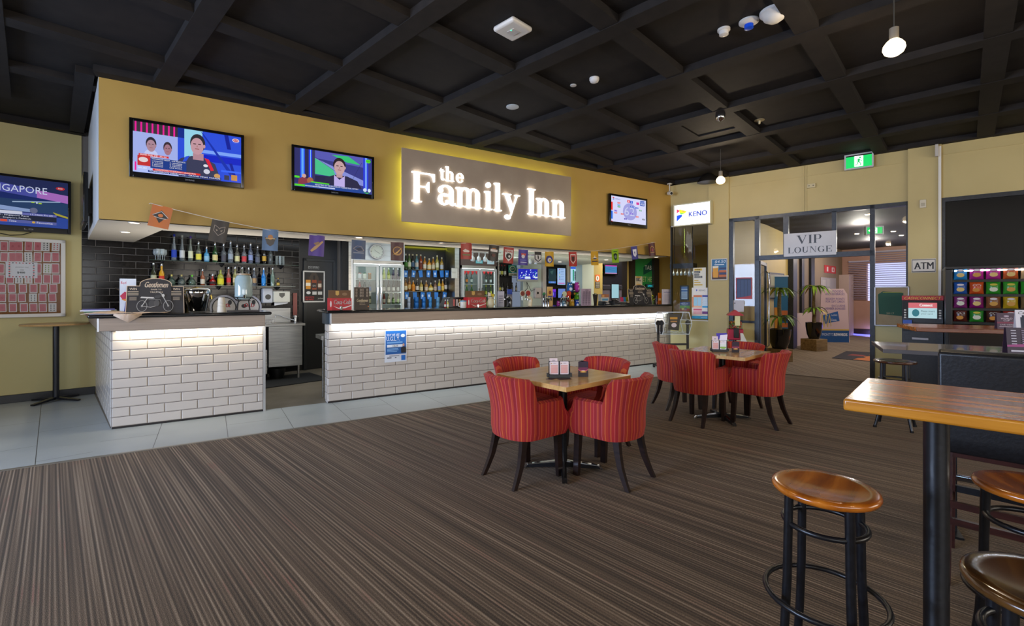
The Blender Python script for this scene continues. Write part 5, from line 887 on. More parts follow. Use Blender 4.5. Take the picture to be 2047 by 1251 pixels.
# betting terminals in the alcove
AL = ((0, 9.6), 0.0)
xa, xb = W(1201, 500, Y=9.2).x, W(1240, 500, Y=9.2).x
t = thing('betting_terminal', 'grey-purple betting terminal cabinet with screens beyond the bar', 'terminal', ((xa + xb) / 2, 9.15, 0)); h = (xb - xa) / 2
MB(mat('#5E5868', .4)).b2(-h, h, 0, .4, 0, 1.62).build('cabinet_body', t, smooth=0); MB(mat('#1A1A24', .3)).b2(-h, h, -.01, .4, 1.63, 2.38).build('header', t, smooth=0); MB(mat('#30303A', .3)).b2(-h, h, -.03, 0, 1.5, 1.6).build('ledge', t, smooth=0); MB(mat('#1E1A1C', .4)).b2(h, h + .32, .1, .4, 0, 2.38).build('side_panel', t, smooth=0)
tv('tilted racing screen on the betting terminal header', ((0, 9.12), 0.0), (1208, 1235, 528, 549), [('r', 0, 0, 1, 1, '#3888C0'), ('r', 0, .88, 1, 1, '#D040B0'), ('r', 0, 0, 1, .1, '#C890C8'), ('l', [(.1, .6), (.5, .7), (.9, .55)], .01, '#1A4A70'), ('l', [(.1, .4), (.4, .5), (.8, .4)], .01, '#1A4A70')], name='racing_screen', off=.06, bz=.03, bot=.03, arm=False, s=.8)
tv('narrow green results screen at the left of betting terminal', ((0, 9.12), 0.0), (1201, 1205, 529, 548), [('r', 0, 0, 1, 1, '#102820'), ('r', 0, .6, 1, .9, '#60C8A0'), ('r', 0, .1, 1, .25, '#30E060')], name='results_screen', off=.06, bz=.004, bot=.004, arm=False)
for i, (xx0, xx1, y0_, y1_) in enumerate(((1199.5, 1204, 569, 593), (1222.5, 1237.5, 568, 596))): tv(('narrow' if i == 0 else 'tall') + ' pale blue touch screen on the betting terminal front', ((0, 9.13), 0.0), (xx0, xx1, y0_, y1_), [('r', 0, 0, 1, 1, '#A8D8E4')], name='touch_screen', off=.03, bz=.006, bot=.006, arm=False, s=.75)
MB(mat('#2A221C', .5)).b2(W(1262, 500, Y=9.5).x, W(1270, 500, Y=9.5).x, 9.5, 9.6, 0, 2.44).build('wall_post', kind=ST, smooth=0)
MB(mat('#2A221C', .5)).b2(W(1308, 500, Y=9.5).x, W(1318, 500, Y=9.5).x, 9.5, 9.6, 0, 2.44).build('wall_post', kind=ST, smooth=0)
tab = [('p', [(.42, .78), (.9, .98), (.9, .72), (.42, .6)], '#0E5A48'), ('t', 'TAB', .5, .73, .86, .83, '#F0F4EE'), ('t', 'BET HERE', .28, .44, 1.08, .56, '#C8DC98'), ('r', .55, .3, .62, .33, '#C8E060'), ('r', .75, .33, .8, .36, '#C8E060'), ('r', .78, .1, 1, .34, '#243A28'), ('e', .92, .16, .08, .08, '#C8C8A0')]
flat('betting_poster', 'tall green betting poster with BET HERE lettering in the alcove', 'poster', AL, (1270, 1307.5, 516, 600), tab, off=.01, base='#2E9A50')
thk = [('r', .1, .86, .8, .96, '#E8B830'), ('t', 'THINK!', .13, .875, .68, .945, '#1A1A1A'), ('r', .1, .74, .62, .84, '#1A1A1A'), ('t', 'ABOUT', .13, .76, .58, .82, '#F0F0F0'), ('r', .1, .62, .55, .72, '#1A1A1A'), ('t', 'YOUR', .13, .64, .5, .7, '#F0F0F0'), ('r', .1, .5, .8, .6, '#1A1A1A'), ('t', 'CHOICES', .13, .52, .77, .58, '#F0F0F0'), ('r', .1, .38, .42, .41, '#D8A828'), ('r', .1, .28, .6, .31, '#D8A828'), ('r', .1, .15, .78, .2, '#D8A828')]
flat('think_notice', 'cream and yellow THINK notice partly over the green betting poster', 'notice', ((0, 9.5), 0.0), (1270, 1284, 552, 572), thk, off=.01, base='#D8D0BC')
tv('small teal display below the green betting poster', ((0, 9.5), 0.0), (1292, 1307, 568, 575), [('r', 0, 0, 1, 1, '#103030'), ('t', 'OPEN', .2, .2, .8, .8, '#20D8E8')], name='led_display', off=.03, bz=.004, bot=.004, arm=False)
area('alcove_light', (9.2, 8.2, 2.38), (0, 0, 0), 1.5, 1.2, 42, (1.0, 0.9, 0.72))
area('backbar_light', (2.6, 7.9, 2.38), (0, 0, 0), 5.5, 0.6, 26, (0.82, 0.92, 1.0))
area('backbar_light', (6.0, 8.2, 2.38), (0, 0, 0), 1.8, 0.6, 18, (0.9, 1.0, 0.88))

area('soffit_fill_light', (0.0, 7.0, 0.85), (pi, 0, 0), 1.0, 0.3, 14, (1.0, 0.93, 0.8))  # unseen fill lamps added behind both counters, aimed up to brighten the soffit
area('soffit_fill_light', (4.3, 6.75, 0.85), (pi, 0, 0), 5.5, 0.2, 42, (1.0, 0.95, 0.85))
# ------------------------------------------------------------------ striped tub chairs (front towards +y)
def tub_chair(label):
    t = thing('tub_chair', label, 'chair', (0, 0, 0), 0, 'red striped tub chairs round the two square tables')
    path = []; ax, ay, yf = 0.235, 0.165, 0.22       # plan of the shell: straight arms, elliptical back
    n1 = 7
    for i in range(n1): path.append((ax, yf - (yf + 0.075) * i / (n1 - 1), 1, 0))
    for i in range(1, 24):
        a = pi * i / 24; path.append((ax * cos(a), -0.075 - ay * sin(a) ** 0.9, cos(a), -sin(a)))
    for i in range(n1): path.append((-ax, -0.075 + (yf + 0.075) * i / (n1 - 1), -1, 0))
    s = [0]
    for a, b in zip(path, path[1:]): s.append(s[-1] + math.hypot(b[0] - a[0], b[1] - a[1]))
    T = s[-1]; ZB = 0.325; LV = 7; th = 0.055; vs = []; at = []; K = len(path)
    def top(i):
        y = path[i][1]
        if y > -0.085: return 0.585 + (0.012 if y > .19 else 0)
        if y > -0.12: return 0.585 + 0.175 * min(1, (-0.085 - y) / 0.02)
        return 0.76 + 0.012 * min(1, (-0.12 - y) / 0.12)
    cols = []
    for i, (x, y, nx, ny) in enumerate(path):
        h = top(i); nl = math.hypot(nx, ny); nx, ny = nx / nl, ny / nl; col = []
        for l in range(LV + 1):
            z = ZB + (h - ZB) * l / LV; f = max(0, (z - 0.5) / 0.3); fl = (0.045 * f * f) * (1 if y < -0.09 else 0.0); fy = 0
            if i in (0, K - 1): fy = 0.035 * max(0, 1 - ((z - .43) / .09) ** 2) - 0.045 * max(0, (z - 0.46) / 0.15)
            lift = 0.012 * (1 if l == 0 else 0)
            col.append((x + nx * (fl - lift), y + ny * (fl - lift) + fy - (0.03 * f if y < -.09 else 0), z, s[i]))
        xo, yo = col[-1][0], col[-1][1]
        col.append((xo - nx * th * .5, yo - ny * th * .5, h + 0.014, s[i]))
        for l in range(LV, -1, -1):
            o = col[l]; col.append((o[0] - nx * th, o[1] - ny * th, o[2], s[i]))
        cols.append(col)
    M_ = len(cols[0]); m = MB(M_STRIPE)
    for c_ in cols: vs += [v[:3] for v in c_]; at += [v[3] for v in c_]
    fs = []
    for i in range(K - 1):
        for j in range(M_): fs.append((i * M_ + j, i * M_ + (j + 1) % M_, (i + 1) * M_ + (j + 1) % M_, (i + 1) * M_ + j))
    for e in (0, K - 1):
        for j in range(LV): f = (e * M_ + j, e * M_ + j + 1, e * M_ + M_ - 2 - j, e * M_ + M_ - 1 - j); fs.append(f)
        f = (e * M_ + LV, e * M_ + LV + 1, e * M_ + LV + 2); fs.append(f)
    m.add(vs, fs, None, at); o = m.build('shell', t, smooth=50)
    bm_ = o.data; bm_.validate()
    m = MB(M_STRIPE); N = 12; vs = []; at = []
    for i in range(N + 1):
        x = -0.178 + 0.356 * i / N
        for (y, z) in ((0.25, .33), (.275, .36), (.275, .43), (.25, .455), (.1, .47), (-.1, .47), (-.18, .455), (-.18, .33)): vs.append((x, y, z)); at.append(x + .3)
    fs = [(i * 8 + j, (i + 1) * 8 + j, (i + 1) * 8 + (j + 1) % 8, i * 8 + (j + 1) % 8) for i in range(N) for j in range(8)] + [tuple(range(8)), tuple(N * 8 + 7 - j for j in range(8))]
    m.add(vs, fs, None, at); m.build('seat', t, bev=.02, seg=3, smooth=50)
    for sx in (-1, 1):
        MB(M_LEGW).bar((sx * .18, .175, .335), (sx * .187, .19, 0.0), .046, m=None, w2=.03).build('leg', t, smooth=0)
        pts = [(sx * .16, -.145, .335), (sx * .165, -.158, .25), (sx * .172, -.182, .15), (sx * .18, -.22, .06), (sx * .186, -.25, 0.0)]; m = MB(M_LEGW); ws = (.05, .046, .041, .036, .032)
        vs = []
        for (x, y, z), w_ in zip(pts, ws): vs += [(x - w_ * .4, y - w_ / 2, z), (x + w_ * .4, y - w_ / 2, z), (x + w_ * .4, y + w_ / 2, z), (x - w_ * .4, y + w_ / 2, z)]
        fs = [(3, 2, 1, 0), (16, 17, 18, 19)] + [(i * 4 + j, i * 4 + (j + 1) % 4, i * 4 + 4 + (j + 1) % 4, i * 4 + 4 + j) for i in range(4) for j in range(4)]
        m.add(vs, fs); m.build('leg', t, smooth=30)
    return t
ch0 = tub_chair('x')
CH = [((2.02, 2.955), -84, 'red striped tub chair at the front left of the nearer square table, back to camera'), ((2.57, 2.585), 13, 'red striped tub chair in front at the right of the nearer square table'), ((2.385, 3.44), 186, 'red striped tub chair on the bar side of the nearer table, left behind it'), ((2.92, 3.14), 97, 'red striped tub chair behind the nearer table at its right, facing the camera'),
      ((4.47, 3.18), -84, 'red striped tub chair at the front left of the farther square table'), ((4.95, 2.785), 8, 'red striped tub chair at the front right of the farther table'), ((4.83, 3.72), -114, 'red striped tub chair at the far left of the farther table near the bar'), ((5.31, 3.25), 98, 'red striped tub chair behind the farther table, mostly hidden by it')]
for i, (q, a, l) in enumerate(CH):
    if i == 0: c_ = ch0
    else: c_ = dup(ch0, (0, 0, 0))
    c_.location = (q[0], q[1], 0); c_.rotation_euler = (0, 0, R(a)); c_['label'] = l
# ------------------------------------------------------------------ square pedestal tables
def dining_table(c_, rz, label, S_=0.745):
    t = thing('dining_table', label, 'table', (c_[0], c_[1], 0), rz, 'square beech pedestal tables'); h = S_ / 2
    MB(M_BEECH).b2(-h, h, -h, h, .712, .745).build('tabletop', t, bev=.002, smooth=0)
    MB(M_BLACKM).lathe([(.034, .03), (.034, .70), (.1, .70), (.1, .712)], n=20).build('column', t)
    m = MB(M_CHROME); m2 = MB(M_BLACKM)
    for k in range(4):
        a = pi / 4 + k * pi / 2; p = Vector((cos(a), sin(a), 0)); q = Vector((-sin(a), cos(a), 0))
        prof = [(.03, .02, .075), (.18, .018, .06), (.285, .02, .018)]
        m2.bar(p * .02 + Vector((0, 0, .045)), p * .29 + Vector((0, 0, .022)), .05, .04, w2=.035, h2=.02)
        m.bar(p * .02 + Vector((0, 0, .069)), p * .28 + Vector((0, 0, .034)), .03, .006, w2=.025, h2=.006); m.bar(p * .28 + Vector((0, 0, .035)), p * .305 + Vector((0, 0, .006)), .036, .01)
    m2.build('base', t, smooth=0); m.build('base_cap', t, label='chrome caps on the four feet', smooth=0)
    return t
dining_table((2.337, 2.88), R(8.3), 'nearer square beech-topped pedestal table with card holder and leaflet stand')
dining_table((4.735, 3.07), R(11), 'farther square beech-topped pedestal table near the lounge doorway')
KL = [('p', [(.08, .92), (.08, .80), (.2, .86)], '#D83030'), ('p', [(.1, .9), (.28, .85), (.12, .80)], '#D8C020'), ('p', [(.08, .80), (.2, .84), (.1, .86)], '#2048C0')]
def card_holder(loc, rz, label, big):
    t = thing('card_holder', label, 'card holder', loc, rz)
    MB(M_BLACK).b2(-.078, .078, -.03, .03, 0, .028).b2(-.095, -.078, -.015, .02, .008, .036).b2(.078, .095, -.015, .02, .008, .036).b2(-.082, -.076, -.004, .004, .02, .105).b2(.076, .082, -.004, .004, .02, .105).b2(-.003, .003, -.004, .004, .02, .12).b2(-.08, .08, .006, .010, .02, .125).build('stand', t, bev=.002)
    its = [('r', 0, 0, 1, 1, '#E8D8DA'), ('r', .1, .06, .92, .72, '#DDA49C'), ('r', .1, .55, .92, .58, '#E8C8C4'), ('t', 'KENO', .4, .83, .72, .9, '#404060')] + KL
    for s_, it in ((-1, its), (1, its if not big else [('r', 0, 0, 1, 1, '#F0E8EC'), ('e', .5, .2, .5, .15, '#98C060'), ('r', 0, .3, 1, .6, '#E8ECE4'), ('t', 'KENO', .4, .83, .72, .9, '#404060')] + KL)):
        MB(mat('#E8DCDC', .5)).art(it, -.07 if s_ < 0 else .006, .028, .064, .095, 0.0).build('printed_card', t, smooth=0)
    MB(mat('#E8DCDC', .5)).b2(-.074, -.008, .001, .0035, .03, .118).b2(.006, .072, .001, .0035, .03, .118).build('card_stack', t, smooth=0)
    MB(mat('#E4D0D0', .5)).art([('r', 0, 0, 1, 1, '#E4D0D0'), ('t', 'KENO', .35, .3, .7, .6, '#303050')], -.072, .118, .06, .028 if not big else .05, .0105).build('raised_card', t, smooth=0)
    if big: MB(mat('#EEE6F2', .5)).prism([(.0, .11), (.075, .12), (.085, .19), (.01, .18)], .011, .012).prism([(-.02, .13), (.07, .15), (.08, .205), (-.03, .2)], .014, .015, mat('#4A3AA8', .5)).build('leaflet', t, smooth=0)
    return t
p = W(1118, 755, Z=.745); card_holder((p.x, p.y, .745), -YAW + R(3), 'black card holder with two pink betting cards on the nearer table', False)
p = W(1438, 703, Z=.745); card_holder((p.x, p.y, .745), -YAW - R(14), 'black card holder with raised leaflets on the farther table', True)
def leaflet_tent(loc, rz, label, w_=.075, h=.115):
    t = thing('leaflet_stand', label, 'leaflet', loc, rz)
    f = [('r', 0, 0, 1, 1, '#2E1A30'), ('r', 0, .45, 1, .62, '#6A2448'), ('r', 0, .0, 1, .3, '#241A22')] + [('p', [(0, .5), (.25, .44 - .012 * 0), (.75, .44), (1, .5), (1, .46), (.75, .39), (.25, .39), (0, .46)], '#E86A70'), ('e', .5, .33, .34, .045, '#C88A38'), ('e', .5, .34, .2, .03, '#E8B850'), ('e', .5, .42, .2, .02, '#FFD8D0')]
    for k in range(3):
        a = R(120 * k); m = MB(mat('#2E1A30', .4)); m.M = Matrix.Rotation(a, 4, 'Z') @ Matrix.Translation((0, -w_ * .289, 0)); m.b2(-w_ / 2, w_ / 2, 0, .001, 0, h); m.art(f, -w_ / 2, 0, w_, h, 0.0); m.build('panel', t, smooth=0)
    return t
p = W(1165, 752, Z=.745); leaflet_tent((p.x, p.y, .745), -YAW, 'three-sided purple sunset leaflet stand on the nearer table')
p = W(1469, 704, Z=.745); leaflet_tent((p.x, p.y, .745), -YAW - R(5), 'three-sided purple sunset leaflet stand on the farther table')
for i, (x, y, a, l) in enumerate(((1104, 756.5, 20, 'brown coaster lying left in front of the pink card holder'), (1128, 757.5, -12, 'brown coaster lying right in front of the pink card holder'))):
    p = W(x, y, Z=.746); MB(mat('#4A3430', .6)).box((0, 0, .001), (.095, .05, .002)).build('coaster', label=l, cat='coaster', group='coasters on the nearer table', loc=(p.x, p.y, .7455), rz=R(a), smooth=0)
# ------------------------------------------------------------------ round bar stools
def bar_stool(label, c_, H_=0.72, r=0.158, rz=0.0, wood=None, frame=None, lr=.0135, rings=((.635, .76), (.40, 1.12)), legs=4):
    t = thing('bar_stool', label, 'stool', (c_[0], c_[1], 0), rz, 'round wooden bar stools'); fr = frame or M_BLACKM
    MB(wood or M_STOOLW).lathe([(.0001, H_ - .029), (r * .84, H_ - .029), (r * .97, H_ - .023), (r, H_ - .013), (r * .985, H_ - .004), (r * .93, H_), (r * .75, H_ - .003), (r * .45, H_ - .010), (.0001, H_ - .013)], n=40).build('seat', t, smooth=60)
    for k in range(legs):
        a = pi / 4 + k * 2 * pi / legs; f = lambda q, z: (q * cos(a), q * sin(a), z)
        m = MB(fr).tube([f(r * .76, H_ - .03), f(r * .78, H_ * .8), f(r * .80, H_ * .6), f(r * .86, H_ * .38), f(r * .98, H_ * .17), f(r * 1.15, 0.012)], lr, 12); m.build('leg', t, smooth=60)
        MB(M_BLACK).lathe([(lr * 1.15, 0), (lr * 1.15, .02)], c=f(r * 1.15, 0), n=10).build('foot_cap', t)
    for z, q in rings: MB(fr).ring((0, 0, z), r * q, .009).build('foot_ring' if z < .5 else 'ring', t, smooth=60)
    return t
st1 = bar_stool('round amber bar stool standing alone in front of the thick black table column', (1.68, .728), H_=.758, rz=R(12), r=.151)
st2 = bar_stool('round amber bar stool cut by the right edge, behind the bottom corner stool', (2.244, .352), H_=.758, rz=R(50), r=.151)
st3 = bar_stool('worn dark brown bar stool in the bottom right corner of the picture', (1.506, .207), H_=.758, rz=R(20), wood=M_STOOLD, r=.15)
p = W(1789, 720, Z=.69); st4 = bar_stool('dark round stool with black ring legs beside the grey table, near the doorway', (p.x, p.y), H_=.69, r=.18, rz=R(12), wood=noisy('dark_gloss_seat', '#2A1610', '#4A2A1A', (3, 12, 3), .2, coat=.6), rings=((.50, .74), (.2, 1.0)), lr=.014)
# ------------------------------------------------------------------ high tables at right
def rot2(v, a): return (v[0] * cos(a) - v[1] * sin(a), v[0] * sin(a) + v[1] * cos(a))
A_ = W(1685.2, 797, Z=1.05); Bk = W(1732, 754.6, Z=1.05); d_ = (Bk - A_); ang = math.atan2(d_.y, d_.x) - pi / 2
t = thing('high_table', 'thick varnished hardwood high table in the right foreground on a black column', 'table', (A_.x, A_.y, 0), ang + pi / 2 - pi / 2)
ang2 = math.atan2(d_.y, d_.x); t.rotation_euler = (0, 0, ang2 - pi / 2); wd = d_.length     # local +y = table width, local +x = along the table
o = MB(M_SLABE).b2(0, 1.75, 0, wd, 1.014, 1.05).build('tabletop', t, bev=.007, seg=3); MB(M_SLAB).b2(.006, 1.744, .006, wd - .006, 1.0495, 1.0506).build('top_surface', t, label='red-brown varnished plank top', smooth=0)
R_ = Matrix.Rotation(-(ang2 - pi / 2), 3, 'Z'); cc = W(1871, 1100, X=None, Z=0.3) ; v = R_ @ (Vector((1.985, .53, 0)) - Vector((A_.x, A_.y, 0)))
MB(M_BLACKM).lathe([(.13, .0), (.13, .012), (.05, .03), (.033, .06), (.033, .99), (.12, .995), (.12, 1.014)], c=(v.x, v.y, 0), n=32).build('column', t)
MB(M_BLACKM).lathe([(.13, .0), (.13, .012), (.05, .03), (.033, .06), (.033, .99), (.12, .995), (.12, 1.014)], c=(1.35, v.y, 0), n=32).build('column', t)
# grey high table
A_ = W(1765.6, 697.6, Z=1.05); Bk = W(1782.3, 683.2, Z=1.05); E_ = W(1875, 703, Z=1.05); dv = E_ - A_; an = math.atan2(dv.y, dv.x)
t = thing('high_table', 'grey laminate high table behind the black leather bar chair', 'table', (A_.x, A_.y, 0), an); wd = abs((Bk - A_).dot(Vector((-sin(an), cos(an), 0))))
MB(mat('#5E5A5A', .18, coat=.3)).b2(0, 1.25, 0, wd, 1.027, 1.05).build('tabletop', t, bev=.002, smooth=0)
for q in (.33, 1.1):
    MB(M_BLACKM).b2(q - .016, q + .016, .1, .14, 0.012, 1.027).build('leg', t, smooth=0)
    MB(M_BLACKM).b2(q - .03, q + .03, .02, wd - .05, 0, .012).build('foot', t, smooth=0)
gt = (A_, an, wd)
# timber high table
A_ = W(1831.6, 654.5, Z=1.05); Bk = W(1839.5, 647.2, Z=1.05); E_ = W(2022, 659.5, Z=1.05); dv = E_ - A_; an = math.atan2(dv.y, dv.x)
t = thing('high_table', 'timber high table standing in front of the vending machine', 'table', (A_.x, A_.y, 0), an); wd = abs((Bk - A_).dot(Vector((-sin(an), cos(an), 0))))
MB(M_SLAB).b2(0, 1.7, 0, wd, 1.01, 1.05).build('tabletop', t, bev=.004)
MB(M_BLACKM).lathe([(.2, 0), (.2, .012), (.045, .03), (.04, .06), (.04, 1.01)], c=(1.35, wd / 2, 0), n=20).build('column', t)
# black leather bar chair seen from behind
c_ = Vector((3.05, .80, 0)); pl = W(1878, 800, Z=.86)
BCL = W(1875, 703, Z=1.10); 
t = thing('bar_chair', 'tall black leather bar chair with mahogany legs, its back to the camera', 'chair', (BCL.x, BCL.y, 0), R(-40))
t.rotation_euler = (0, 0, R(-78))
def chk(): return None
MB(M_LEATH).prism([(.0, .66), (.0, .70), (-.02, 1.10), (.025, 1.115), (.07, 1.10), (.085, .70), (.085, .62), (.02, .62)], .0, .47, plane='yz').build('backrest', t, bev=.012, seg=3, label='black leather back')
MB(M_LEATH).b2(0.01, .46, .03, .46, .64, .73).build('seat', t, bev=.02, seg=3)
MB(M_REDW).b2(.02, .45, .03, .44, .60, .64).build('seat_frame', t, smooth=0)
for x in (.03, .42):
    MB(M_REDW).bar((x, .05, .62), (x, -.0, 0), .042, w2=.03).build('leg', t, smooth=0)
    MB(M_REDW).bar((x, .42, .62), (x, .46, 0), .042, w2=.03).build('leg', t, smooth=0)
    MB(M_REDW).bar((x, .01, .30), (x, .45, .30), .022, .03).build('stretcher', t, smooth=0)
MB(M_REDW).bar((.03, .01, .38), (.42, .01, .38), .022, .03).bar((.03, .01, .30), (.42, .01, .30), .022, .03).build('stretcher', t, smooth=0)
MB(M_BLACKM).bar((.03, .44, .33), (.42, .44, .33), .022, .035).build('stretcher', t, smooth=0)
MB(M_CHROME).bar((.03, .435, .39), (.42, .435, .39), .03, .03).build('footrest', t, label='chrome footrest bar', bev=.004)
# tent cards on the tables at the right edge
def tent(loc, rz, w_, h, items, label, base):
    t = thing('table_card', label, 'card', loc, rz)
    for s_ in (-1, 1):
        m = MB(mat(base, .4)); m.M = Matrix.Rotation(0 if s_ < 0 else pi, 4, 'Z') @ Matrix.Translation((0, -.03, 0)) @ Matrix.Rotation(R(-14 * .6), 4, 'X')
        m.b2(-w_ / 2, w_ / 2, 0, .001, 0, h); m.art(items, -w_ / 2, 0, w_, h, 0.0); m.build('panel', t, smooth=0)
WC = [('r', 0, 0, 1, 1, '#4A3848'), ('r', 0, .34, 1, .44, '#7A3048'), ('t', 'WORLD', .2, .6, .8, .7, '#D8C8D0'), ('t', 'CUP', .34, .48, .66, .58, '#D8C8D0'), ('e', .5, .8, .14, .05, '#B8A8B8'), ('t', 'LIVE HERE', .15, .22, .85, .3, '#C8B8C0'), ('r', .1, .12, .9, .16, '#A898A4')]
p = W(2010, 657, Z=1.05); tent((p.x, p.y, 1.05), -YAW - R(25), .135, .15, WC, 'small purple sports event card on the timber high table', '#4A3848')
W2 = [('r', 0, 0, 1, 1, '#3A2A38'), ('r', .1, .1, .95, .16, '#C8C0C8'), ('p', [(0, .35), (1, .45), (1, .3), (0, .28)], '#A04078')] + [('r', .12, .88 - .1 * i, .26, .91 - .1 * i, '#C8C0C8') for i in range(6)] + [('r', .4, .88 - .08 * i, .9, .91 - .08 * i, '#98889C') for i in range(7)]
p = W(2046, 708, Z=1.05); tent((p.x, p.y, 1.05), -YAW - R(25), .15, .145, W2, 'dark purple fixture card on the grey table at the right edge', '#3A2A38')
W3 = [('r', 0, 0, 1, 1, '#D8D4DC'), ('t', 'Carlton', .1, .82, .9, .94, '#101014', .3), ('r', .2, .15, .45, .7, '#22283A'), ('r', .27, .7, .38, .78, '#22283A'), ('r', .5, .3, .95, .4, '#C03040'), ('r', .1, .05, .9, .1, '#404048')]
p = W(2052, 668, Z=1.05); tent((p.x, p.y, 1.05), -YAW - R(25), .14, .2, W3, 'white drinks card on the timber table at the right edge', '#D8D4DC')
# wall-side round pedestal table at far left
p = W(112, 801, Z=0)
t = thing('pedestal_table', 'round light timber high table with black column by the khaki wall at far left', 'table', (p.x, p.y, 0), R(11.6))
zt_ = W(112, 646, Y=p.y).z
MB(M_EDGEW).lathe([(.33, zt_ - .022), (.335, zt_ - .011), (.33, zt_)], n=48).build('tabletop', t); MB(M_BLACK).lathe([(.13, zt_ - .03), (.13, zt_ - .023)], n=20).build('mount', t)
m = MB(M_BLACKM); m.tube([(0, 0, .03), (0, 0, zt_ - .03)], .032, 20); m.build('column', t)
m = MB(M_BLACKM)
for k in range(4): a = R(45 + 90 * k); m.bar((0, 0, .04), (.3 * cos(a), .3 * sin(a), .012), .06, .03, w2=.04, h2=.018)
m.build('base', t, smooth=0)
MB(M_BLACKM).lathe([(.2, .3), (.26, .42), (.26, .6), (.24, .62)], n=24).lathe([(.23, .36), (.25, .44)], n=24, m=M_LEATH).build('x', None) if False else None
# ------------------------------------------------------------------ things standing on the bar counters
ZC = 1.172
def cp(x, yb=None, Y=6.3):   # a point on the counter top under picture column x
    d = ray(x, HY); s = Y / d.y; p = d * s; p.z = ZC; return p
def size(p, w_, h_):       # picture size to real size at point p
    d = p.x * FW.x + p.y * FW.y; return w_ * (W(CX + 300, HY, Y=p.y).x * 0 + 1) * d / F, h_ * d / F
def wx(x0, x1, Y): return W(x1, HY, Y=Y).x - W(x0, HY, Y=Y).x
def hz(x, y, Y): return W(x, y, Y=Y).z
BKC = '#E8D8C0'
def gentlemen(label, x0, x1, yt, Y, rz=0.0):
    a, b = W(x0, HY, Y=Y), W(x1, HY, Y=Y); w_ = b.x - a.x; h_ = hz((x0 + x1) / 2, yt, Y) - ZC
    t = thing('display_board', label, 'display board', ((a.x + b.x) / 2, Y, ZC), rz)
    hw = w_ / 2; hs = h_ * .78; cw = w_ * .27; lean = Matrix.Rotation(R(-8), 4, 'X')
    arch = [(-cw, 0), (cw, 0), (cw, hs)] + [(cw * cos(R(k)), hs + .02 + (h_ - hs - .02) * sin(R(k))) for k in range(0, 181, 15)] + [(-cw, hs)]
    m = MB(mat('#232124', .5)); m.M = lean; m.prism([(-hw, 0), (hw, 0), (hw * .97, hs), (-hw * .97, hs)], .0, .006); m.prism(arch, -.014, -.006); m.build('board', t, smooth=0)
    E = '#C8AE90'; m = MB(mat(E, .5)); m.M = lean
    for A, B in (((-hw, 0), (-hw * .97, hs)), ((hw, 0), (hw * .97, hs)), ((-hw * .97, hs), (-cw, hs)), ((cw, hs), (hw * .97, hs))): m.bar((A[0], -.002, A[1]), (B[0], -.002, B[1]), .006, .006)
    pts = arch[2:]; 
    for A, B in zip(pts, pts[1:]): m.bar((A[0], -.012, A[1]), (B[0], -.012, B[1]), .005, .006)
    m.build('border', t, smooth=0)
    L_ = '#E0CCB0'; G = '#9A9690'; it = [('t', 'Gentlemen', .3, .74, .7, .90, L_, .25, .002), ('t', 'DARE TO', .42, .66, .6, .70, L_), ('t', 'TRIUMPH', .4, .58, .62, .62, L_)]
    for cx_ in (.12, .86): it += [('t', 'WIN', cx_ - .06, .66, cx_ + .06, .72, L_)] + [('r', cx_ - .09, .6 - .045 * i, cx_ + .09, .625 - .045 * i, '#A89880') for i in range(3)] + [('r', cx_ - .06, .44 - .035 * i, cx_ + .06, .46 - .035 * i, '#8A7C6A') for i in range(3)]
    for cx_ in (.27, .72): it += [('l', [(cx_ + .085 * cos(R(a_)), .20 + .155 * sin(R(a_))) for a_ in range(0, 361, 20)], .009, G), ('e', cx_, .2, .018, .03, G), ('l', [(cx_ - .08, .2), (cx_ + .08, .2)], .002, '#605C58'), ('l', [(cx_, .06), (cx_, .34)], .002, '#605C58'), ('l', [(cx_ - .06, .1), (cx_ + .06, .3)], .002, '#605C58'), ('l', [(cx_ - .06, .3), (cx_ + .06, .1)], .002, '#605C58')]
    it += [('p', [(.24, .43), (.48, .41), (.5, .45), (.26, .47)], '#C8C4BC'), ('p', [(.46, .42), (.5, .5), (.58, .53), (.6, .47), (.56, .42)], '#3A3838'), ('e', .44, .26, .06, .1, '#3C3A3A'), ('e', .52, .28, .05, .09, '#484644'), ('l', [(.72, .2), (.6, .55), (.56, .6)], .014, '#B0ACA4'), ('l', [(.27, .2), (.36, .42)], .014, '#B0ACA4'), ('l', [(.27, .2), (.42, .16), (.5, .2)], .01, '#A8A49C'), ('l', [(.38, .38), (.58, .38), (.6, .26)], .006, '#8A8680'), ('l', [(.56, .6), (.5, .62)], .01, '#B0ACA4'), ('e', .63, .5, .025, .045, '#C0BCB4')]
    m = MB(mat('#232124')); m.M = lean; m.art(it, -hw, 0, w_, h_, -.0145, .0003); m.build('print', t, smooth=0)
    m = MB(M_BLACK); m.M = Matrix.Identity(4); m.bar((0, .03, hs * .5), (0, .12, 0.0), .03, .004); m.build('strut', t, smooth=0)
    return t
gentlemen('large black Gentlemen motorcycle competition board on the short left counter', 251, 368, 556, 6.28)
gentlemen('smaller black Gentlemen competition board at the right end of the long counter', 1259, 1302, 569, 6.25, R(-4))
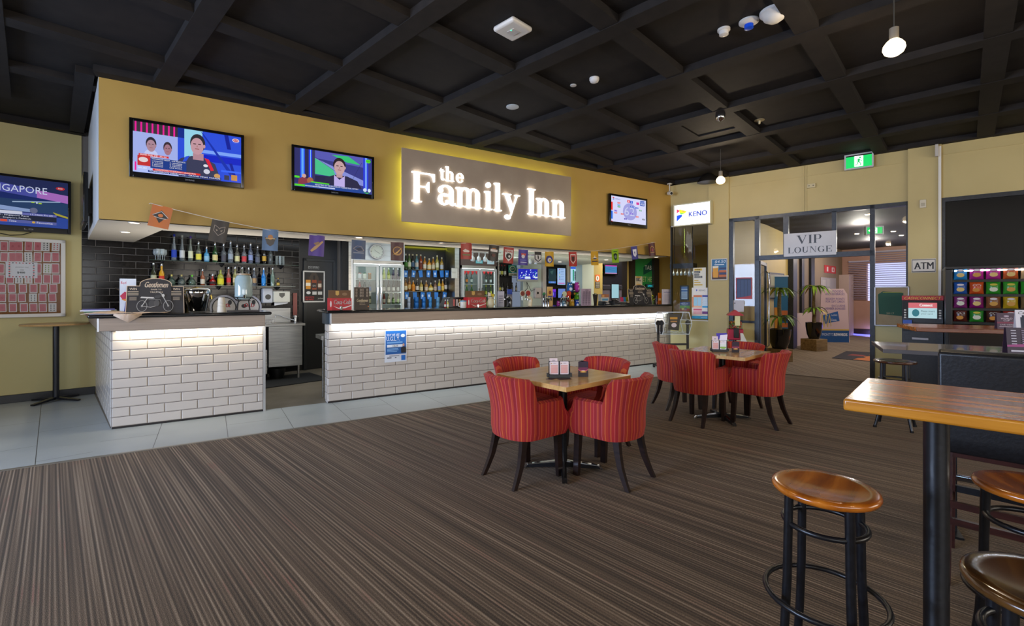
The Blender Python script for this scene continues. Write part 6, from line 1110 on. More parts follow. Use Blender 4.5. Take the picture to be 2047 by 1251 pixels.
# newspaper draped over the left corner
t = thing('newspaper', 'open newspaper draped over the front corner of the short left counter', 'newspaper', (0, 0, 0))
NP = wood_mat('newsprint', '#B89A80', '#CDB49C', '#D8C4B0', (14, 40, 3), .85, 0)
nx0, nx1 = W(163, HY, Y=6.12).x, W(330, HY, Y=6.12).x; m = MB(NP); n = 14; vs = []
for i in range(n + 1):
    u = i / n; x = nx0 + (nx1 - nx0) * u
    for j in range(5):
        v = j / 4; vs.append((x + .06 * v, 6.045 + .36 * v, ZC + .006 + .01 * abs(sin(u * 9 + v * 3)) + (0.012 if v > .8 else 0)))
m.add(vs, [(i * 5 + j, i * 5 + 5 + j, i * 5 + 6 + j, i * 5 + 1 + j) for i in range(n) for j in range(4)])
tx0, tx1, txm = W(226, HY, Y=6.02).x, W(283, HY, Y=6.02).x, W(256, HY, Y=6.02).x; zt_ = hz(256, 645, 6.02)
m.add([(tx0, 6.046, ZC + .008), (tx1, 6.046, ZC + .008), (tx1 + .0, 6.03, ZC - .01), (txm, 6.025, zt_), (tx0, 6.03, ZC - .01)], [(0, 4, 2, 1), (4, 3, 2)]); o = m.build('sheets', t, smooth=60); s_ = o.modifiers.new('solid', 'SOLIDIFY'); s_.thickness = .002
for i, (x0, x1, Y, c_, l) in enumerate(((170, 233, 6.95, '#3A6A40', 'green magazine at the bottom of the stack left of the drink poster'), (166, 228, 6.97, '#D8D4E0', 'white magazine in the middle of the left counter stack'), (165, 229, 7.0, '#4A4A88', 'purple blue magazine topping the stack at the left counter end'))):
    a, b = W(x0, HY, Y=Y), W(x1, HY, Y=Y); q = .012; MB(mat(c_, .3)).box((0, 0, q / 2), (b.x - a.x, .21, q)).build('magazine', label=l, cat='magazine', group='magazines on the left counter', loc=((a.x + b.x) / 2, Y, ZC + .012 * i + .0005), rz=R((4, -6, 9)[i]), smooth=0)
def standcard(name, label, cat, x0, x1, yt, Y, items, base, th=.01, rz=0, dep=None):
    a, b = W(x0, HY, Y=Y), W(x1, HY, Y=Y); w_ = b.x - a.x; h_ = hz((x0 + x1) / 2, yt, Y) - ZC
    t = thing(name, label, cat, ((a.x + b.x) / 2, Y, ZC), rz); MB(mat(base, .45)).b2(-w_ / 2, w_ / 2, 0, dep or th, 0, h_).build('body', t, smooth=0); MB(mat(base)).art(items, -w_ / 2, 0, w_, h_, 0).build('print', t, smooth=0)
    if not dep: MB(mat(base, .5)).bar((0, th, h_ * .6), (0, th + .07, 0), .03, .002).build('strut', t, smooth=0)
    return t
standcard('drink_poster', 'white energy drink card with red animal and blue stripe behind the Gentlemen board', 'poster', 239, 272, 557, 6.42, [('t', 'Red', .08, .84, .4, .92, '#C02848'), ('p', [(.02, .5), (.3, .62), (.55, .6), (.5, .4), (.2, .38)], '#B82848'), ('p', [(.1, .4), (.5, .42), (.4, .34)], '#D88020'), ('p', [(.25, 0), (.35, .32), (.7, .32), (.6, 0)], '#2A3A90')], '#C8CED8')
# chrome funnel lamp / wine cooler behind, polished buckets
p = cp(262, Y=6.7); t = thing('serving_bowl', 'dark rimmed brass bowl behind the drink card', 'bowl', p); MB(mat('#8A7440', .2, .9)).lathe([(.05, 0), (.03, .02), (.03, .18), (.12, .25), (.13, .262), (.125, .262), (.02, .2)], n=28).build('bowl', t, smooth=60); MB(M_BLACK).lathe([(.128, .26), (.136, .265), (.136, .275), (.128, .275)], n=28).build('rim', t)
p = cp(367, Y=6.62); t = thing('ice_bucket', 'tall polished brass bucket right of the Gentlemen board', 'bucket', p); MB(mat('#A89468', .15, 1.0)).lathe([(.05, 0), (.055, .01), (.065, .26), (.075, .27), (.07, .275), (.06, .26)], n=28).build('bucket', t, smooth=60)
p = cp(395, Y=6.45); t = thing('champagne_bucket', 'large leaning chrome and brass champagne bucket on the left counter', 'bucket', (p.x, p.y, ZC + .005)); MB(mat('#B8BCC0', .08, 1.0)).lathe([(.07, 0), (.09, .01), (.135, .2), (.14, .235), (.12, .26), (.02, .27)], n=32).build('bucket', t, smooth=60); MB(mat('#B89C50', .12, 1.0)).tube([(-.135 * cos(R(q)), -.02, .14 + .13 * sin(R(q))) for q in range(0, 181, 15)], .012, 10).build('handle', t)
p = cp(443, Y=6.25); t = thing('paper_cup_stack', 'short stack of cream paper cups near the end of the left counter', 'cup', p); m = MB(mat('#D8CEBC', .6))
for i in range(5): m.lathe([(.028, .0 + .028 * i + .0), (.038, .028 * i + .03), (.04, .028 * i + .032), (.036, .028 * i + .034)], n=20)
m = MB(mat('#D8CEBC', .6)).lathe([(.046, 0), (.04, .065), (.043, .066), (.043, .072), (.039, .074), (.037, .1), (.04, .102), (.03, .165), (.0001, .166)], n=24); m.build('cups', t)
for i, (x, l) in enumerate(((448, 'round white beer badge standing left of the water dispenser'), (496, 'round white beer badge standing right of the water dispenser'))):
    p = cp(x, Y=6.72); t = thing('round_badge', l, 'badge', (p.x, p.y, ZC + .02), 0, 'round beer badges on the left counter'); m = MB(mat('#B8BCCC', .4)).lathe([(.15, 0), (.15, .01), (.0001, .011)], axis='y', n=36, c=(0, 0, .02)); m.build('disc', t)
    MB(mat('#C8C8D0')).art([('e', .5, .5, .43, .43, '#2A2A30'), ('e', .5, .5, .39, .39, '#D0CCC8'), ('e', .35, .55, .1, .08, '#1E1C20'), ('t', ('COOL' if i == 0 else 'OLD'), .35, .5, .72, .66, '#B02830', .1, .01), ('e', .7, .7, .07, .1, '#202028')], -.15, -.13, .3, .3, -.0115).build('print', t, smooth=0)
p = cp(487, Y=6.4); t = thing('water_dispenser', 'clear glass water dispenser jar on a black wire stand near the left counter end', 'dispenser', p); Rj = wx(469, 505, 6.4) / 2; z0 = hz(487, 599, 6.4) - ZC; z1 = hz(487, 550, 6.4) - ZC
MB(mat('#A8BCBC', .08, spec=.8, coat=.5)).lathe([(Rj * .7, z0), (Rj * .97, z0 + .02), (Rj, z0 + .05), (Rj, z1 - .05), (Rj * .8, z1 - .01), (Rj * .7, z1)], n=30).build('jar', t, smooth=60); MB(mat('#B09878', .4)).lathe([(Rj * .78, z1), (Rj * .78, z1 + .018), (.0001, z1 + .022)], n=24).build('lid', t)
m = MB(M_BLACK).ring((0, 0, z0 + .03), Rj * 1.12, .004); m.ring((0, 0, z0 - .01), Rj * .8, .004)
for k in range(4): a = R(45 + 90 * k); m.tube([(Rj * 1.12 * cos(a), Rj * 1.12 * sin(a), z0 + .03), (Rj * .8 * cos(a), Rj * .8 * sin(a), z0 - .01), (Rj * 1.0 * cos(a), Rj * 1.0 * sin(a), 0.004)], .004, 6)
m.build('stand', t); MB(M_CHROME).tube([(0, -Rj, z0 + .05), (0, -Rj - .05, z0 + .05), (0, -Rj - .055, z0 + .02)], .012, 10).build('tap', t)
a, b = W(455, HY, Y=6.18), W(519, HY, Y=6.18); MB(mat('#2A211E', .3)).b2(-(b.x - a.x) / 2, (b.x - a.x) / 2, 0, .26, 0, .014).build('bar_tray', label='dark brown bar tray at the right end of the short left counter', cat='tray', loc=((a.x + b.x) / 2, 6.18, ZC + .0005), bev=.004, smooth=0)
# cola carriers
def cola(label, x0, x1, yt, Y):
    a, b = W(x0, HY, Y=Y), W(x1, HY, Y=Y); w_ = b.x - a.x; h_ = hz((x0 + x1) / 2, yt, Y) - ZC; t = thing('bottle_carrier', label, 'carrier', ((a.x + b.x) / 2, Y, ZC)); h = w_ / 2
    MB(mat('#B81C28', .4)).b2(-h, h, 0, .14, 0, h_ * .6).build('box', t, smooth=0); MB(mat('#6A4A2C', .6)).b2(-h, h, .05, .09, h_ * .6, h_).build('handle_panel', t, smooth=0)
    MB(mat('#B81C28')).art([('t', 'Coca-Cola', .18, .28, .95, .52, '#E8DCD4', .15, .004), ('p', [(.15, .2), (.4, .1), (.7, .14), (.98, .24), (.98, .2), (.7, .08), (.4, .05)], '#E8DCD4'), ('r', 0, .0, .1, .6, '#D02C30'), ('e', .05, .3, .035, .16, '#E8DCD8')], -h, 0, w_, h_, 0).art([('e', .72, .8, .12, .08, '#8A6A48'), ('p', [(.3, .78), (.3, .97), (.46, .97), (.46, .78), (.38, .72)], '#C8A050')], -h, 0, w_, h_, .05).build('print', t, smooth=0); return t
cola('red and brown cola bottle carrier at the left end of the long counter', 659, 703, 580, 6.25)
cola('red and brown cola bottle carrier in the middle of the long counter', 935, 972, 581, 6.25)
standcard('brown_poster_card', 'brown Gentlemen poster card right of the left cola carrier', 'card', 708, 738, 574, 6.28, [('r', .0, .55, 1, 1, '#4A3A2E')] + [('e', .15 + .14 * (i % 6), .62 + .13 * (i // 6), .07, .06, ['#7A6A58', '#2E241C', '#8A7A68'][i % 3]) for i in range(18)] + [('t', 'Gentlemen', .14, .34, .88, .48, '#E0C8A0', .2, .006), ('t', 'DARE TO', .35, .27, .7, .31, '#C8B090'), ('t', 'TRIUMPH', .32, .2, .72, .24, '#C8B090'), ('e', .92, .13, .04, .03, '#D87838')], '#382A1E')
for i, (x, Y, w_) in enumerate(((682, 6.12, .03), (955, 6.12, .028))): p = cp(x, Y=Y); MB(M_CHROME).b2(-w_ / 2, w_ / 2, -.015, .015, 0, .05).build('napkin_clip', label=('small chrome clip in front of the left cola carrier', 'small chrome clip in front of the middle cola carrier')[i], cat='clip', loc=p, bev=.004)
# cash register and payment bits
p = cp(908, Y=6.5); t = thing('cash_register', 'low black angled cash register left of the middle cola carrier', 'cash register', p); MB(mat('#1E1A1A', .3)).prism([(-.15, 0), (.28, 0), (.28, .14), (.22, .155), (-.07, .15)], 0, .25).build('body', t, bev=.006); m = MB(mat('#8A6A5A', .5))
for i in range(5): m.b2(-.02 + .05 * i, .01 + .05 * i, -.004, 0, .02, .12, mat(['#C86860', '#D8C8B8', '#C8A060', '#B8785A', '#A85048'][i], .5))
m.build('labels', t, smooth=0)
for i, x in enumerate((890, 895)): bottle(tuple(cp(x, Y=6.3)), 'beer', '#A02020' if i == 0 else '#C8C060', '#D8D0C8', '#D8D8D8', ('small red topped sauce bottle', 'small yellow topped sauce bottle')[i] + ' in front of the black cash register', 'sauce bottles on the long counter', .5)
p = cp(926, Y=6.15); t = thing('mug', 'white mug with blue lid left of the middle cola carrier', 'mug', p); MB(mat('#DAD2C4', .3)).lathe([(.04, 0), (.046, .01), (.048, .09), (.045, .095)], n=24).build('cup', t); MB(mat('#2A8AB0', .3)).lathe([(.05, .092), (.05, .104), (.02, .11), (.0001, .11)], n=24).build('lid', t); MB(mat('#DAD2C4', .3)).tube([(-.046, 0, .08), (-.075, 0, .07), (-.08, 0, .045), (-.07, 0, .02), (-.046, 0, .015)], .006, 8).build('handle', t)
p = cp(981, Y=6.22); t = thing('novelty_jug', 'white novelty jug stuffed with cards right of the middle cola carrier', 'jug', p); MB(mat('#C8BC98', .4)).lathe([(.04, 0), (.055, .03), (.05, .1), (.035, .13), (.045, .16)], n=20).build('jug', t); MB(mat('#C8BC98', .4)).tube([(.05, 0, .12), (.085, 0, .1), (.08, 0, .05), (.052, 0, .04)], .006, 8).build('handle', t); MB(mat('#D8C8C0', .5)).prism([(-.05, .13), (0, .12), (.0, .22), (-.05, .23)], 0, .002).prism([(0, .13), (.06, .14), (.07, .2), (.01, .21)], .004, .006, mat('#C8B020', .5)).prism([(-.04, .1), (.03, .1), (.02, .17), (-.04, .17)], -.004, -.002, mat('#2A2430', .5)).build('cards', t, smooth=0)
# beer taps
def tap(label, x, Y, kind, badge=None):
    p = cp(x, Y=Y); t = thing('beer_tap', label, 'beer tap', p, 0, 'beer taps on the long counter')
    if kind == 'swan': MB(mat('#D8C8A8', .2, coat=.6)).tube([(.02, 0, 0), (.03, 0, .06), (.04, 0, .11), (.01, -.01, .145), (-.04, -.02, .14)], [.04, .035, .033, .03, .012], 16).build('font', t)
    elif kind == 'dark': MB(mat('#26282C', .15, coat=.6)).tube([(.02, 0, 0), (.03, 0, .05), (.03, 0, .1), (0, -.01, .135), (-.03, -.02, .12)], [.045, .04, .04, .032, .02], 16).build('font', t); MB(mat('#D8D8DC', .2)).tube([(.04, -.0, .13), (-.02, 0, .15)], .022, 12).build('cap', t)
    else:
        m = MB(M_CHROME)
        for q in (-.05, 0, .05): m.tube([(q, .02, 0), (q, .02, .1), (q, 0, .135), (q, -.05, .13), (q, -.06, .09)], .016, 12)
        m.build('font', t)
    MB(M_CHROME).tube([(-.05, -.02, .11), (-.09, -.03, .12)], .009, 8).build('spout', t)
    MB(M_BLACK).tube([(-.075, -.03, .12), (-.08, -.035, .16), (-.07, -.04, .2)], [.006, .01, .011], 10).build('lever', t)
    if badge:
        for bx__, bz_, r, c1, c2 in badge:
            MB(mat(c1, .3)).lathe([(r, 0), (r, .01), (.0001, .011)], axis='y', n=24, c=(bx__, -.0, bz_)).build('badge', t); MB(mat(c2, .3)).lathe([(r * .8, .0115), (.0001, .012)], axis='y', n=20, c=(bx__, 0, bz_)).build('badge_face', t); MB(M_CHROME).tube([(bx__, .01, .1), (bx__, .01, bz_)], .006, 6).build('badge_stem', t)
    return t
tap('dark beer tap with white cap at the left of the tap row', 1016, 6.35, 'dark')
tap('cream swan necked beer tap with two round red badges', 1057, 6.35, 'swan', [(-.13, .21, .05, '#C8C0A8', '#7A3428'), (-.02, .215, .055, '#C8B8A8', '#A02820')])
tap('triple chrome beer tap right of the cream swan necked tap', 1093, 6.35, 'chrome', [(-.06, .2, .03, '#2A7A48', '#3A8A50')])
standcard('tap_badge_card', 'gold patterned badge card above the triple chrome tap', 'card', 1094, 1105, 573, 6.38, [('r', .1, .3, .9, .9, '#D8A850'), ('e', .5, .7, .25, .1, '#8A4A28'), ('r', .1, .45, .9, .52, '#3A4A88')], '#D8B070')
tap('chrome beer tap with green and white oval badge beside the plush toys', 1128, 6.35, 'chrome', [(0, .2, .048, '#D8D8A8', '#C8D0B0'), (.1, .21, .05, '#B01C24', '#C84A20')])
for i, (x, w_, l) in enumerate(((1017, 14, 'pale tube spotlight'),)): pass
standcard('printed_sheet', 'white sheet in a holder behind the dark beer tap', 'notice', 995, 1008, 582, 6.6, [('r', .2, .2 + .15 * i, .8, .25 + .15 * i, '#8888A8') for i in range(4)], '#C8C8D8')
standcard('printed_card', 'blue topped photo card behind the dark beer tap', 'card', 1014, 1024, 578, 6.6, [('r', 0, .7, 1, 1, '#2A4AA8'), ('r', .1, .1, .9, .6, '#8A8890')], '#7A7A88')
# plush charity figures piled on the counter (plain soft shapes)
def plush(label, x, y, Y, col, col2, w_=.09, ears=True):
    z = hz(x, y, Y); p = W(x, y, Y=Y); t = thing('plush_toy', label, 'toy', (p.x, Y, z - w_ * .7), R(random.uniform(-20, 20)), 'coloured plush toys on the long counter')
    MB(mat(col, .9)).lathe([(.0001, 0), (w_ * .4, w_ * .1), (w_ * .48, w_ * .45), (w_ * .4, w_ * .9), (w_ * .42, w_ * 1.1), (w_ * .3, w_ * 1.4), (.0001, w_ * 1.5)], n=16).build('plush_body', t, smooth=70); MB(mat(col2, .9)).lathe([(w_ * .25, 0), (w_ * .2, .008), (.0001, .012)], c=(0, -w_ * .42, w_ * .5), axis='y', n=14).build('belly_patch', t)
    m = MB(mat('#E8E4E0', .5)); 
    for q in (-1, 1): m.lathe([(w_ * .1, 0), (w_ * .08, .006), (.0001, .008)], c=(q * w_ * .14, -w_ * .36, w_ * 1.15), axis='y', n=10)
    m.build('eyes', t)
    for q in (-1, 1): MB(mat(col, .9)).tube([(q * w_ * .2, 0, w_ * 1.3), (q * w_ * .36, 0, w_ * 1.6)], [w_ * .12, w_ * .05], 8).build('ear', t)
for a in ((1136, 595, 6.42, '#C02028', '#D87828', 'red and orange plush toy on the long counter', .10), (1143, 606, 6.36, '#B88A20', '#C8A040', 'golden brown plush toy at the front of the toy pile', .095), (1127, 608, 6.26, '#4A6A80', '#D8DCE0', 'grey and white plush toy low at the left of the toy pile', .07), (1153, 607, 6.36, '#1E48A8', '#D8DCE8', 'dark blue plush toy low at the right of the toy pile', .09), (1153, 594, 6.44, '#58A818', '#88C838', 'bright green plush toy in the middle of the toy pile', .10), (1139, 575, 6.46, '#1E5C98', '#D8DCE0', 'blue plush toy at the top left of the toy pile', .12), (1153, 575, 6.46, '#A83090', '#D8A0D0', 'magenta plush toy at the top right of the toy pile', .12), (1146, 585, 6.44, '#1E1C18', '#C89820', 'black and gold plush toy in the heart of the toy pile', .08), (1116, 607, 6.3, '#8A2070', '#A84898', 'small purple plush toy left of the toy pile', .06)): plush(a[5], a[0], a[1], a[2], a[3], a[4], a[6])
p = cp(1147, Y=6.52); t = thing('toy_display_stand', 'slim black display stand holding the coloured plush toys', 'stand', p); MB(M_BLACK).b2(-.11, .11, 0, .02, 0, .29).b2(-.12, .12, -.08, .06, 0, .01).build('stand_frame', t, smooth=0)
random.seed(11)
standcard('price_list', 'upright purple printed price list sheet on the long counter', 'notice', 1163, 1181, 577, 6.25, [('r', .1 + .28 * (i % 3), .06 + .062 * (i // 3), .3 + .28 * (i % 3), .095 + .062 * (i // 3), '#5A4A58') for i in range(39)] + [('t', 'MENU', .35, .88, .65, .95, '#3A2A38')], '#A890A0', rz=R(-6))
a = cp(1190, Y=6.3); t = thing('clipboard', 'tilted black clipboard with chrome clip right of the price list', 'clipboard', a, R(10)); MB(mat('#231E1C', .4)).prism([(-.03, 0), (.04, 0), (.08, .2), (-.07, .2)], 0, .006).build('board', t, smooth=0); MB(M_CHROME).b2(-.02, .03, -.006, .008, .19, .215).build('clip', t)
standcard('brochure_stand', 'white brochure stand with food picture leaflets near the betting terminals', 'stand', 1202, 1217, 588, 6.35, [('r', 0, .7, 1, 1, '#A86A48'), ('r', .1, .4, .9, .6, '#5090B8'), ('r', .1, .75, .4, .95, '#D8A060')], '#D0C8BC', dep=.08)
for i, (x, w_, h_, c_, l) in enumerate(((1208, .16, .07, '#1A1A1E', 'low black payment terminal left of the telephone'), (1228, .2, .075, '#121216', 'black telephone with coiled cord on the long counter'), (1249, .22, .05, '#1E1C1C', 'black document tray under the coloured leaflets'))):
    p = cp(x, Y=6.28); t = thing(('payment_terminal', 'telephone', 'document_tray')[i], l, ('terminal', 'telephone', 'tray')[i], p, R(5)); MB(mat(c_, .3)).prism([(-.09, 0), (.09, 0), (.09, h_ * .4), (-.07, h_)], -w_ / 2 * 0 - .08, .08).build('body', t, bev=.005)
    if i == 1: MB(mat(c_, .3)).tube([(-.08, -.02, .08), (0, -.02, .095), (.08, -.02, .06)], [.02, .012, .02], 10).build('handset', t); MB(mat('#8A8A90', .3)).tube([(-.1 + .01 * k, -.09 + .006 * (k % 2), .008 + .006 * ((k + 1) % 2)) for k in range(18)], .003, 6).build('coiled_cord', t)
    if i == 0: MB(mat('#A8A8A8', .4)).b2(-.04, .04, -.082, -.08, .02, .04).build('keypad', t, smooth=0)
    if i == 2: MB(mat('#C8C4BC', .5)).b2(-.07, .07, -.06, .06, .05, .054).build('paper', t, smooth=0)
for i, (x, c_, l) in enumerate(((1244, '#C02858', 'pink leaflet'), (1249, '#38A0D8', 'sky blue leaflet'), (1254, '#D8C020', 'yellow leaflet'))):
    p = cp(x, Y=6.4); t = thing('leaflet', l + ' propped on the black document tray', 'leaflet', (p.x, 6.4, ZC + .055), R(-8), 'coloured leaflets on the tray'); MB(mat(c_, .5)).prism([(-.035, 0), (.035, 0), (.02, .085), (-.05, .085)], .004 * i, .004 * i + .003).build('paper', t, smooth=0)
p = cp(1305, Y=6.4); t = thing('flower_vase', 'small vase of yellow flowers right of the smaller Gentlemen board', 'vase', p); MB(mat('#4A6A28', .3)).lathe([(.02, 0), (.03, .03), (.02, .07)], n=14).build('vase', t); m = MB(mat('#C8C828', .7))
for i in range(16): m.lathe([(.0001, -.014), (.014, 0), (.0001, .014)], c=(random.uniform(-.045, .035), random.uniform(-.03, .03), .06 + random.random() * .12), n=6, m=mat(['#D0D028', '#A8B020', '#688A20'][i % 3], .7))
m.build('flowers', t, kind='stuff')
p = cp(1312, Y=6.3); t = thing('tumbler', 'clear glass tumbler between the yellow flowers and the white notice', 'glass', p); MB(M_ACRYL).lathe([(.024, 0), (.03, .005), (.033, .12)], n=18).build('glass_body', t); MB(mat('#8A6A9A', .5)).tube([(0, 0, .01), (.01, 0, .17)], .004, 6).build('pen', t)
standcard('orange_card', 'small orange card behind the white notice at the counter end', 'card', 1316, 1322, 585, 6.5, [('r', .1, .3, .9, .5, '#F0D8B0')], '#E07818')
standcard('betting_notice', 'white betting notice in an upright holder at the far right counter end', 'notice', 1324, 1343, 578, 6.2, [('p', [(.4, .9), (.4, .85), (.46, .875)], '#2A4A90'), ('r', .15, .78, .85, .81, '#4A5A90')] + [('r', .2, .12 + .06 * i, .8, .14 + .06 * i, '#A8A0A8') for i in range(10)], '#D0C8D0')
# glass screen at the end of the counter
if 0: MB(M_PANE).add([(7.65, 6.1, ZC + .001), (7.65, 6.7, ZC + .001), (7.65, 6.7, 2.12), (7.65, 6.1, 2.12)], [(0, 1, 2, 3)]).build('window_7', kind=ST, smooth=0)
# payment plate on the stainless panel
p = cp(681, Y=6.6); t = thing('card_terminal', 'small dark card terminal by the stainless fridge panel', 'terminal', (p.x, p.y, ZC)); MB(mat('#15171A', .3)).b2(-.04, .04, 0, .06, 0, .13).build('body', t, bev=.006); MB(mat('#C0C8CC', .4)).b2(-.05, .05, .062, .066, 0, .2).build('holder', t, smooth=0); MB(mat('#3A5A6A', .2)).b2(-.025, .025, -.002, 0, .08, .115).build('screen', t, smooth=0)
# ------------------------------------------------------------------ things on and before the right wall
def lightbox(name, label, pl, box, items, dep=.12, off=.16, s=1.0, casing='#C8C2A0', cat='sign'):
    x0, x1, yt, yb = box; c_, w_, h_ = rect(pl, x0, x1, (x0 + x1) / 2, yt, yb, off)
    t = thing(name, label, cat, (c_.x, c_.y, c_.z - h_ / 2), pl[1]); a = w_ / 2
    m = MB(mat(casing, .5)); m.b2(-a - .02, -a, -.005, dep, -.02, h_ + .02).b2(a, a + .02, -.005, dep, -.02, h_ + .02).b2(-a, a, -.005, dep, -.02, 0).b2(-a, a, -.005, dep, h_, h_ + .02).b2(-a, a, .02, dep, 0, h_); m.build('casing', t, smooth=0)
    MB(em('#F2F4FF', s)).art([('r', 0, 0, 1, 1, '#EEF2FF')] + items, -a, 0, w_, h_, .006, f=lambda q: em(q, s)).build('face', t, smooth=0)
    return t
keno = [('p', [(.07, .82), (.07, .60), (.16, .72)], '#D02C58'), ('p', [(.14, .80), (.36, .66), (.30, .56), (.15, .62)], '#D8D82C'), ('p', [(.2, .74), (.36, .66), (.24, .66)], '#E89838'), ('p', [(.15, .62), (.3, .58), (.2, .52)], '#70D048'), ('p', [(.07, .50), (.2, .52), (.24, .46), (.07, .2)], '#1848D8'), ('t', 'KENO', .42, .38, .92, .62, '#10309A', 0, .004)]
lightbox('lottery_sign', 'white illuminated lottery game sign in the corner at the end of the bulkhead', RW, (1348, 1419, 407, 448), keno, dep=.155, s=.9)
flat('beer_poster', 'framed blue beer price poster on the khaki pillar below the lottery sign', 'poster', RW, (1422, 1454, 517, 559.5), [('r', 0, 0, 1, .4, '#8A5030'), ('r', 0, 0, 1, .15, '#4A3020'), ('t', '$4.50', .2, .78, .88, .93, '#D8E4EC', .2), ('r', .2, .7, .8, .74, '#D8E4EC'), ('p', [(.12, .12), (.08, .62), (.45, .64), (.42, .12)], '#D89A28'), ('p', [(.1, .56), (.08, .66), (.46, .66), (.44, .58)], '#E8E0C8')] + [('r', .5, .5 - .12 * i, .94, .58 - .12 * i, ['#2A3A6A', '#C86A30', '#2A3A6A', '#C86A30'][i]) for i in range(4)], off=.05, base='#2A6C9A', frame=mat('#C4C0B4', .4), fw=.012)
think2 = [('r', .08, .86, .7, .96, '#E8C030'), ('t', 'THINK!', .1, .88, .62, .95, '#1A1A1A', 0, .004), ('r', .08, .74, .55, .84, '#26262A'), ('t', 'ABOUT', .1, .76, .5, .82, '#E8E8E0'), ('r', .08, .62, .48, .72, '#26262A'), ('t', 'YOUR', .1, .64, .44, .7, '#E8E8E0'), ('r', .08, .5, .72, .6, '#26262A'), ('t', 'CHOICES.', .1, .52, .68, .58, '#E8E8E0'), ('r', .08, .36, .42, .4, '#D8B028'), ('r', .08, .26, .58, .3, '#D8B028'), ('r', .08, .14, .74, .19, '#D8B028')]
flat('think_notice', 'cream THINK about your choices notice on the glass under the lottery sign', 'notice', RW, (1386, 1411, 535, 576), think2, off=-.02, base='#E8E4D4')
kb = [('p', [(.26, .96), (.26, .88), (.34, .92)], '#2048C0'), ('p', [(.28, .97), (.36, .92), (.3, .95)], '#E0C020'), ('t', 'KENO', .42, .89, .8, .94, '#2A2A3A')] + [('r', .1, .36, .6, .74, '#F0C0A0'), ('r', .1, .7, .6, .76, '#D87848'), ('r', .62, .4, .96, .74, '#D8E8F4'), ('r', .62, .7, .96, .76, '#4848A0'), ('r', .62, .36, .96, .42, '#30A0D8'), ('r', .12, .42, .34, .69, '#A0D4EC'), ('r', .36, .42, .58, .69, '#A8D8F0'), ('r', .02, .36, .1, .7, '#E89058'), ('r', .1, .14, .6, .32, '#F0B8C0'), ('r', .1, .28, .6, .32, '#D85070'), ('r', .62, .16, .96, .24, '#703080'), ('r', 0, 0, 1, .09, '#28A0D8'), ('t', 'keno.com.au', .55, .03, .9, .06, '#E8F0F8')]
for i in range(5): kb += [('r', .64, .45 + .05 * i, .94, .453 + .05 * i, '#5070A0'), ('e', .66, .475 + .05 * i, .015, .01, ['#2050C0', '#30A060', '#C83040', '#E09030', '#6040A0'][i])]
flat('prize_poster', 'white lottery prize table poster with orange and blue grids below the THINK notice', 'poster', RW, (1383, 1417, 575, 637), kb, off=-.015, base='#ECE6DE')
flat('paper_notice', 'pale blue printed notice in a black holder behind the corner window', 'notice', RW, (1360, 1376.5, 571, 600), [('r', .12, .8, .9, .9, '#4A78B8'), ('r', .12, .6, .9, .7, '#4A78B8')] + [('r', .15, .5 - .08 * i, .85, .53 - .08 * i, '#8894A8') for i in range(5)], off=-.08, base='#D4E2F0', frame=M_BLACK, fw=.02)
flat('race_leaflet', 'colourful horse racing leaflet under the pale blue notice behind the corner window', 'leaflet', RW, (1359, 1379, 603, 622), [('r', 0, .6, 1, 1, '#303A6A'), ('t', 'LUCKY', .2, .68, .85, .88, '#E8E8F0'), ('r', 0, .3, 1, .6, '#70A838'), ('r', 0, 0, 1, .3, '#A05030'), ('e', .3, .25, .12, .12, '#D8C060'), ('e', .6, .3, .12, .12, '#402820'), ('e', .8, .2, .1, .1, '#C83830')], off=-.08, base='#303A6A')
# glass rack seen behind the corner window
p = W(1366, 540, pl=RW, off=-.9); t = thing('glass_rack', 'hanging rack of stemmed glasses seen behind the corner window', 'rack', (p.x, p.y, p.z), RWT); MB(M_BLACK).b2(-.25, .25, -.12, .12, .04, .14).b2(-.2, -.19, 0, .01, .14, 2.9 - p.z).b2(.19, .2, 0, .01, .14, 2.9 - p.z).build('rack_frame', t, smooth=0)
for i in range(6):
    m = MB(M_WGL).lathe([(.004, .04), (.004, -.02), (.03, -.05), (.032, -.09), (.026, -.11)], c=(-.21 + .084 * i, 0, 0), n=12); m.build('hanging_glass', t, smooth=60)
# hanging glass racks over the bar
for j, (xa, n_, l) in enumerate(((945, 9, 'hanging rack of stemmed glasses over the bar behind the red and black flags'), (1050, 6, 'hanging rack of stemmed glasses over the bar beside the magpie flag'))):
    p = W(xa, 496, Y=7.0); t = thing('glass_rack', l, 'rack', (p.x, 7.0, 2.06), 0); wd = .062 * n_
    MB(M_CHROME).b2(-.03, wd, -.01, .01, .03, .045).b2(-.03, wd, .14, .16, .03, .045).tube([(0, 0, .04), (0, 0, .34)], .004).tube([(wd - .03, 0, .04), (wd - .03, 0, .34)], .004).build('rack_frame', t)
    for i in range(n_):
        MB(M_WGL).lathe([(.03, .03), (.004, .026), (.004, -.03), (.028, -.06), (.031, -.1), (.026, -.125)], c=(.062 * i, .02 + .09 * (i % 2), 0), n=12).build('hanging_glass', t, smooth=60)
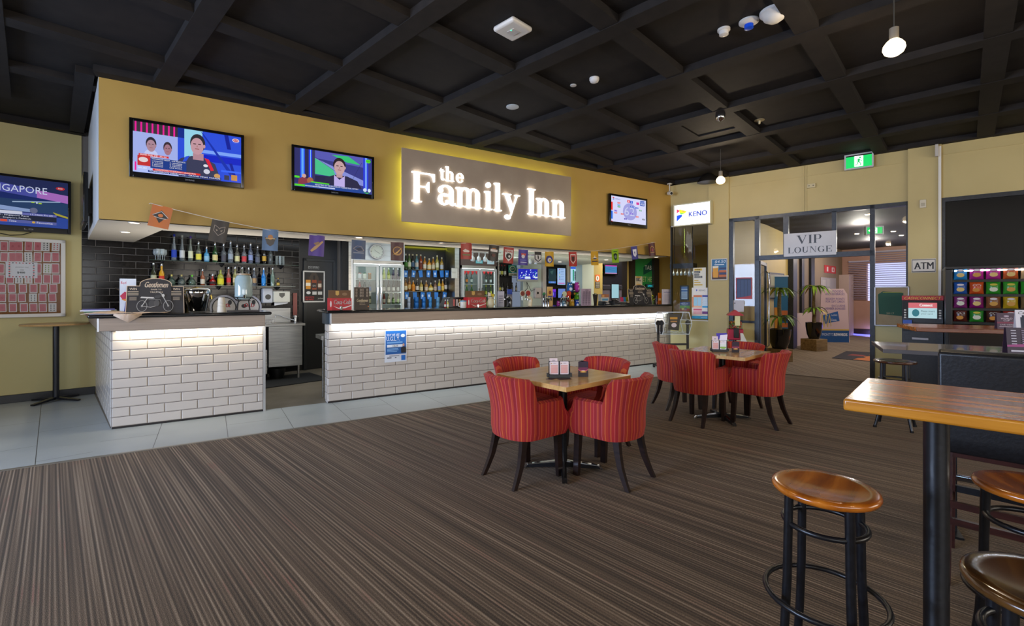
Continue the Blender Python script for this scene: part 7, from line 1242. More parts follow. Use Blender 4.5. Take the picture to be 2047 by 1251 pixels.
# exit sign
def exitsign(label, pl, box, off, arrow=False, s=1.6):
    t = lightbox('exit_sign', label, pl, box, [], dep=.07, off=off, s=s, casing='#B8BCC0')
    f = [c for c in t.children if c.name.startswith('face')][0]; n_ = f.name; bpy.data.objects.remove(f)
    x0, x1, yt, yb = box; c_, w_, h_ = rect(pl, x0, x1, (x0 + x1) / 2, yt, yb, off); a = w_ / 2
    it = [('r', 0, 0, 1, 1, '#0F9A48'), ('r', .33, .08, .67, .92, '#E8FFF0'), ('e', .55, .76, .035, .08, '#0F8A40'), ('p', [(.47, .7), (.55, .66), (.53, .4), (.45, .42)], '#0F8A40'), ('l', [(.53, .62), (.6, .5), (.64, .55)], .025, '#0F8A40'), ('l', [(.47, .64), (.41, .52), (.37, .52)], .025, '#0F8A40'), ('l', [(.51, .42), (.58, .3), (.56, .12)], .035, '#0F8A40'), ('l', [(.47, .42), (.44, .24), (.35, .2)], .035, '#0F8A40')]
    if arrow: it += [('p', [(.08, .5), (.24, .75), (.24, .25)], '#E8FFF0')]
    MB(em('#0F9A48', s)).art(it, -a, 0, w_, h_, .006, f=lambda q: em(q, s)).build('face', t, smooth=0); return t
exitsign('green illuminated running man exit sign high on the right wall below the ceiling', RW, (1691, 1743, 309, 334), .1)
# VIP LOUNGE sign
c_, w_, h_ = rect(RW, 1567, 1672, 1620, 464, 511, .04)
t = thing('lounge_sign', 'silver VIP LOUNGE sign hung across the lounge doorway transom', 'sign', (c_.x, c_.y, c_.z - h_ / 2), RWT)
MB(noisy('satin_silver', '#B4B2B4', '#C0BEC0', (2, 2, 2), .35)).b2(-w_ / 2, w_ / 2, -.01, .015, 0, h_).build('panel', t, bev=.002, smooth=0)
m = MB(); BL = mat('#121216', .4); a = w_
roman(m, 'VIP', -.25 * a, h_ * .53, h_ * .36 / .68, -.013, -.0101, BL, width=.5 * a); roman(m, 'LOUNGE', -.42 * a, h_ * .14, h_ * .25 / .68, -.013, -.0101, BL, width=.85 * a); m.build('lettering', t, smooth=0)
# ATM sign, speaker-like switch, socket
PILL = (((RP + Vector((sin(RWT), -cos(RWT), 0)) * .04).x, (RP + Vector((sin(RWT), -cos(RWT), 0)) * .04).y), RWT)
flat('atm_sign', 'white ATM sign with black border on the khaki pillar above the cash machine', 'sign', PILL, (1822, 1871, 517, 544.5), [('r', .02, .04, .98, .96, '#2A2A2C'), ('r', .04, .09, .96, .91, '#C8C2B8'), ('t', 'ATM', .12, .24, .9, .74, '#26262A', 0, .012)], off=.006, base='#C8C2B8')
c_, a, b = rect(PILL, 1838.5, 1851.5, 1845, 399, 415, .02); t = thing('wall_switch', 'small white wall controller high on the pillar above the ATM sign', 'switch', (c_.x, c_.y, c_.z - b / 2), RWT); MB(mat('#C8BFA8', .4)).b2(-a / 2, a / 2, 0, .02, 0, b).build('plate', t, bev=.003); MB(mat('#A89F88', .4)).b2(-.02, .02, -.004, 0, b * .2, b * .6).build('dial', t, bev=.002)
c_, a, b = rect(RW, 1613, 1630, 1621, 367, 375, .04); t = thing('wall_socket', 'small cream double power socket on the wall left of the exit sign', 'socket', (c_.x, c_.y, c_.z - b / 2), RWT); MB(mat('#C0B48C', .4)).b2(-a / 2, a / 2, 0, .04, 0, b).build('plate', t, bev=.003); MB(mat('#3A362C', .4)).b2(-.04, -.02, -.002, 0, b * .4, b * .6).b2(.02, .04, -.002, 0, b * .4, b * .6).build('outlets', t, smooth=0)
c_, a, b = rect(PILL, 1869, 1876, 1872, 288, 312, .08); t = thing('junction_box', 'small grey junction box on the white conduit near the ceiling', 'box', (c_.x, c_.y, c_.z - b / 2), RWT); MB(mat('#B8B2AA', .4)).b2(-a / 2, a / 2, 0, .06, 0, b).build('case', t, bev=.003)
# security camera in the corner, dome cameras, detectors
def ceil_at(x, y, z=3.6): return W(x, y, Z=z)
p = Vector((7.60, 5.95, 3.53)); t = thing('security_camera', 'small white security camera hanging in the corner above the lottery sign', 'camera', (W(1338.5, 367, Z=3.53).x, W(1338.5, 367, Z=3.53).y, 3.53)); MB(mat('#D0CCC4', .4)).lathe([(.05, 0), (.05, -.015), (.012, -.02), (.012, -.14), (.02, -.15)], n=16).build('stalk', t); MB(mat('#D0CCC4', .3)).tube([(.02, .04, -.18), (-.01, -.05, -.2)], .035, 14).build('camera_body', t); MB(mat('#0A0A0C', .1)).tube([(-.0105, -.051, -.2), (-.013, -.058, -.2015)], .026, 14).build('lens', t)
def disc(name, label, cat, x, y, prof, m, z=3.6, extra=None):
    p = ceil_at(x, y, z); t = thing(name, label, cat, (p.x, p.y, z)); MB(m).lathe([(r, -h) for r, h in prof], n=28).build('body', t)
    if extra: MB(extra[1]).lathe([(r, -h) for r, h in extra[0]], n=20).build(extra[2], t)
    return t
WH = mat('#CFCBC4', .4)
p = ceil_at(1025, 60, 3.57); t = thing('wireless_access_point', 'square white wireless unit with a green light on the ceiling', 'access point', (p.x, p.y, 3.6), R(13)); MB(WH).b2(-.12, .12, -.12, .12, -.045, 0).build('case', t, bev=.03, seg=4); MB(mat('#B8B4B0', .4)).b2(-.035, .045, -.045, .035, -.049, -.044).build('badge', t, bev=.012, seg=3); MB(em('#30F090', 4)).lathe([(.006, -.05), (.0001, -.052)], c=(-.03, -.01, 0), n=10).build('status_light', t)
disc('ceiling_dome', 'large white hemispherical dome on the ceiling, right end of the three detectors', 'detector', 1548, 22, [(.105, 0), (.105, .02), (.09, .03), (.075, .06), (.04, .085), (.0001, .092)], WH)
disc('strobe_detector', 'white ceiling detector with a blue lens, middle of the three', 'detector', 1497, 42, [(.075, 0), (.075, .012), (.055, .025), (.035, .03)], WH, extra=([(.034, .03), (.034, .06), (.0001, .066)], mat('#1448C8', .2), 'blue_lens'))
disc('smoke_detector', 'small white smoke detector, left end of the three ceiling detectors', 'detector', 1447, 58, [(.05, 0), (.05, .015), (.036, .02), (.036, .05), (.0001, .06)], WH)
disc('smoke_detector', 'white smoke detector near the middle of the black ceiling', 'detector', 1188, 156, [(.05, 0), (.05, .02), (.04, .04), (.02, .05), (.0001, .055)], WH)
disc('sprinkler_plate', 'tiny white round plate left of the middle smoke detector', 'plate', 1146, 170, [(.033, 0), (.033, .008), (.0001, .012)], WH)
disc('air_vent', 'small round white vent on the ceiling over the pub sign', 'vent', 1024.5, 213, [(.075, 0), (.075, .008), (.06, .012), (.0001, .006)], mat('#B8C0C4', .4))
disc('dome_camera', 'small mirrored dome camera under a ceiling beam', 'camera', 1440, 232, [(.055, 0), (.055, .02), (.04, .05), (.0001, .07)], M_CHROME, z=3.53)
disc('sprinkler', 'brass sprinkler rose with white head right of the mirrored dome', 'sprinkler', 1518, 240, [(.06, 0), (.06, .006), (.02, .012), (.012, .05), (.0001, .055)], mat('#A89A78', .4, .3))
p = ceil_at(1415, 350, 3.5); t = thing('ceiling_speaker', 'black round loudspeaker under the ceiling beside the far bulb', 'speaker', (p.x, p.y, 3.53)); MB(mat('#141210', .4)).lathe([(.05, 0), (.1, -.03), (.17, -.12), (.18, -.16), (.0001, -.19)], n=28).build('housing', t)
p = ceil_at(1330, 262, 3.6); t = thing('ceiling_hatch', 'black framed access hatch in the ceiling left of the mirrored dome', 'hatch', (W(1420, 250, Z=3.6).x, W(1420, 250, Z=3.6).y, 3.6), R(13)); MB(M_CEIL).b2(-.32, .32, -.3, -.27, -.02, 0).b2(-.32, .32, .27, .3, -.02, 0).b2(-.32, -.29, -.3, .3, -.02, 0).b2(.29, .32, -.3, .3, -.02, 0).build('frame', t, smooth=0)
# hanging bulbs
for i, (bx_, by_) in enumerate(BULBS):
    l = ['warm bulb hanging from the ceiling in the far corner by the lottery sign', 'large warm bulb hanging at upper right of the picture', 'warm hanging bulb just above the top edge of the picture'][i] if i < 3 else 'warm hanging bulb out of the picture, %s of the unseen ones' % ('first', 'second', 'third', 'fourth', 'fifth', 'sixth')[i - 3]
    t = thing('hanging_bulb', l, 'lamp', (bx_, by_, 3.53), 0, 'warm hanging bulbs') if i == 0 else dup(tb, (bx_, by_, 3.53), None, l)
    if i == 0:
        tb = t; MB(mat('#4A463E', .5)).tube([(0, 0, 0.06), (0, 0, -.28)], .004, 8).build('cord', t); MB(mat('#8A8070', .4)).lathe([(.012, -.27), (.028, -.28), (.028, -.36)], n=18).build('socket', t)
        MB(em('#FFE2B0', 6)).lathe([(.028, -.36), (.045, -.375), (.062, -.40), (.066, -.425), (.055, -.452), (.03, -.47), (.0001, -.476)], n=28).build('bulb', t)
        for bi in (0,): pass
# recessed downlights in the soffit
for i, (x, y) in enumerate(((269, 445), (251, 463.5), (718, 474.5), (883, 485.5), (1119, 523), (1212, 519), (1312, 513.5))):
    zd = 2.10 if i in (4, 5) else 2.125; p = W(x, y, Z=zd)
    t = thing('downlight', 'small recessed downlight in the soffit, %s from the left end of the bar' % ('second', 'first', 'third', 'fourth', 'fifth', 'sixth', 'last')[i], 'downlight', (p.x, p.y, zd), 0, 'recessed soffit downlights')
    MB(M_WHITE).lathe([(.055, 0), (.055, -.006), (.042, -.006), (.042, -.002)], n=24).build('rim', t); MB(em('#FFE8C8', 7)).lathe([(.042, -.003), (.0001, -.0031)], n=20).build('lamp', t, smooth=0)
    spot('downlight_beam', (p.x, p.y, 2.115), 14 if i < 2 else 6, (1, .86, .66), 110)
# ------------------------------------------------------------------ cash machine, vending machine, framed jersey
P_ = W(1845, 700, pl=RW, off=.62); 
a_, b_ = W(1803, 600, pl=RW, off=.6), W(1886, 600, pl=RW, off=.6); w_ = (b_ - a_).length; cc = (a_ + b_) / 2; ztop = W(1845, 591, pl=RW, off=.6).z
def lz(y, off=.6): return W(1845, y, pl=RW, off=off).z
t = thing('cash_machine', 'dark grey cash machine with red header under the ATM sign', 'cash machine', (cc.x, cc.y, 0), RWT); h = w_ / 2
MB(noisy('grey_machine', '#26282C', '#2E3034', (40, 40, 40), .35)).b2(-h, h, 0, .5, 0, lz(600)).build('cabinet_body', t, bev=.006, smooth=0)
m = MB(mat('#B01C28', .3)).b2(-h, h, -.03, .45, lz(600), ztop); m.text('CASHCONNECT', -h * .9, lz(598.5), h * .85, lz(593), -.0305, mat('#E8C040', .4), .3); m.build('header', t, smooth=0)
MB(mat('#101114', .25)).b2(-h * .96, h * .96, -.012, 0, lz(634), lz(601)).build('bezel', t, smooth=0)
sx0, sx1 = -h * .68, h * .7; m = MB(); m.art([('r', 0, 0, 1, 1, '#B8DCE4'), ('r', 0, .66, 1, 1, '#D87078'), ('t', 'Connect', .4, .76, .85, .94, '#F8F0F0', 0, .008), ('e', .26, .34, .13, .24, '#3A7A88'), ('t', 'Please insert', .45, .4, .92, .52, '#4A5A60'), ('t', 'your card', .45, .22, .85, .34, '#4A5A60')], sx0, lz(636), sx1 - sx0, lz(605) - lz(636), -.012, f=lambda q: scr(q, .85)); m.build('screen', t, smooth=0)
for s_ in (-1, 1):
    for k in range(4): MB(mat('#C8C4BC', .4)).b2(s_ * h * .84 - .012, s_ * h * .84 + .012, -.018, -.012, lz(620 + 5 * k) - .01, lz(620 + 5 * k) + .01).build('button', t, smooth=0)
MB(mat('#17181B', .3)).b2(-h * .95, -h * .5, -.04, 0, lz(662), lz(640)).b2(-h * .5, h * .95, -.02, 0, lz(662), lz(645)).build('card_panel', t, bev=.003, smooth=0); MB(mat('#2850A8', .4)).b2(-h * .95, -h * .5, -.042, -.04, lz(647.5), lz(640)).build('sticker', t, smooth=0)
MB(mat('#A8A4A8', .3, .4)).b2(-h * .5, h * .3, -.02, 0, lz(679), lz(675)).build('cash_slot', t, bev=.002, smooth=0)
# vending machine
VO = .95
a_, b_ = W(1890, 600, pl=RW, off=VO), W(2110, 600, pl=RW, off=VO); w_ = (b_ - a_).length; cc = (a_ + b_) / 2
def vz(x, y): return W(x, y, pl=RW, off=VO).z
zt = vz(1950, 531)
t = thing('vending_machine', 'black vending machine with lit glass front full of snack packets', 'vending machine', (cc.x, cc.y, 0), RWT); h = w_ / 2
gx0 = (W(1904, 600, pl=RW, off=VO) - cc).dot(RD); gz0, gz1 = vz(1950, 650), vz(1950, 537); gx1 = h - .16
m = MB(M_BLACK); m.b2(-h, h, .02, .8, 0, gz0).b2(-h, h, 0, .8, gz1, zt).b2(-h, gx0, 0, .8, gz0, gz1).b2(gx1, h, 0, .8, gz0, gz1).b2(gx0, gx1, .62, .8, gz0, gz1)
m.build('cabinet_body', t, bev=.005, smooth=0)
MB(mat('#2A2420', .25, .4)).b2(-h + .03, h - .03, 0, .02, .25, gz0 - .03).build('lower_door', t, bev=.008); MB(M_BLACK).b2(-.3, .3, -.012, 0, .35, .55).build('delivery_flap', t, bev=.004)
MB(em('#F4F6FF', 5)).b2(gx0 + .02, gx1 - .02, .03, .05, gz1 - .03, gz1 - .012).build('light_tube', t, smooth=0)
MB(M_CLEAR).add([(gx0, .005, gz0), (gx1, .005, gz0), (gx1, .005, gz1), (gx0, .005, gz1)], [(0, 1, 2, 3)]).build('pane', t)
rows = [vz(1935, y) for y in (558.5, 587.5, 615.5, 643)]; 
for q in rows: MB(M_BLACK).b2(gx0, gx1, .03, .6, q - .03, q - .005).b2(gx0, gx1, .025, .03, q - .032, q - .002, mat('#1A1A1A', .3)).build('tray', t, smooth=0)
PK = [['#2A8AC8', '#B82888', '#B82888', '#C85A28', '#C8A878'], ['#2458A8', '#D8501C', '#2E9428', '#3A9C30', '#2E9428'], ['#8A3070', '#8A1868', '#8A5030', '#C8A01C', '#7A6040'], ['#5A1E18', '#2E8C2C', '#4A1E18', '#A82820', '#8A3020']]
PN = [['blue', 'magenta', 'magenta', 'orange', 'tan'], ['blue', 'orange', 'green', 'green', 'green'], ['purple', 'dark magenta', 'brown', 'yellow', 'olive'], ['maroon', 'green', 'maroon', 'red', 'rust']]
for i, q in enumerate(rows):
    for j in range(5):
        xq = gx0 + .075 + (gx1 - gx0 - .12) * j / 4.0; p = cc + RD * xq - Vector((sin(RWT), -cos(RWT), 0)) * (.05)
        tt = thing('snack_packet', '%s snack packet, %s in the %s row of the vending machine' % (PN[i][j], ('first', 'second', 'third', 'fourth', 'last')[j], ('top', 'second', 'third', 'bottom')[i]), 'snack packet', (p.x, p.y, q), RWT, 'snack packets in the vending machine')
        pw, ph = .13, .155; m = MB(mat(PK[i][j], .25)); N_ = 6; vs = []; fs = []
        for a in range(N_ + 1):
            for b in range(N_ + 1):
                u, v = a / N_, b / N_; bul = .03 * (sin(pi * u) * sin(pi * v)) ** .6; vs.append(((u - .5) * pw * (1 - .06 * sin(pi * v)), -bul, v * ph))
        for a in range(N_):
            for b in range(N_): k = a * (N_ + 1) + b; fs.append((k, k + N_ + 1, k + N_ + 2, k + 1))
        nv = len(vs); vs += [(x, .012, z) for x, y, z in vs]; fs += [tuple(nv + z for z in f[::-1]) for f in fs]
        for a in range(N_): 
            k0, k1 = a * (N_ + 1), (a + 1) * (N_ + 1); fs += [(k0, nv + k0, nv + k1, k1), (k0 + N_, k1 + N_, nv + k1 + N_, nv + k0 + N_)]
            fs += [(a, a + 1, nv + a + 1, nv + a), (N_ * (N_ + 1) + a, nv + N_ * (N_ + 1) + a, nv + N_ * (N_ + 1) + a + 1, N_ * (N_ + 1) + a + 1)]
        m.add(vs, fs); m.build('bag', tt, smooth=60)
        it = [('e', .5, .35, .33, .2, random.choice(['#E8C070', '#E8E0C8', '#D89838'])), ('e', .5, .8, .3, .1, '#D8C030' if PN[i][j] == 'green' else '#E8D8D8')]
        if i == 3 and j in (0, 2) or (i, j) == (1, 1): it = [('e', .45, .3, .3, .18, '#D88A20'), ('t', "CC's", .15, .66, .85, .86, '#E8E4E0', .2)]
        MB(mat('#E8C070', .4)).art(it, -pw * .42, .01, pw * .84, ph * .86, -.033).build('print', tt, smooth=0)
    for j in range(9): pass
area('vending_light', tuple(cc - Vector((sin(RWT), -cos(RWT), 0)) * .03 + Vector((0, 0, gz1 - .04))), (R(-20), 0, RWT), w_ * .8, .03, 6, (.95, .98, 1.0))
# framed green jersey
c_, w_, h_ = rect(RW, 1747.5, 1818, 1782, 572.5, 652, .05)
t = thing('framed_jersey', 'framed dark green 2017 jersey under glass left of the cash machine', 'picture', (c_.x, c_.y, c_.z - h_ / 2), RWT); a = w_ / 2
MB(mat('#B0B0B4', .3, .6)).b2(-a, -a + .02, -.02, .02, 0, h_).b2(a - .02, a, -.02, .02, 0, h_).b2(-a, a, -.02, .02, 0, .02).b2(-a, a, -.02, .02, h_ - .02, h_).build('frame', t, bev=.004, smooth=0)
MB(noisy('tan_backing', '#B49670', '#C2A47C', (5, 5, 5), .7)).b2(-a + .02, a - .02, .005, .02, .02, h_ - .02).build('backing', t, smooth=0)
MB(mat('#35604A', .7)).prism([(-a * .72, h_ * .3), (a * .62, h_ * .26), (a * .66, h_ * .84), (-a * .5, h_ * .88), (-a * .78, h_ * .8)], -.004, .005).build('jersey', t, bev=.003)
m = MB(mat('#C8B080', .5)); m.text('2017', -a * .3, h_ * .3, a * .15, h_ * .345, -.0045); m.b2(-a * .5, a * .6, -.005, -.004, h_ * .845, h_ * .86, mat('#A8A030', .5)); m.build('lettering', t, smooth=0)
MB(M_CLEAR).add([(-a + .02, -.012, .02), (a - .02, -.012, .02), (a - .02, -.012, h_ - .02), (-a + .02, -.012, h_ - .02)], [(0, 1, 2, 3)]).build('glazing', t)
# notice board and leaflet in left sash
flat('notice', 'dark blue programme poster with red border hung in the left sash of the glazing', 'notice', RW, (1471, 1503, 554.5, 597.5), [('r', .05, .05, .95, .95, '#2A3A5A')] + [('r', .1 + .22 * i, .08, .28 + .22 * i, .88, '#384A70') for i in range(4)] + [('p', [(.1, .05), (.95, .05), (.95, .16)], '#A83038')], off=-.01, base='#B03840')
flat('paper_notice', 'white curled paper notice low in the left sash of the glazing', 'notice', RW, (1465, 1487, 600, 623), [('e', .18, .74, .06, .05, '#303030')], off=-.01, base='#C0BCC0')
# sweets dispenser
p = W(1469, 770, Z=0); p = W(1469, 700, pl=RW, off=.45); z0 = W(1469, 678, pl=RW, off=.45).z; z1 = W(1469, 657, pl=RW, off=.45).z; z2 = W(1469, 630, pl=RW, off=.45).z; z3 = W(1469, 619, pl=RW, off=.45).z
t = thing('sweets_dispenser', 'red sweets vending dispenser with clear globe on a stand by the glazing', 'dispenser', (p.x, p.y, 0), RWT + R(20)); a = .13
MB(mat('#A81838', .3)).b2(-a * .95, a * .95, -a, a, z0, z1).build('coin_box', t, bev=.01); MB(M_BLACK).lathe([(.17, 0), (.17, .02), (.025, .05), (.025, z0)], n=18).build('stand', t); MB(M_BLACK).b2(-.03, .05, -a - .03, -a, z0 + .04, z1 + .02).build('coin_mechanism', t, bev=.006)
MB(M_CLEAR).b2(-a * .85, a * .85, -a * .85, a * .85, z1, z2).build('globe', t, smooth=0); MB(mat('#A81828', .3)).prism([(-a, z2), (a, z2), (a * .9, z2 + .02), (0, z3), (-a * .9, z2 + .02)], -a, a).build('lid', t)
m = MB(mat('#C83020', .4)); cl_ = [mat(q, .35) for q in ('#C83020', '#D8B020', '#3A9A30', '#D87020', '#6A3020')]
for i in range(100): m.lathe([(.0001, -.012), (.011, -.005), (.011, .005), (.0001, .012)], c=(random.uniform(-a * .7, a * .7), random.uniform(-a * .75, -a * .6) if i % 2 else random.uniform(-a * .7, a * .7), z1 + .015 + random.random() * (z2 - z1) * .5), n=6, m=random.choice(cl_))
o = m.build('sweets', t, kind='stuff'); MB(mat('#E0D8A0', .5)).b2(-.01, .07, -a * .87, -a * .86, z1 + .06, z2 - .01).build('price_label', t, smooth=0)
MB(mat('#D8D4C8', .5)).prism([(.08, z0 - .06), (.17, z0 - .02), (.11, z0 + .12), (.07, z0 + .12)], -a - .04, -a - .02).build('leaflet_bundle', t, smooth=0)
# competition barrel: clear acrylic hexagonal drum on a wheeled black frame
p = Vector((7.12, 5.72, 0)); q1 = W(1368, 720, Z=.1)
t = thing('raffle_barrel', 'clear acrylic hexagonal raffle barrel on a black wheeled frame at the bar end', 'raffle barrel', (7.15, 5.62, 0), R(-28)); zc = .84; L_ = .25
hexp = [(.23 * cos(R(60 * k)), zc + .23 * sin(R(60 * k))) for k in range(6)]
m = MB(M_CLEAR); m.prism([(a, b) for a, b in hexp], -L_, L_, plane='yz'); m.build('drum', t, smooth=0)
m = MB(mat('#DDE4EA', .2));
for xx in (-L_, L_): m.tube([(xx, a, b) for a, b in hexp], .006, 6, None, True)
for a, b in hexp: m.tube([(-L_, a, b), (L_, a, b)], .005, 6)
m.build('drum_edges', t); m = MB(M_BLACKM)
for xx in (-L_ - .03, L_ + .03): m.bar((xx, 0, .06), (xx, 0, zc + .05), .035).bar((xx, -.22, .06), (xx, .22, .06), .035)
m.bar((-L_ - .03, 0, .45), (L_ + .03, 0, .45), .035); m.build('frame', t, smooth=0)
for xx in (-L_ - .03, L_ + .03):
    MB(M_BLACK).lathe([(.045, -.012), (.045, .012)], c=(xx, .0, zc), axis='y', n=16).build('pivot', t)
    for yy in (-.2, .2): MB(M_BLACK).tube([(xx - .015, yy, .026), (xx + .015, yy, .026)], .026, 14).build('castor', t)
MB(mat('#20180F', .4)).prism([(-.2, zc - .1), (.0, zc - .12), (.03, zc + .17), (-.17, zc + .19)], -.245, -.241).art([('r', .05, .7, .9, .85, '#C89030'), ('r', .1, .5, .85, .6, '#A87840'), ('e', .5, .3, .3, .15, '#D8C8C8')], -.17, zc - .1, .16, .26, -.245).build('poster', t, smooth=0)
for i in range(9): pass
m = MB(mat('#DDE2EE', .5))
for i in range(22): m.box((random.uniform(-.26, .26), random.uniform(-.06, .06), zc - .19 + random.random() * .04), (.07, .05, .002), None, random.random() * 3)
m.build('entry_slips', t, kind='stuff', smooth=0)
# ------------------------------------------------------------------ lounge
def palm(label, x, ypot, Zb, dist_y, potw, poth, H_, crowns, seed, crate):
    random.seed(seed); g = W(x, dist_y, Z=0)
    if crate:
        MB(M_CRATE).b2(-crate[0] / 2, crate[0] / 2, -crate[0] / 2, crate[0] / 2, 0, crate[1]).build('timber_crate', label=crate[2], cat='crate', loc=(g.x, g.y, 0), rz=R(-10), bev=.006)
    zb = crate[1] if crate else 0
    t = thing('potted_palm', label, 'plant', (g.x, g.y, zb), 0)
    MB(M_POT).lathe([(potw * .30, 0), (potw * .42, poth * .3), (potw * .49, poth * .75), (potw * .5, poth), (potw * .46, poth), (potw * .44, poth * .85), (.0001, poth * .84)], n=30).build('pot', t)
    MB(M_TRUNK).tube([(0, 0, poth * .8), (.02, 0, poth + .2), (-.01, 0, poth + H_ * .6), (.01, 0, poth + H_)], [.045, .04, .035, .03], 12).build('trunk', t)
    for ci, (cx_, cz, n_, L_) in enumerate(crowns):
        m = MB(M_LEAF)
        for k in range(n_):
            a = 2 * pi * k / n_ + random.random() * .5; L = L_ * random.uniform(.75, 1.1); up = random.uniform(.25, .9); w_ = random.uniform(.022, .036); P = []; vs = []
            for i in range(7):
                s_ = i / 6; r = L * s_ * (1 - .12 * s_); z = L * (up * s_ - (up + .55) * s_ * s_ * .85); ww = w_ * (sin(pi * min(1, s_ * .9 + .1)) ** .7) if i < 6 else .001
                px, py = cx_ + r * cos(a), r * sin(a); nx, ny = -sin(a) * ww, cos(a) * ww
                vs += [(px - nx, py - ny, cz + z), (px, py, cz + z - .35 * ww), (px + nx, py + ny, cz + z)]
            fs = [(i * 3 + j, i * 3 + j + 1, i * 3 + j + 4, i * 3 + j + 3) for i in range(6) for j in range(2)]
            m.add(vs, fs, M_LEAF2 if random.random() < .12 else M_LEAF)
        m.build('foliage', t, smooth=60)
    return t
palm('potted palm in a black pot on a timber crate, just inside the lounge doorway', 1558, 0, 0, 722, .42, .40, .75, [(.0, .62, 16, .42), (-.0, 1.20, 16, .47)], 3, (.34, .26, 'rough timber crate under the nearer potted palm'))
palm('potted palm farther inside the lounge beside the rewards board', 1627, 0, 0, 700, .36, .40, .8, [(.0, .72, 16, .38), (.0, 1.24, 18, .48)], 5, (.40, .28, 'grey timber crate under the farther potted palm'))
RWD = [('r', 0, 0, 1, .22, '#20508C'), ('r', 0, .22, 1, .245, '#C8A850'), ('t', "MONTY'S", .1, .12, .48, .17, '#C8D0E8'), ('t', 'REWARDS', .5, .12, .94, .17, '#F0F0F8', 0, .004), ('t', 'FOODS', .45, .93, .8, .97, '#6A5A98'), ('t', 'AND BEVERAGES', .2, .88, .85, .92, '#6A5A98'), ('t', 'REDEEM POINTS', .22, .79, .85, .83, '#6A5A98'), ('t', 'FOR GIFT CARDS', .22, .74, .85, .78, '#6A5A98'), ('t', 'EXCLUSIVE', .42, .66, .87, .7, '#6A5A98'), ('t', 'MEMBER BONUSES', .2, .61, .87, .65, '#6A5A98'), ('p', [(.15, .34), (.68, .40), (.62, .58), (.1, .5)], '#28589A'), ('t', 'Monty REWARDS', .4, .48, .6, .52, '#E0E4F0'), ('t', 'Classic', .4, .4, .58, .44, '#E0E4F0')] + [('l', [(.04 + .12 * k, .28), (.1 + .12 * k, .52), (.16 + .12 * k, .3)], .02, '#C8B060') for k in range(3)]
g = W(1668, 684, Z=0); sc = 108 / 97.0
dd = g.x * FW.x + g.y * FW.y; hh = (684 - 577) * dd / F; ww = 56 * dd / F
t = thing('rewards_board', 'tall pale pink and blue rewards display board standing in the lounge', 'display board', (g.x, g.y, 0), -YAW - R(8)); 
m = MB(mat('#D0B4B8', .5)).prism([(-ww / 2, 0), (ww / 2, 0), (ww * .42, hh * .9), (ww * .3, hh), (-ww * .34, hh), (-ww * .44, hh * .9)], 0, .02); m.build('board', t, smooth=0)
MB(mat('#C8A8AC')).art(RWD, -ww / 2, 0, ww * .98, hh, 0).build('print', t, smooth=0); MB(M_ALU).bar((0, .02, hh * .6), (0, .4, 0), .02).build('strut', t)
g = W(1561, 711, Z=0); g.z = 0; dd = g.x * FW.x + g.y * FW.y; hh = (711 - 553) * dd / F; ww = 27 * dd / F
BN = [('r', 0, 0, 1, 1, '#1E6A94'), ('p', [(0, 0), (0, .3), (1, .25), (1, 0)], '#9A5A38'), ('t', '$4.50', .15, .74, .95, .84, '#D8E4EC', .2), ('p', [(.05, .1), (.02, .6), (.4, .6), (.38, .1)], '#D89028')] + [('r', .48, .5 - .08 * i, .98, .56 - .08 * i, ['#C86A30', '#202850', '#C86A30', '#202850'][i]) for i in range(4)]
t = thing('pull_up_banner', 'blue $4.50 beer pull-up banner standing behind the nearer palm', 'banner', (g.x, g.y, 0), -YAW - R(4)); MB(mat('#1E6A94', .5)).b2(-ww / 2, ww / 2, 0, .004, .04, hh).build('banner_sheet', t, smooth=0); MB(mat('#1E6A94')).art(BN, -ww / 2, .05, ww, hh - .05, 0).build('print', t, smooth=0); MB(M_ALU).b2(-ww / 2 - .01, ww / 2 + .01, -.06, .06, 0, .05).b2(-ww / 2 - .01, ww / 2 + .01, -.01, .01, hh, hh + .03).build('stand', t, smooth=0)
# lounge left wall details
def LWpl(k): a, b = LP[k], LP[k + 1]; return (a, math.atan2(b[1] - a[1], b[0] - a[0]))
l1, l2 = LWpl(1), LWpl(2)
def lw(mb, pl, x0, x1, z0, z1, dep, m=None):
    a, b = W(x0, HY, pl=pl), W(x1, HY, pl=pl); P0 = Vector((pl[0][0], pl[0][1], 0)); D_ = Vector((cos(pl[1]), sin(pl[1]), 0)); mb.b2((a - P0).dot(D_), (b - P0).dot(D_), -dep, -.002, z0, z1, m)
m = MB(M_FRAME); lw(m, l1, 1575, 1583, 0, 2.86, .12); m.build('wall_post', kind=ST, loc=(l1[0][0], l1[0][1], 0), rz=l1[1], smooth=0)
m = MB(mat('#D0B8AC', .5)); lw(m, l2, 1584, 1626, 0, .86, .05); lw(m, l2, 1598, 1603, .86, 2.86, .06, M_FRAME); lw(m, l2, 1617, 1624, .86, 2.86, .06, M_FRAME); m.build('wall_lounge_panel', kind=ST, loc=(l2[0][0], l2[0][1], 0), rz=l2[1], smooth=0)
flat('fire_sign', 'red fire equipment sign on the brown lounge wall', 'sign', LWpl(3), (1648, 1671, 531, 546), [('r', .06, .06, .46, .94, '#C8302C'), ('r', .54, .06, .94, .94, '#C8302C'), ('r', .2, .2, .32, .8, '#E8D8D0'), ('r', .62, .2, .86, .8, '#E8D8D0'), ('r', .7, .3, .8, .7, '#C8302C')], off=.01, base='#C8302C')
flat('notice_sheet', 'row of glossy white notices on the brown lounge wall below the fire sign', 'notice', LWpl(3), (1641, 1671, 555, 580), [('r', .1, .2, .3, .8, '#B8B0A8'), ('r', .4, .3, .6, .9, '#B8B0A8')], off=.01, base='#A8A09C')
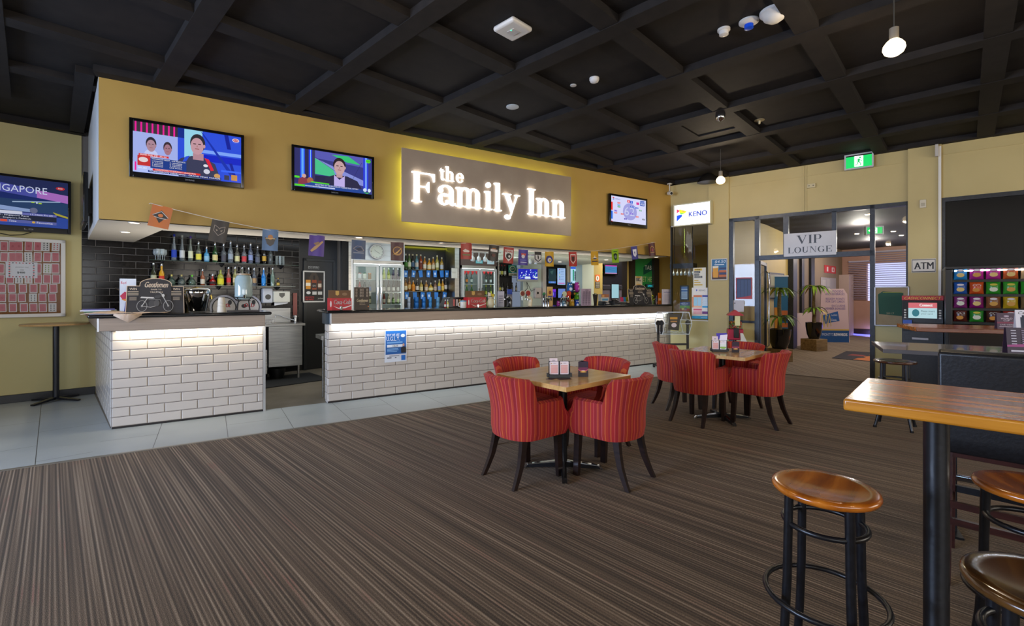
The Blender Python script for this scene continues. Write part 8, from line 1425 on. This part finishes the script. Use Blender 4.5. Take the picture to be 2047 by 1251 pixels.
flat('picture', 'framed wall print behind the pull-up banner', 'picture', LWpl(0), (1538, 1567, 546, 596), [('r', .1, .5, .7, .9, '#A8A890'), ('r', .3, .1, .9, .45, '#6A6458')], off=.02, base='#7A7468', frame=M_BLACK)
# far wall: white cupboard, window with venetian blind
FP = ((18, 0), R(-90))
a, b = W(1677, 500, X=17.6), W(1697, 500, X=17.6); z1 = W(1690, 549, X=17.6).z
t = thing('tall_cupboard', 'tall white cupboard in the far corner of the lounge', 'cupboard', (17.6, (a.y + b.y) / 2, 0)); MB(mat('#C8B0A8', .5)).b2(0, .35, -(a.y - b.y) / 2, (a.y - b.y) / 2, .0, z1).build('cabinet_body', t, smooth=0); MB(M_CHROME).b2(-.03, 0, -.02, .02, 1.2, 1.35).build('handle', t)
def blind(label, x0, x1, yt, yb, col='#C8C4E8'):
    a, b = W(x0, yt, X=17.93), W(x1, yt, X=17.93); z0 = W((x0 + x1) / 2, yb, X=17.93).z; z1 = W((x0 + x1) / 2, yt, X=17.93).z; w_ = a.y - b.y
    t = thing('venetian_blind', label, 'blind', (17.93, (a.y + b.y) / 2, z0)); m = MB(mat('#9088A0', .5)); n = 22
    for i in range(n): m.b2(-.02, .02, -w_ / 2, w_ / 2, (z1 - z0) * i / n, (z1 - z0) * i / n + .018)
    m.build('slats', t, smooth=0); MB(mat('#B8B0C0', .5)).b2(-.03, .03, -w_ / 2, w_ / 2, z1 - z0 - .04, z1 - z0).build('head_rail', t, smooth=0); return t
blind('venetian blind over the bright far window of the lounge', 1697, 1738, 521, 598); blind('half-raised venetian blind at the far right lounge window', 1749, 1812, 500, 592)
MB(em('#C8CCF4', 1.0)).b2(18.12, 18.14, -5, 7, .9, 2.6).build('window_6', kind=ST, smooth=0)
MB(em('#6A6AFF', 1.6)).b2(17.955, 17.969, W(1697, 660, X=17.95).y - 3.4, W(1697, 660, X=17.95).y, .0, .05).build('machine_glow', label='violet gaming machine glow drawn along the foot of the far lounge wall', cat='light strip', loc=(0, 0, 0.001), smooth=0)  # emissive sliver added to stand in for gaming machine light at the floor
area('violet_glow', (17.7, 5.0, .08), (0, R(-60), 0), .1, 3.0, 30, (.35, .35, 1.0))
# lounge mat with flame print
p0, p1, p2, p3 = W(1663, 716, Z=0), W(1800, 728, Z=0), W(1800, 708, Z=0), W(1692, 702, Z=0)
m = MB(mat('#1E1620', .8)).prism([(q.x, q.y) for q in (p0, p1, p2, p3)], 0, .008, plane='xy'); c0 = lambda u, v: p0 * (1 - u) * (1 - v) + p1 * u * (1 - v) + p2 * u * v + p3 * (1 - u) * v
fl = [c0(u, v) + Vector((0, 0, .009)) for u, v in ((.32, .02), (1, .02), (1, .98), (.5, .95), (.56, .8), (.48, .7), (.55, .55), (.42, .42), (.48, .3), (.36, .2))]; m.poly([tuple(q) for q in fl], mat('#C8702C', .8)); fl = [c0(u, v) + Vector((0, 0, .009)) for u, v in ((.14, .45), (.4, .42), (.44, .6), (.2, .62))]; m.poly([tuple(q) for q in fl], mat('#8A3028', .8))
m.build('doormat', label='black doormat with orange flame print on the lounge floor', cat='mat', loc=(0, 0, .001), smooth=0)
# lounge downlights and exit signs
for i, (x, y) in enumerate(((1492, 465), (1479, 473), (1548, 460), (1544, 478), (1735, 428), (1713, 467), (1725, 498), (1754, 468), (1786, 462), (1802, 470))):
    p = W(x, y, Z=2.86); t = thing('lounge_downlight', 'small bright downlight in the dark lounge ceiling, %s from the left' % ORD[[1, 0, 3, 2, 6, 4, 5, 7, 8, 9][i]], 'downlight', (p.x, p.y, 2.86), 0, 'downlights in the lounge ceiling'); MB(em('#FFE0B8', 10)).lathe([(.05, 0), (.04, -.012), (.0001, -.014)], n=14).build('lamp', t, smooth=0)
for (x, y, pw) in ((10.3, 2.5, 45), (11.8, 4.4, 70), (14.5, 3.5, 85), (15.5, 5.5, 60), (9.6, .5, 30)): point('lounge_lamp', (x, y, 2.6), pw, (1, .89, .78), .08)
p = W(1749, 461, Z=2.6); 
EXP = ((p.x, p.y), -YAW - R(20)); exitsign('green exit sign with left arrow hanging in the lounge', EXP, (1733, 1764, 454, 467), 0.0, True)
# ------------------------------------------------------------------ left wall: card board, television cable
c_, w_, h_ = rect(pB, -60, 131, 60, 473, 632, .04)
rt = W(131, 555, pl=pB, off=.04); zt_, zb_ = W(100, 478.5, pl=pB, off=.04).z, W(100, 633, pl=pB, off=.04).z; h_ = zt_ - zb_
t = thing('notice_board', 'white-framed cork board of playing cards on the khaki wall at far left', 'notice board', (c_.x, c_.y, zb_), pB[1]); a = w_ / 2
MB(M_WHITE).b2(-a, -a + .045, -.012, .036, 0, h_).b2(a - .045, a, -.012, .036, 0, h_).b2(-a, a, -.012, .036, 0, .045).b2(-a, a, -.012, .036, h_ - .045, h_).build('frame', t, bev=.005, smooth=0)
MB(noisy('cork', '#7A4A20', '#946030', (60, 60, 60), .9)).b2(-a + .045, a - .045, .012, .03, .045, h_ - .045).build('cork_panel', t, smooth=0)
MB(M_CLEAR).add([(-a + .04, -.004, .04), (a - .04, -.004, .04), (a - .04, -.004, h_ - .04), (-a + .04, -.004, h_ - .04)], [(0, 1, 2, 3)]).build('glazing', t)
RWS = [(481.5, 502.5, [8, 25, 38, 57, 75, 91, 111]), (503.5, 524, [8, 25, 38, 57, 75, 94, 111]), (526, 547, [1, 20, 38, 57, 75, 94, 111]), (548, 567, [1, 20, 38, 57, 76, 94, 112]), (567, 585.5, [4, 24, 46, 67, 87, 107]), (586, 604, [4, 25, 44, 66, 85, 105]), (605.5, 624, [5, 26, 48, 67, 86, 105])]
FACE = {(0, 5), (0, 6), (1, 3), (2, 5), (3, 2), (3, 3), (5, 3), (6, 5)}
BN2 = Vector((sin(pB[1]), -cos(pB[1]), 0))
for r, (yt, yb, xs) in enumerate(RWS):
    for k, x in enumerate(xs):
        if r in (2, 3) and k in (1, 2, 3) and r == 2: continue
        q = W(x, (yt + yb) / 2, pl=pB, off=.03); hh = W(x, yt, pl=pB, off=.03).z - W(x, yb, pl=pB, off=.03).z - .006; ww = abs((W(x + 8, HY, pl=pB, off=.03) - W(x - 8, HY, pl=pB, off=.03)).length)
        face = (r, k) in FACE; t = thing('playing_card', ('face-up white playing card' if face else 'red-backed playing card') + ' pinned on the cork board, row %s, %s along' % (('one', 'two', 'three', 'four', 'five', 'six', 'seven')[r], ('first', 'second', 'third', 'fourth', 'fifth', 'sixth', 'last')[k]), 'playing card', (q.x, q.y, q.z - hh / 2), pB[1], 'playing cards on the cork board')
        its = [('r', .1, .08, .9, .92, '#C06068'), ('e', .5, .5, .16, .12, '#B05058')] if not face else [('e', .3 + .4 * (i % 2), .18 + .2 * (i // 2), .07, .06, '#C83030' if (r, k) in ((0, 6), (3, 3)) else ('#7A8A28' if (r, k) == (2, 5) else '#1A1A1A')) for i in range(8)]
        m = MB(mat('#D8D0CC', .5)).b2(-ww / 2, ww / 2, .0, .0015, 0, hh); m.art(its, -ww / 2, 0, ww, hh, 0.0); m.build('card_face', t, smooth=0); t.rotation_euler = (0, R(random.uniform(-2, 2)), pB[1])
JP = [('t', 'JACKPOT THIS', .3, .62, .72, .7, '#202020'), ('t', 'WEEK', .44, .46, .57, .53, '#202020'), ('t', '$400', .36, .26, .6, .4, '#202020', 0, .004)]
for i in range(8): JP += [('e', .12 + .105 * i, .93, .03, .03, '#C82828' if i % 2 == 0 else '#1A1A1A'), ('e', .12 + .105 * i, .07, .03, .03, '#C82828' if i % 2 else '#1A1A1A')]
for i in range(7): JP += [('e', .12, .16 + .11 * i, .03, .03, '#1A1A1A' if i % 2 else '#C82828'), ('e', .88, .16 + .11 * i, .03, .03, '#C82828' if i % 2 else '#1A1A1A')]
flat('jackpot_notice', 'white JACKPOT THIS WEEK $400 notice in front of the playing cards', 'notice', pB, (11, 75, 523.5, 555.5), JP, off=.037, base='#DDD8DC', th=.002)
m = MB(M_BLACK); ctr = [W(x, y, pl=pB, off=.05) for x, y in ((-20, 462), (0, 466), (20, 470), (45, 469), (60, 465), (68, 462))]; base_ = ctr[0]
m.tube([q - base_ for q in ctr], .005, 8); m.build('cable', label='black cable looping below the far left television', cat='cable', loc=base_)
# ------------------------------------------------------------------ bunting of team flags
SY = 6.02
def bp(x, y): return W(x, y, Y=SY)
STR = [(301, 406), (350, 419), (433, 439), (545, 461), (640, 471), (720, 478), (795, 484), (861, 486), (880, 486.5), (932, 486), (985, 489), (1019, 494), (1046, 498), (1074, 502), (1101, 503), (1144, 503), (1188, 501.5), (1220, 498.5), (1270, 491), (1310, 484)]
m = MB(mat('#C8BCA8', .5)); pts = [bp(x, y) for x, y in STR]; pts = [pts[0] + Vector((-.02, .112, .01))] + pts + [pts[-1] + Vector((.02, .112, .01))]; b0 = pts[0].copy()
m.tube([q - b0 for q in pts], .004, 6); m.build('bunting_string', label='thin white bunting string sagging across the front of the bar soffit', cat='string', loc=b0)
def shield(c1, c2): return [('p', [(.18, .82), (.82, .82), (.82, .38), (.5, .14), (.18, .38)], c1), ('p', [(.24, .76), (.76, .76), (.76, .42), (.5, .22), (.24, .42)], c2)]
FL = [  # x, y of top centre, pixel width, pixel height, tilt, colour, emblem, label
 (326, 412, 42, 44, 11, '#B8601E', [('p', [(.1, .52), (.5, .78), (.9, .5), (.7, .42), (.5, .2), (.3, .44)], '#1A1410'), ('l', [(.12, .52), (.5, .74), (.88, .5)], .03, '#C8C0B8'), ('e', .5, .55, .12, .08, '#C86A28'), ('l', [(.2, .46), (.5, .42), (.8, .44)], .03, '#C8C0B8')], 'orange flag with black and white tiger emblem at the left end of the bunting'),
 (442, 441, 35, 44, 10, '#1E1612', [('l', [(.2, .75), (.2, .5), (.5, .3), (.8, .5), (.8, .75), (.55, .66), (.5, .6), (.45, .66), (.2, .75)], .02, '#A89888'), ('p', [(.3, .58), (.44, .54), (.36, .48)], '#8A7A68'), ('p', [(.7, .58), (.56, .54), (.64, .48)], '#8A7A68')], 'black flag with outlined mask emblem, second in the bunting'),
 (541, 458, 32, 43, 2, '#4A6888', [('p', [(.15, .62), (.5, .5), (.85, .62), (.7, .3), (.5, .2), (.3, .3)], '#3A3430'), ('e', .5, .62, .16, .12, '#A86A30'), ('l', [(.2, .56), (.8, .56)], .05, '#C8A860')], 'steel blue flag with brown warrior emblem, third in the bunting'),
 (634, 470, 31, 42, 3, '#42207A', [('p', [(.1, .25), (.35, .45), (.85, .75), (.9, .68), (.5, .35), (.2, .18)], '#B08858'), ('p', [(.3, .6), (.6, .7), (.7, .6), (.45, .5)], '#8A6848')], 'violet flag with gold streak emblem, fourth in the bunting'),
 (717, 480, 28, 38, 1, '#344866', [('l', [(.12, .55), (.4, .7), (.7, .66), (.88, .45), (.5, .4), (.12, .55)], .025, '#A89888'), ('p', [(.3, .55), (.6, .62), (.8, .48), (.5, .45)], '#1A2438'), ('r', .12, .3, .88, .36, '#7A8088')], 'slate blue flag with leaping shark outline beside the wall clock'),
 (794, 484, 26, 37, 0, '#441620', [('e', .5, .52, .36, .24, '#A87838'), ('e', .5, .54, .28, .18, '#441620'), ('p', [(.15, .3), (.5, .4), (.9, .75), (.5, .5)], '#C89848')], 'dark maroon flag with gold bird emblem right of the wall clock'),
 (932, 485, 22, 33, 0, '#A02A20', [('p', [(.15, .5), (.4, .62), (.8, .5), (.7, .42), (.3, .42)], '#D8C8B8'), ('r', .15, .22, .85, .3, '#6A6A3A')], 'red flag with white running rabbit emblem'),
 (988, 490, 20, 32, 6, '#201814', [('r', .15, .58, .85, .74, '#D8CCC0'), ('e', .5, .36, .18, .1, '#5A3028'), ('r', .3, .76, .7, .8, '#C87830')], 'black flag with white lettered band and small paw emblem'),
 (1017, 494.5, 20.5, 32, 3, '#A43028', [('p', [(.1, .85), (.9, .85), (.86, .4), (.5, .12), (.14, .4)], '#D0C8C0'), ('t', 'BEARS', .16, .68, .84, .82, '#B83028', 0, .01), ('e', .5, .46, .26, .18, '#1E1A18'), ('e', .56, .44, .1, .08, '#D0C8C0')], 'dark red flag with lettered bear head shield'),
 (1046, 499, 19, 31, 2, '#42328C', [('p', [(.25, .76), (.8, .76), (.7, .6), (.3, .64)], '#C84A38'), ('e', .48, .56, .18, .12, '#D0C8C8'), ('r', .12, .28, .85, .36, '#5A58A8'), ('r', .2, .16, .85, .2, '#C8C8D8')], 'purple blue flag with red plumed helmet emblem'),
 (1075, 503, 14, 21.5, 0, '#C8C4C0', [('p', [(.02, .98), (.98, .98), (.96, .3), (.5, .04), (.04, .3)], '#1A181A'), ('p', [(.12, .7), (.88, .7), (.86, .34), (.5, .14), (.14, .34)], '#C8C4C0'), ('p', [(.4, .66), (.56, .66), (.62, .4), (.5, .22), (.44, .42)], '#141214')], 'small black and white shield flag with a magpie'),
 (1098, 502.5, 17.5, 30, 0, '#C89A10', [('e', .48, .46, .38, .26, '#2E2A70'), ('e', .5, .42, .22, .16, '#C8C4D0'), ('e', .55, .42, .12, .08, '#C89A10')], 'yellow flag with blue ringed eel crest'),
 (1144.5, 503, 16, 29, -2, '#AE2820', shield('#D8CCC4', '#AE2820') + [('p', [(.32, .66), (.7, .66), (.64, .4), (.5, .3), (.36, .4)], '#3A1410')], 'red flag with white shield and dragon'),
 (1188, 502, 15, 28, -3, '#C8980E', [('p', [(.5, .72), (.58, .56), (.9, .5), (.62, .46), (.5, .36), (.38, .46), (.1, .5), (.42, .56)], '#E0D8D0'), ('p', [(.2, .5), (.8, .5), (.5, .4)], '#1A1A3A'), ('r', .12, .24, .86, .32, '#2A2A50')], 'golden yellow flag with white star emblem'),
 (1229, 498, 14, 27, -4, '#88B010', [('p', [(.25, .62), (.5, .72), (.75, .62), (.7, .32), (.5, .16), (.3, .32)], '#142A1A'), ('e', .5, .44, .15, .12, '#6A7A70'), ('r', .25, .78, .75, .86, '#3A6A10')], 'lime green flag with dark viking emblem'),
 (1267, 492.5, 13, 26, -8, '#28287C', [('p', [(.2, .78), (.8, .78), (.75, .35), (.5, .18), (.25, .35)], '#D0D0DC'), ('p', [(.4, .6), (.6, .6), (.5, .3)], '#28287C')], 'royal blue flag with white bulldog shield'),
 (1302, 486, 13, 25, -8, '#481822', [('l', [(.2, .35), (.2, .6), (.5, .78), (.8, .6), (.8, .4)], .06, '#B88A48'), ('p', [(.35, .35), (.4, .6), (.62, .55), (.66, .35)], '#8A2838'), ('r', .15, .24, .85, .28, '#B88A48')], 'maroon flag with gold horse emblem at the right end of the bunting')]
for x, y, pw, ph, tl, col, emb, lab in FL:
    p = bp(x, y); sc_x = (bp(x + 1, y).x - bp(x - 1, y).x) / 2; d = p.x * FW.x + p.y * FW.y; w_ = pw * sc_x; h_ = ph * d / F
    t = thing('team_flag', lab, 'flag', (p.x, p.y - .003, p.z), 0, 'team flags hung on the bunting string'); t.rotation_euler = (0, R(tl), 0)
    m = MB(mat(col, .35)); N_ = 6; vs = [((i / N_ - .5) * w_, .004 * sin(i * 1.1), -h_ * j) for j in (0, 1) for i in range(N_ + 1)]
    m.add(vs, [(i, N_ + 1 + i, N_ + 2 + i, i + 1) for i in range(N_)] ); m.build('cloth', t, smooth=60)
    MB(mat(col)).art(emb, -w_ / 2, -h_, w_, h_, -.005, .0004, f=lambda q: mat(q, .35)).build('emblem', t, smooth=0)
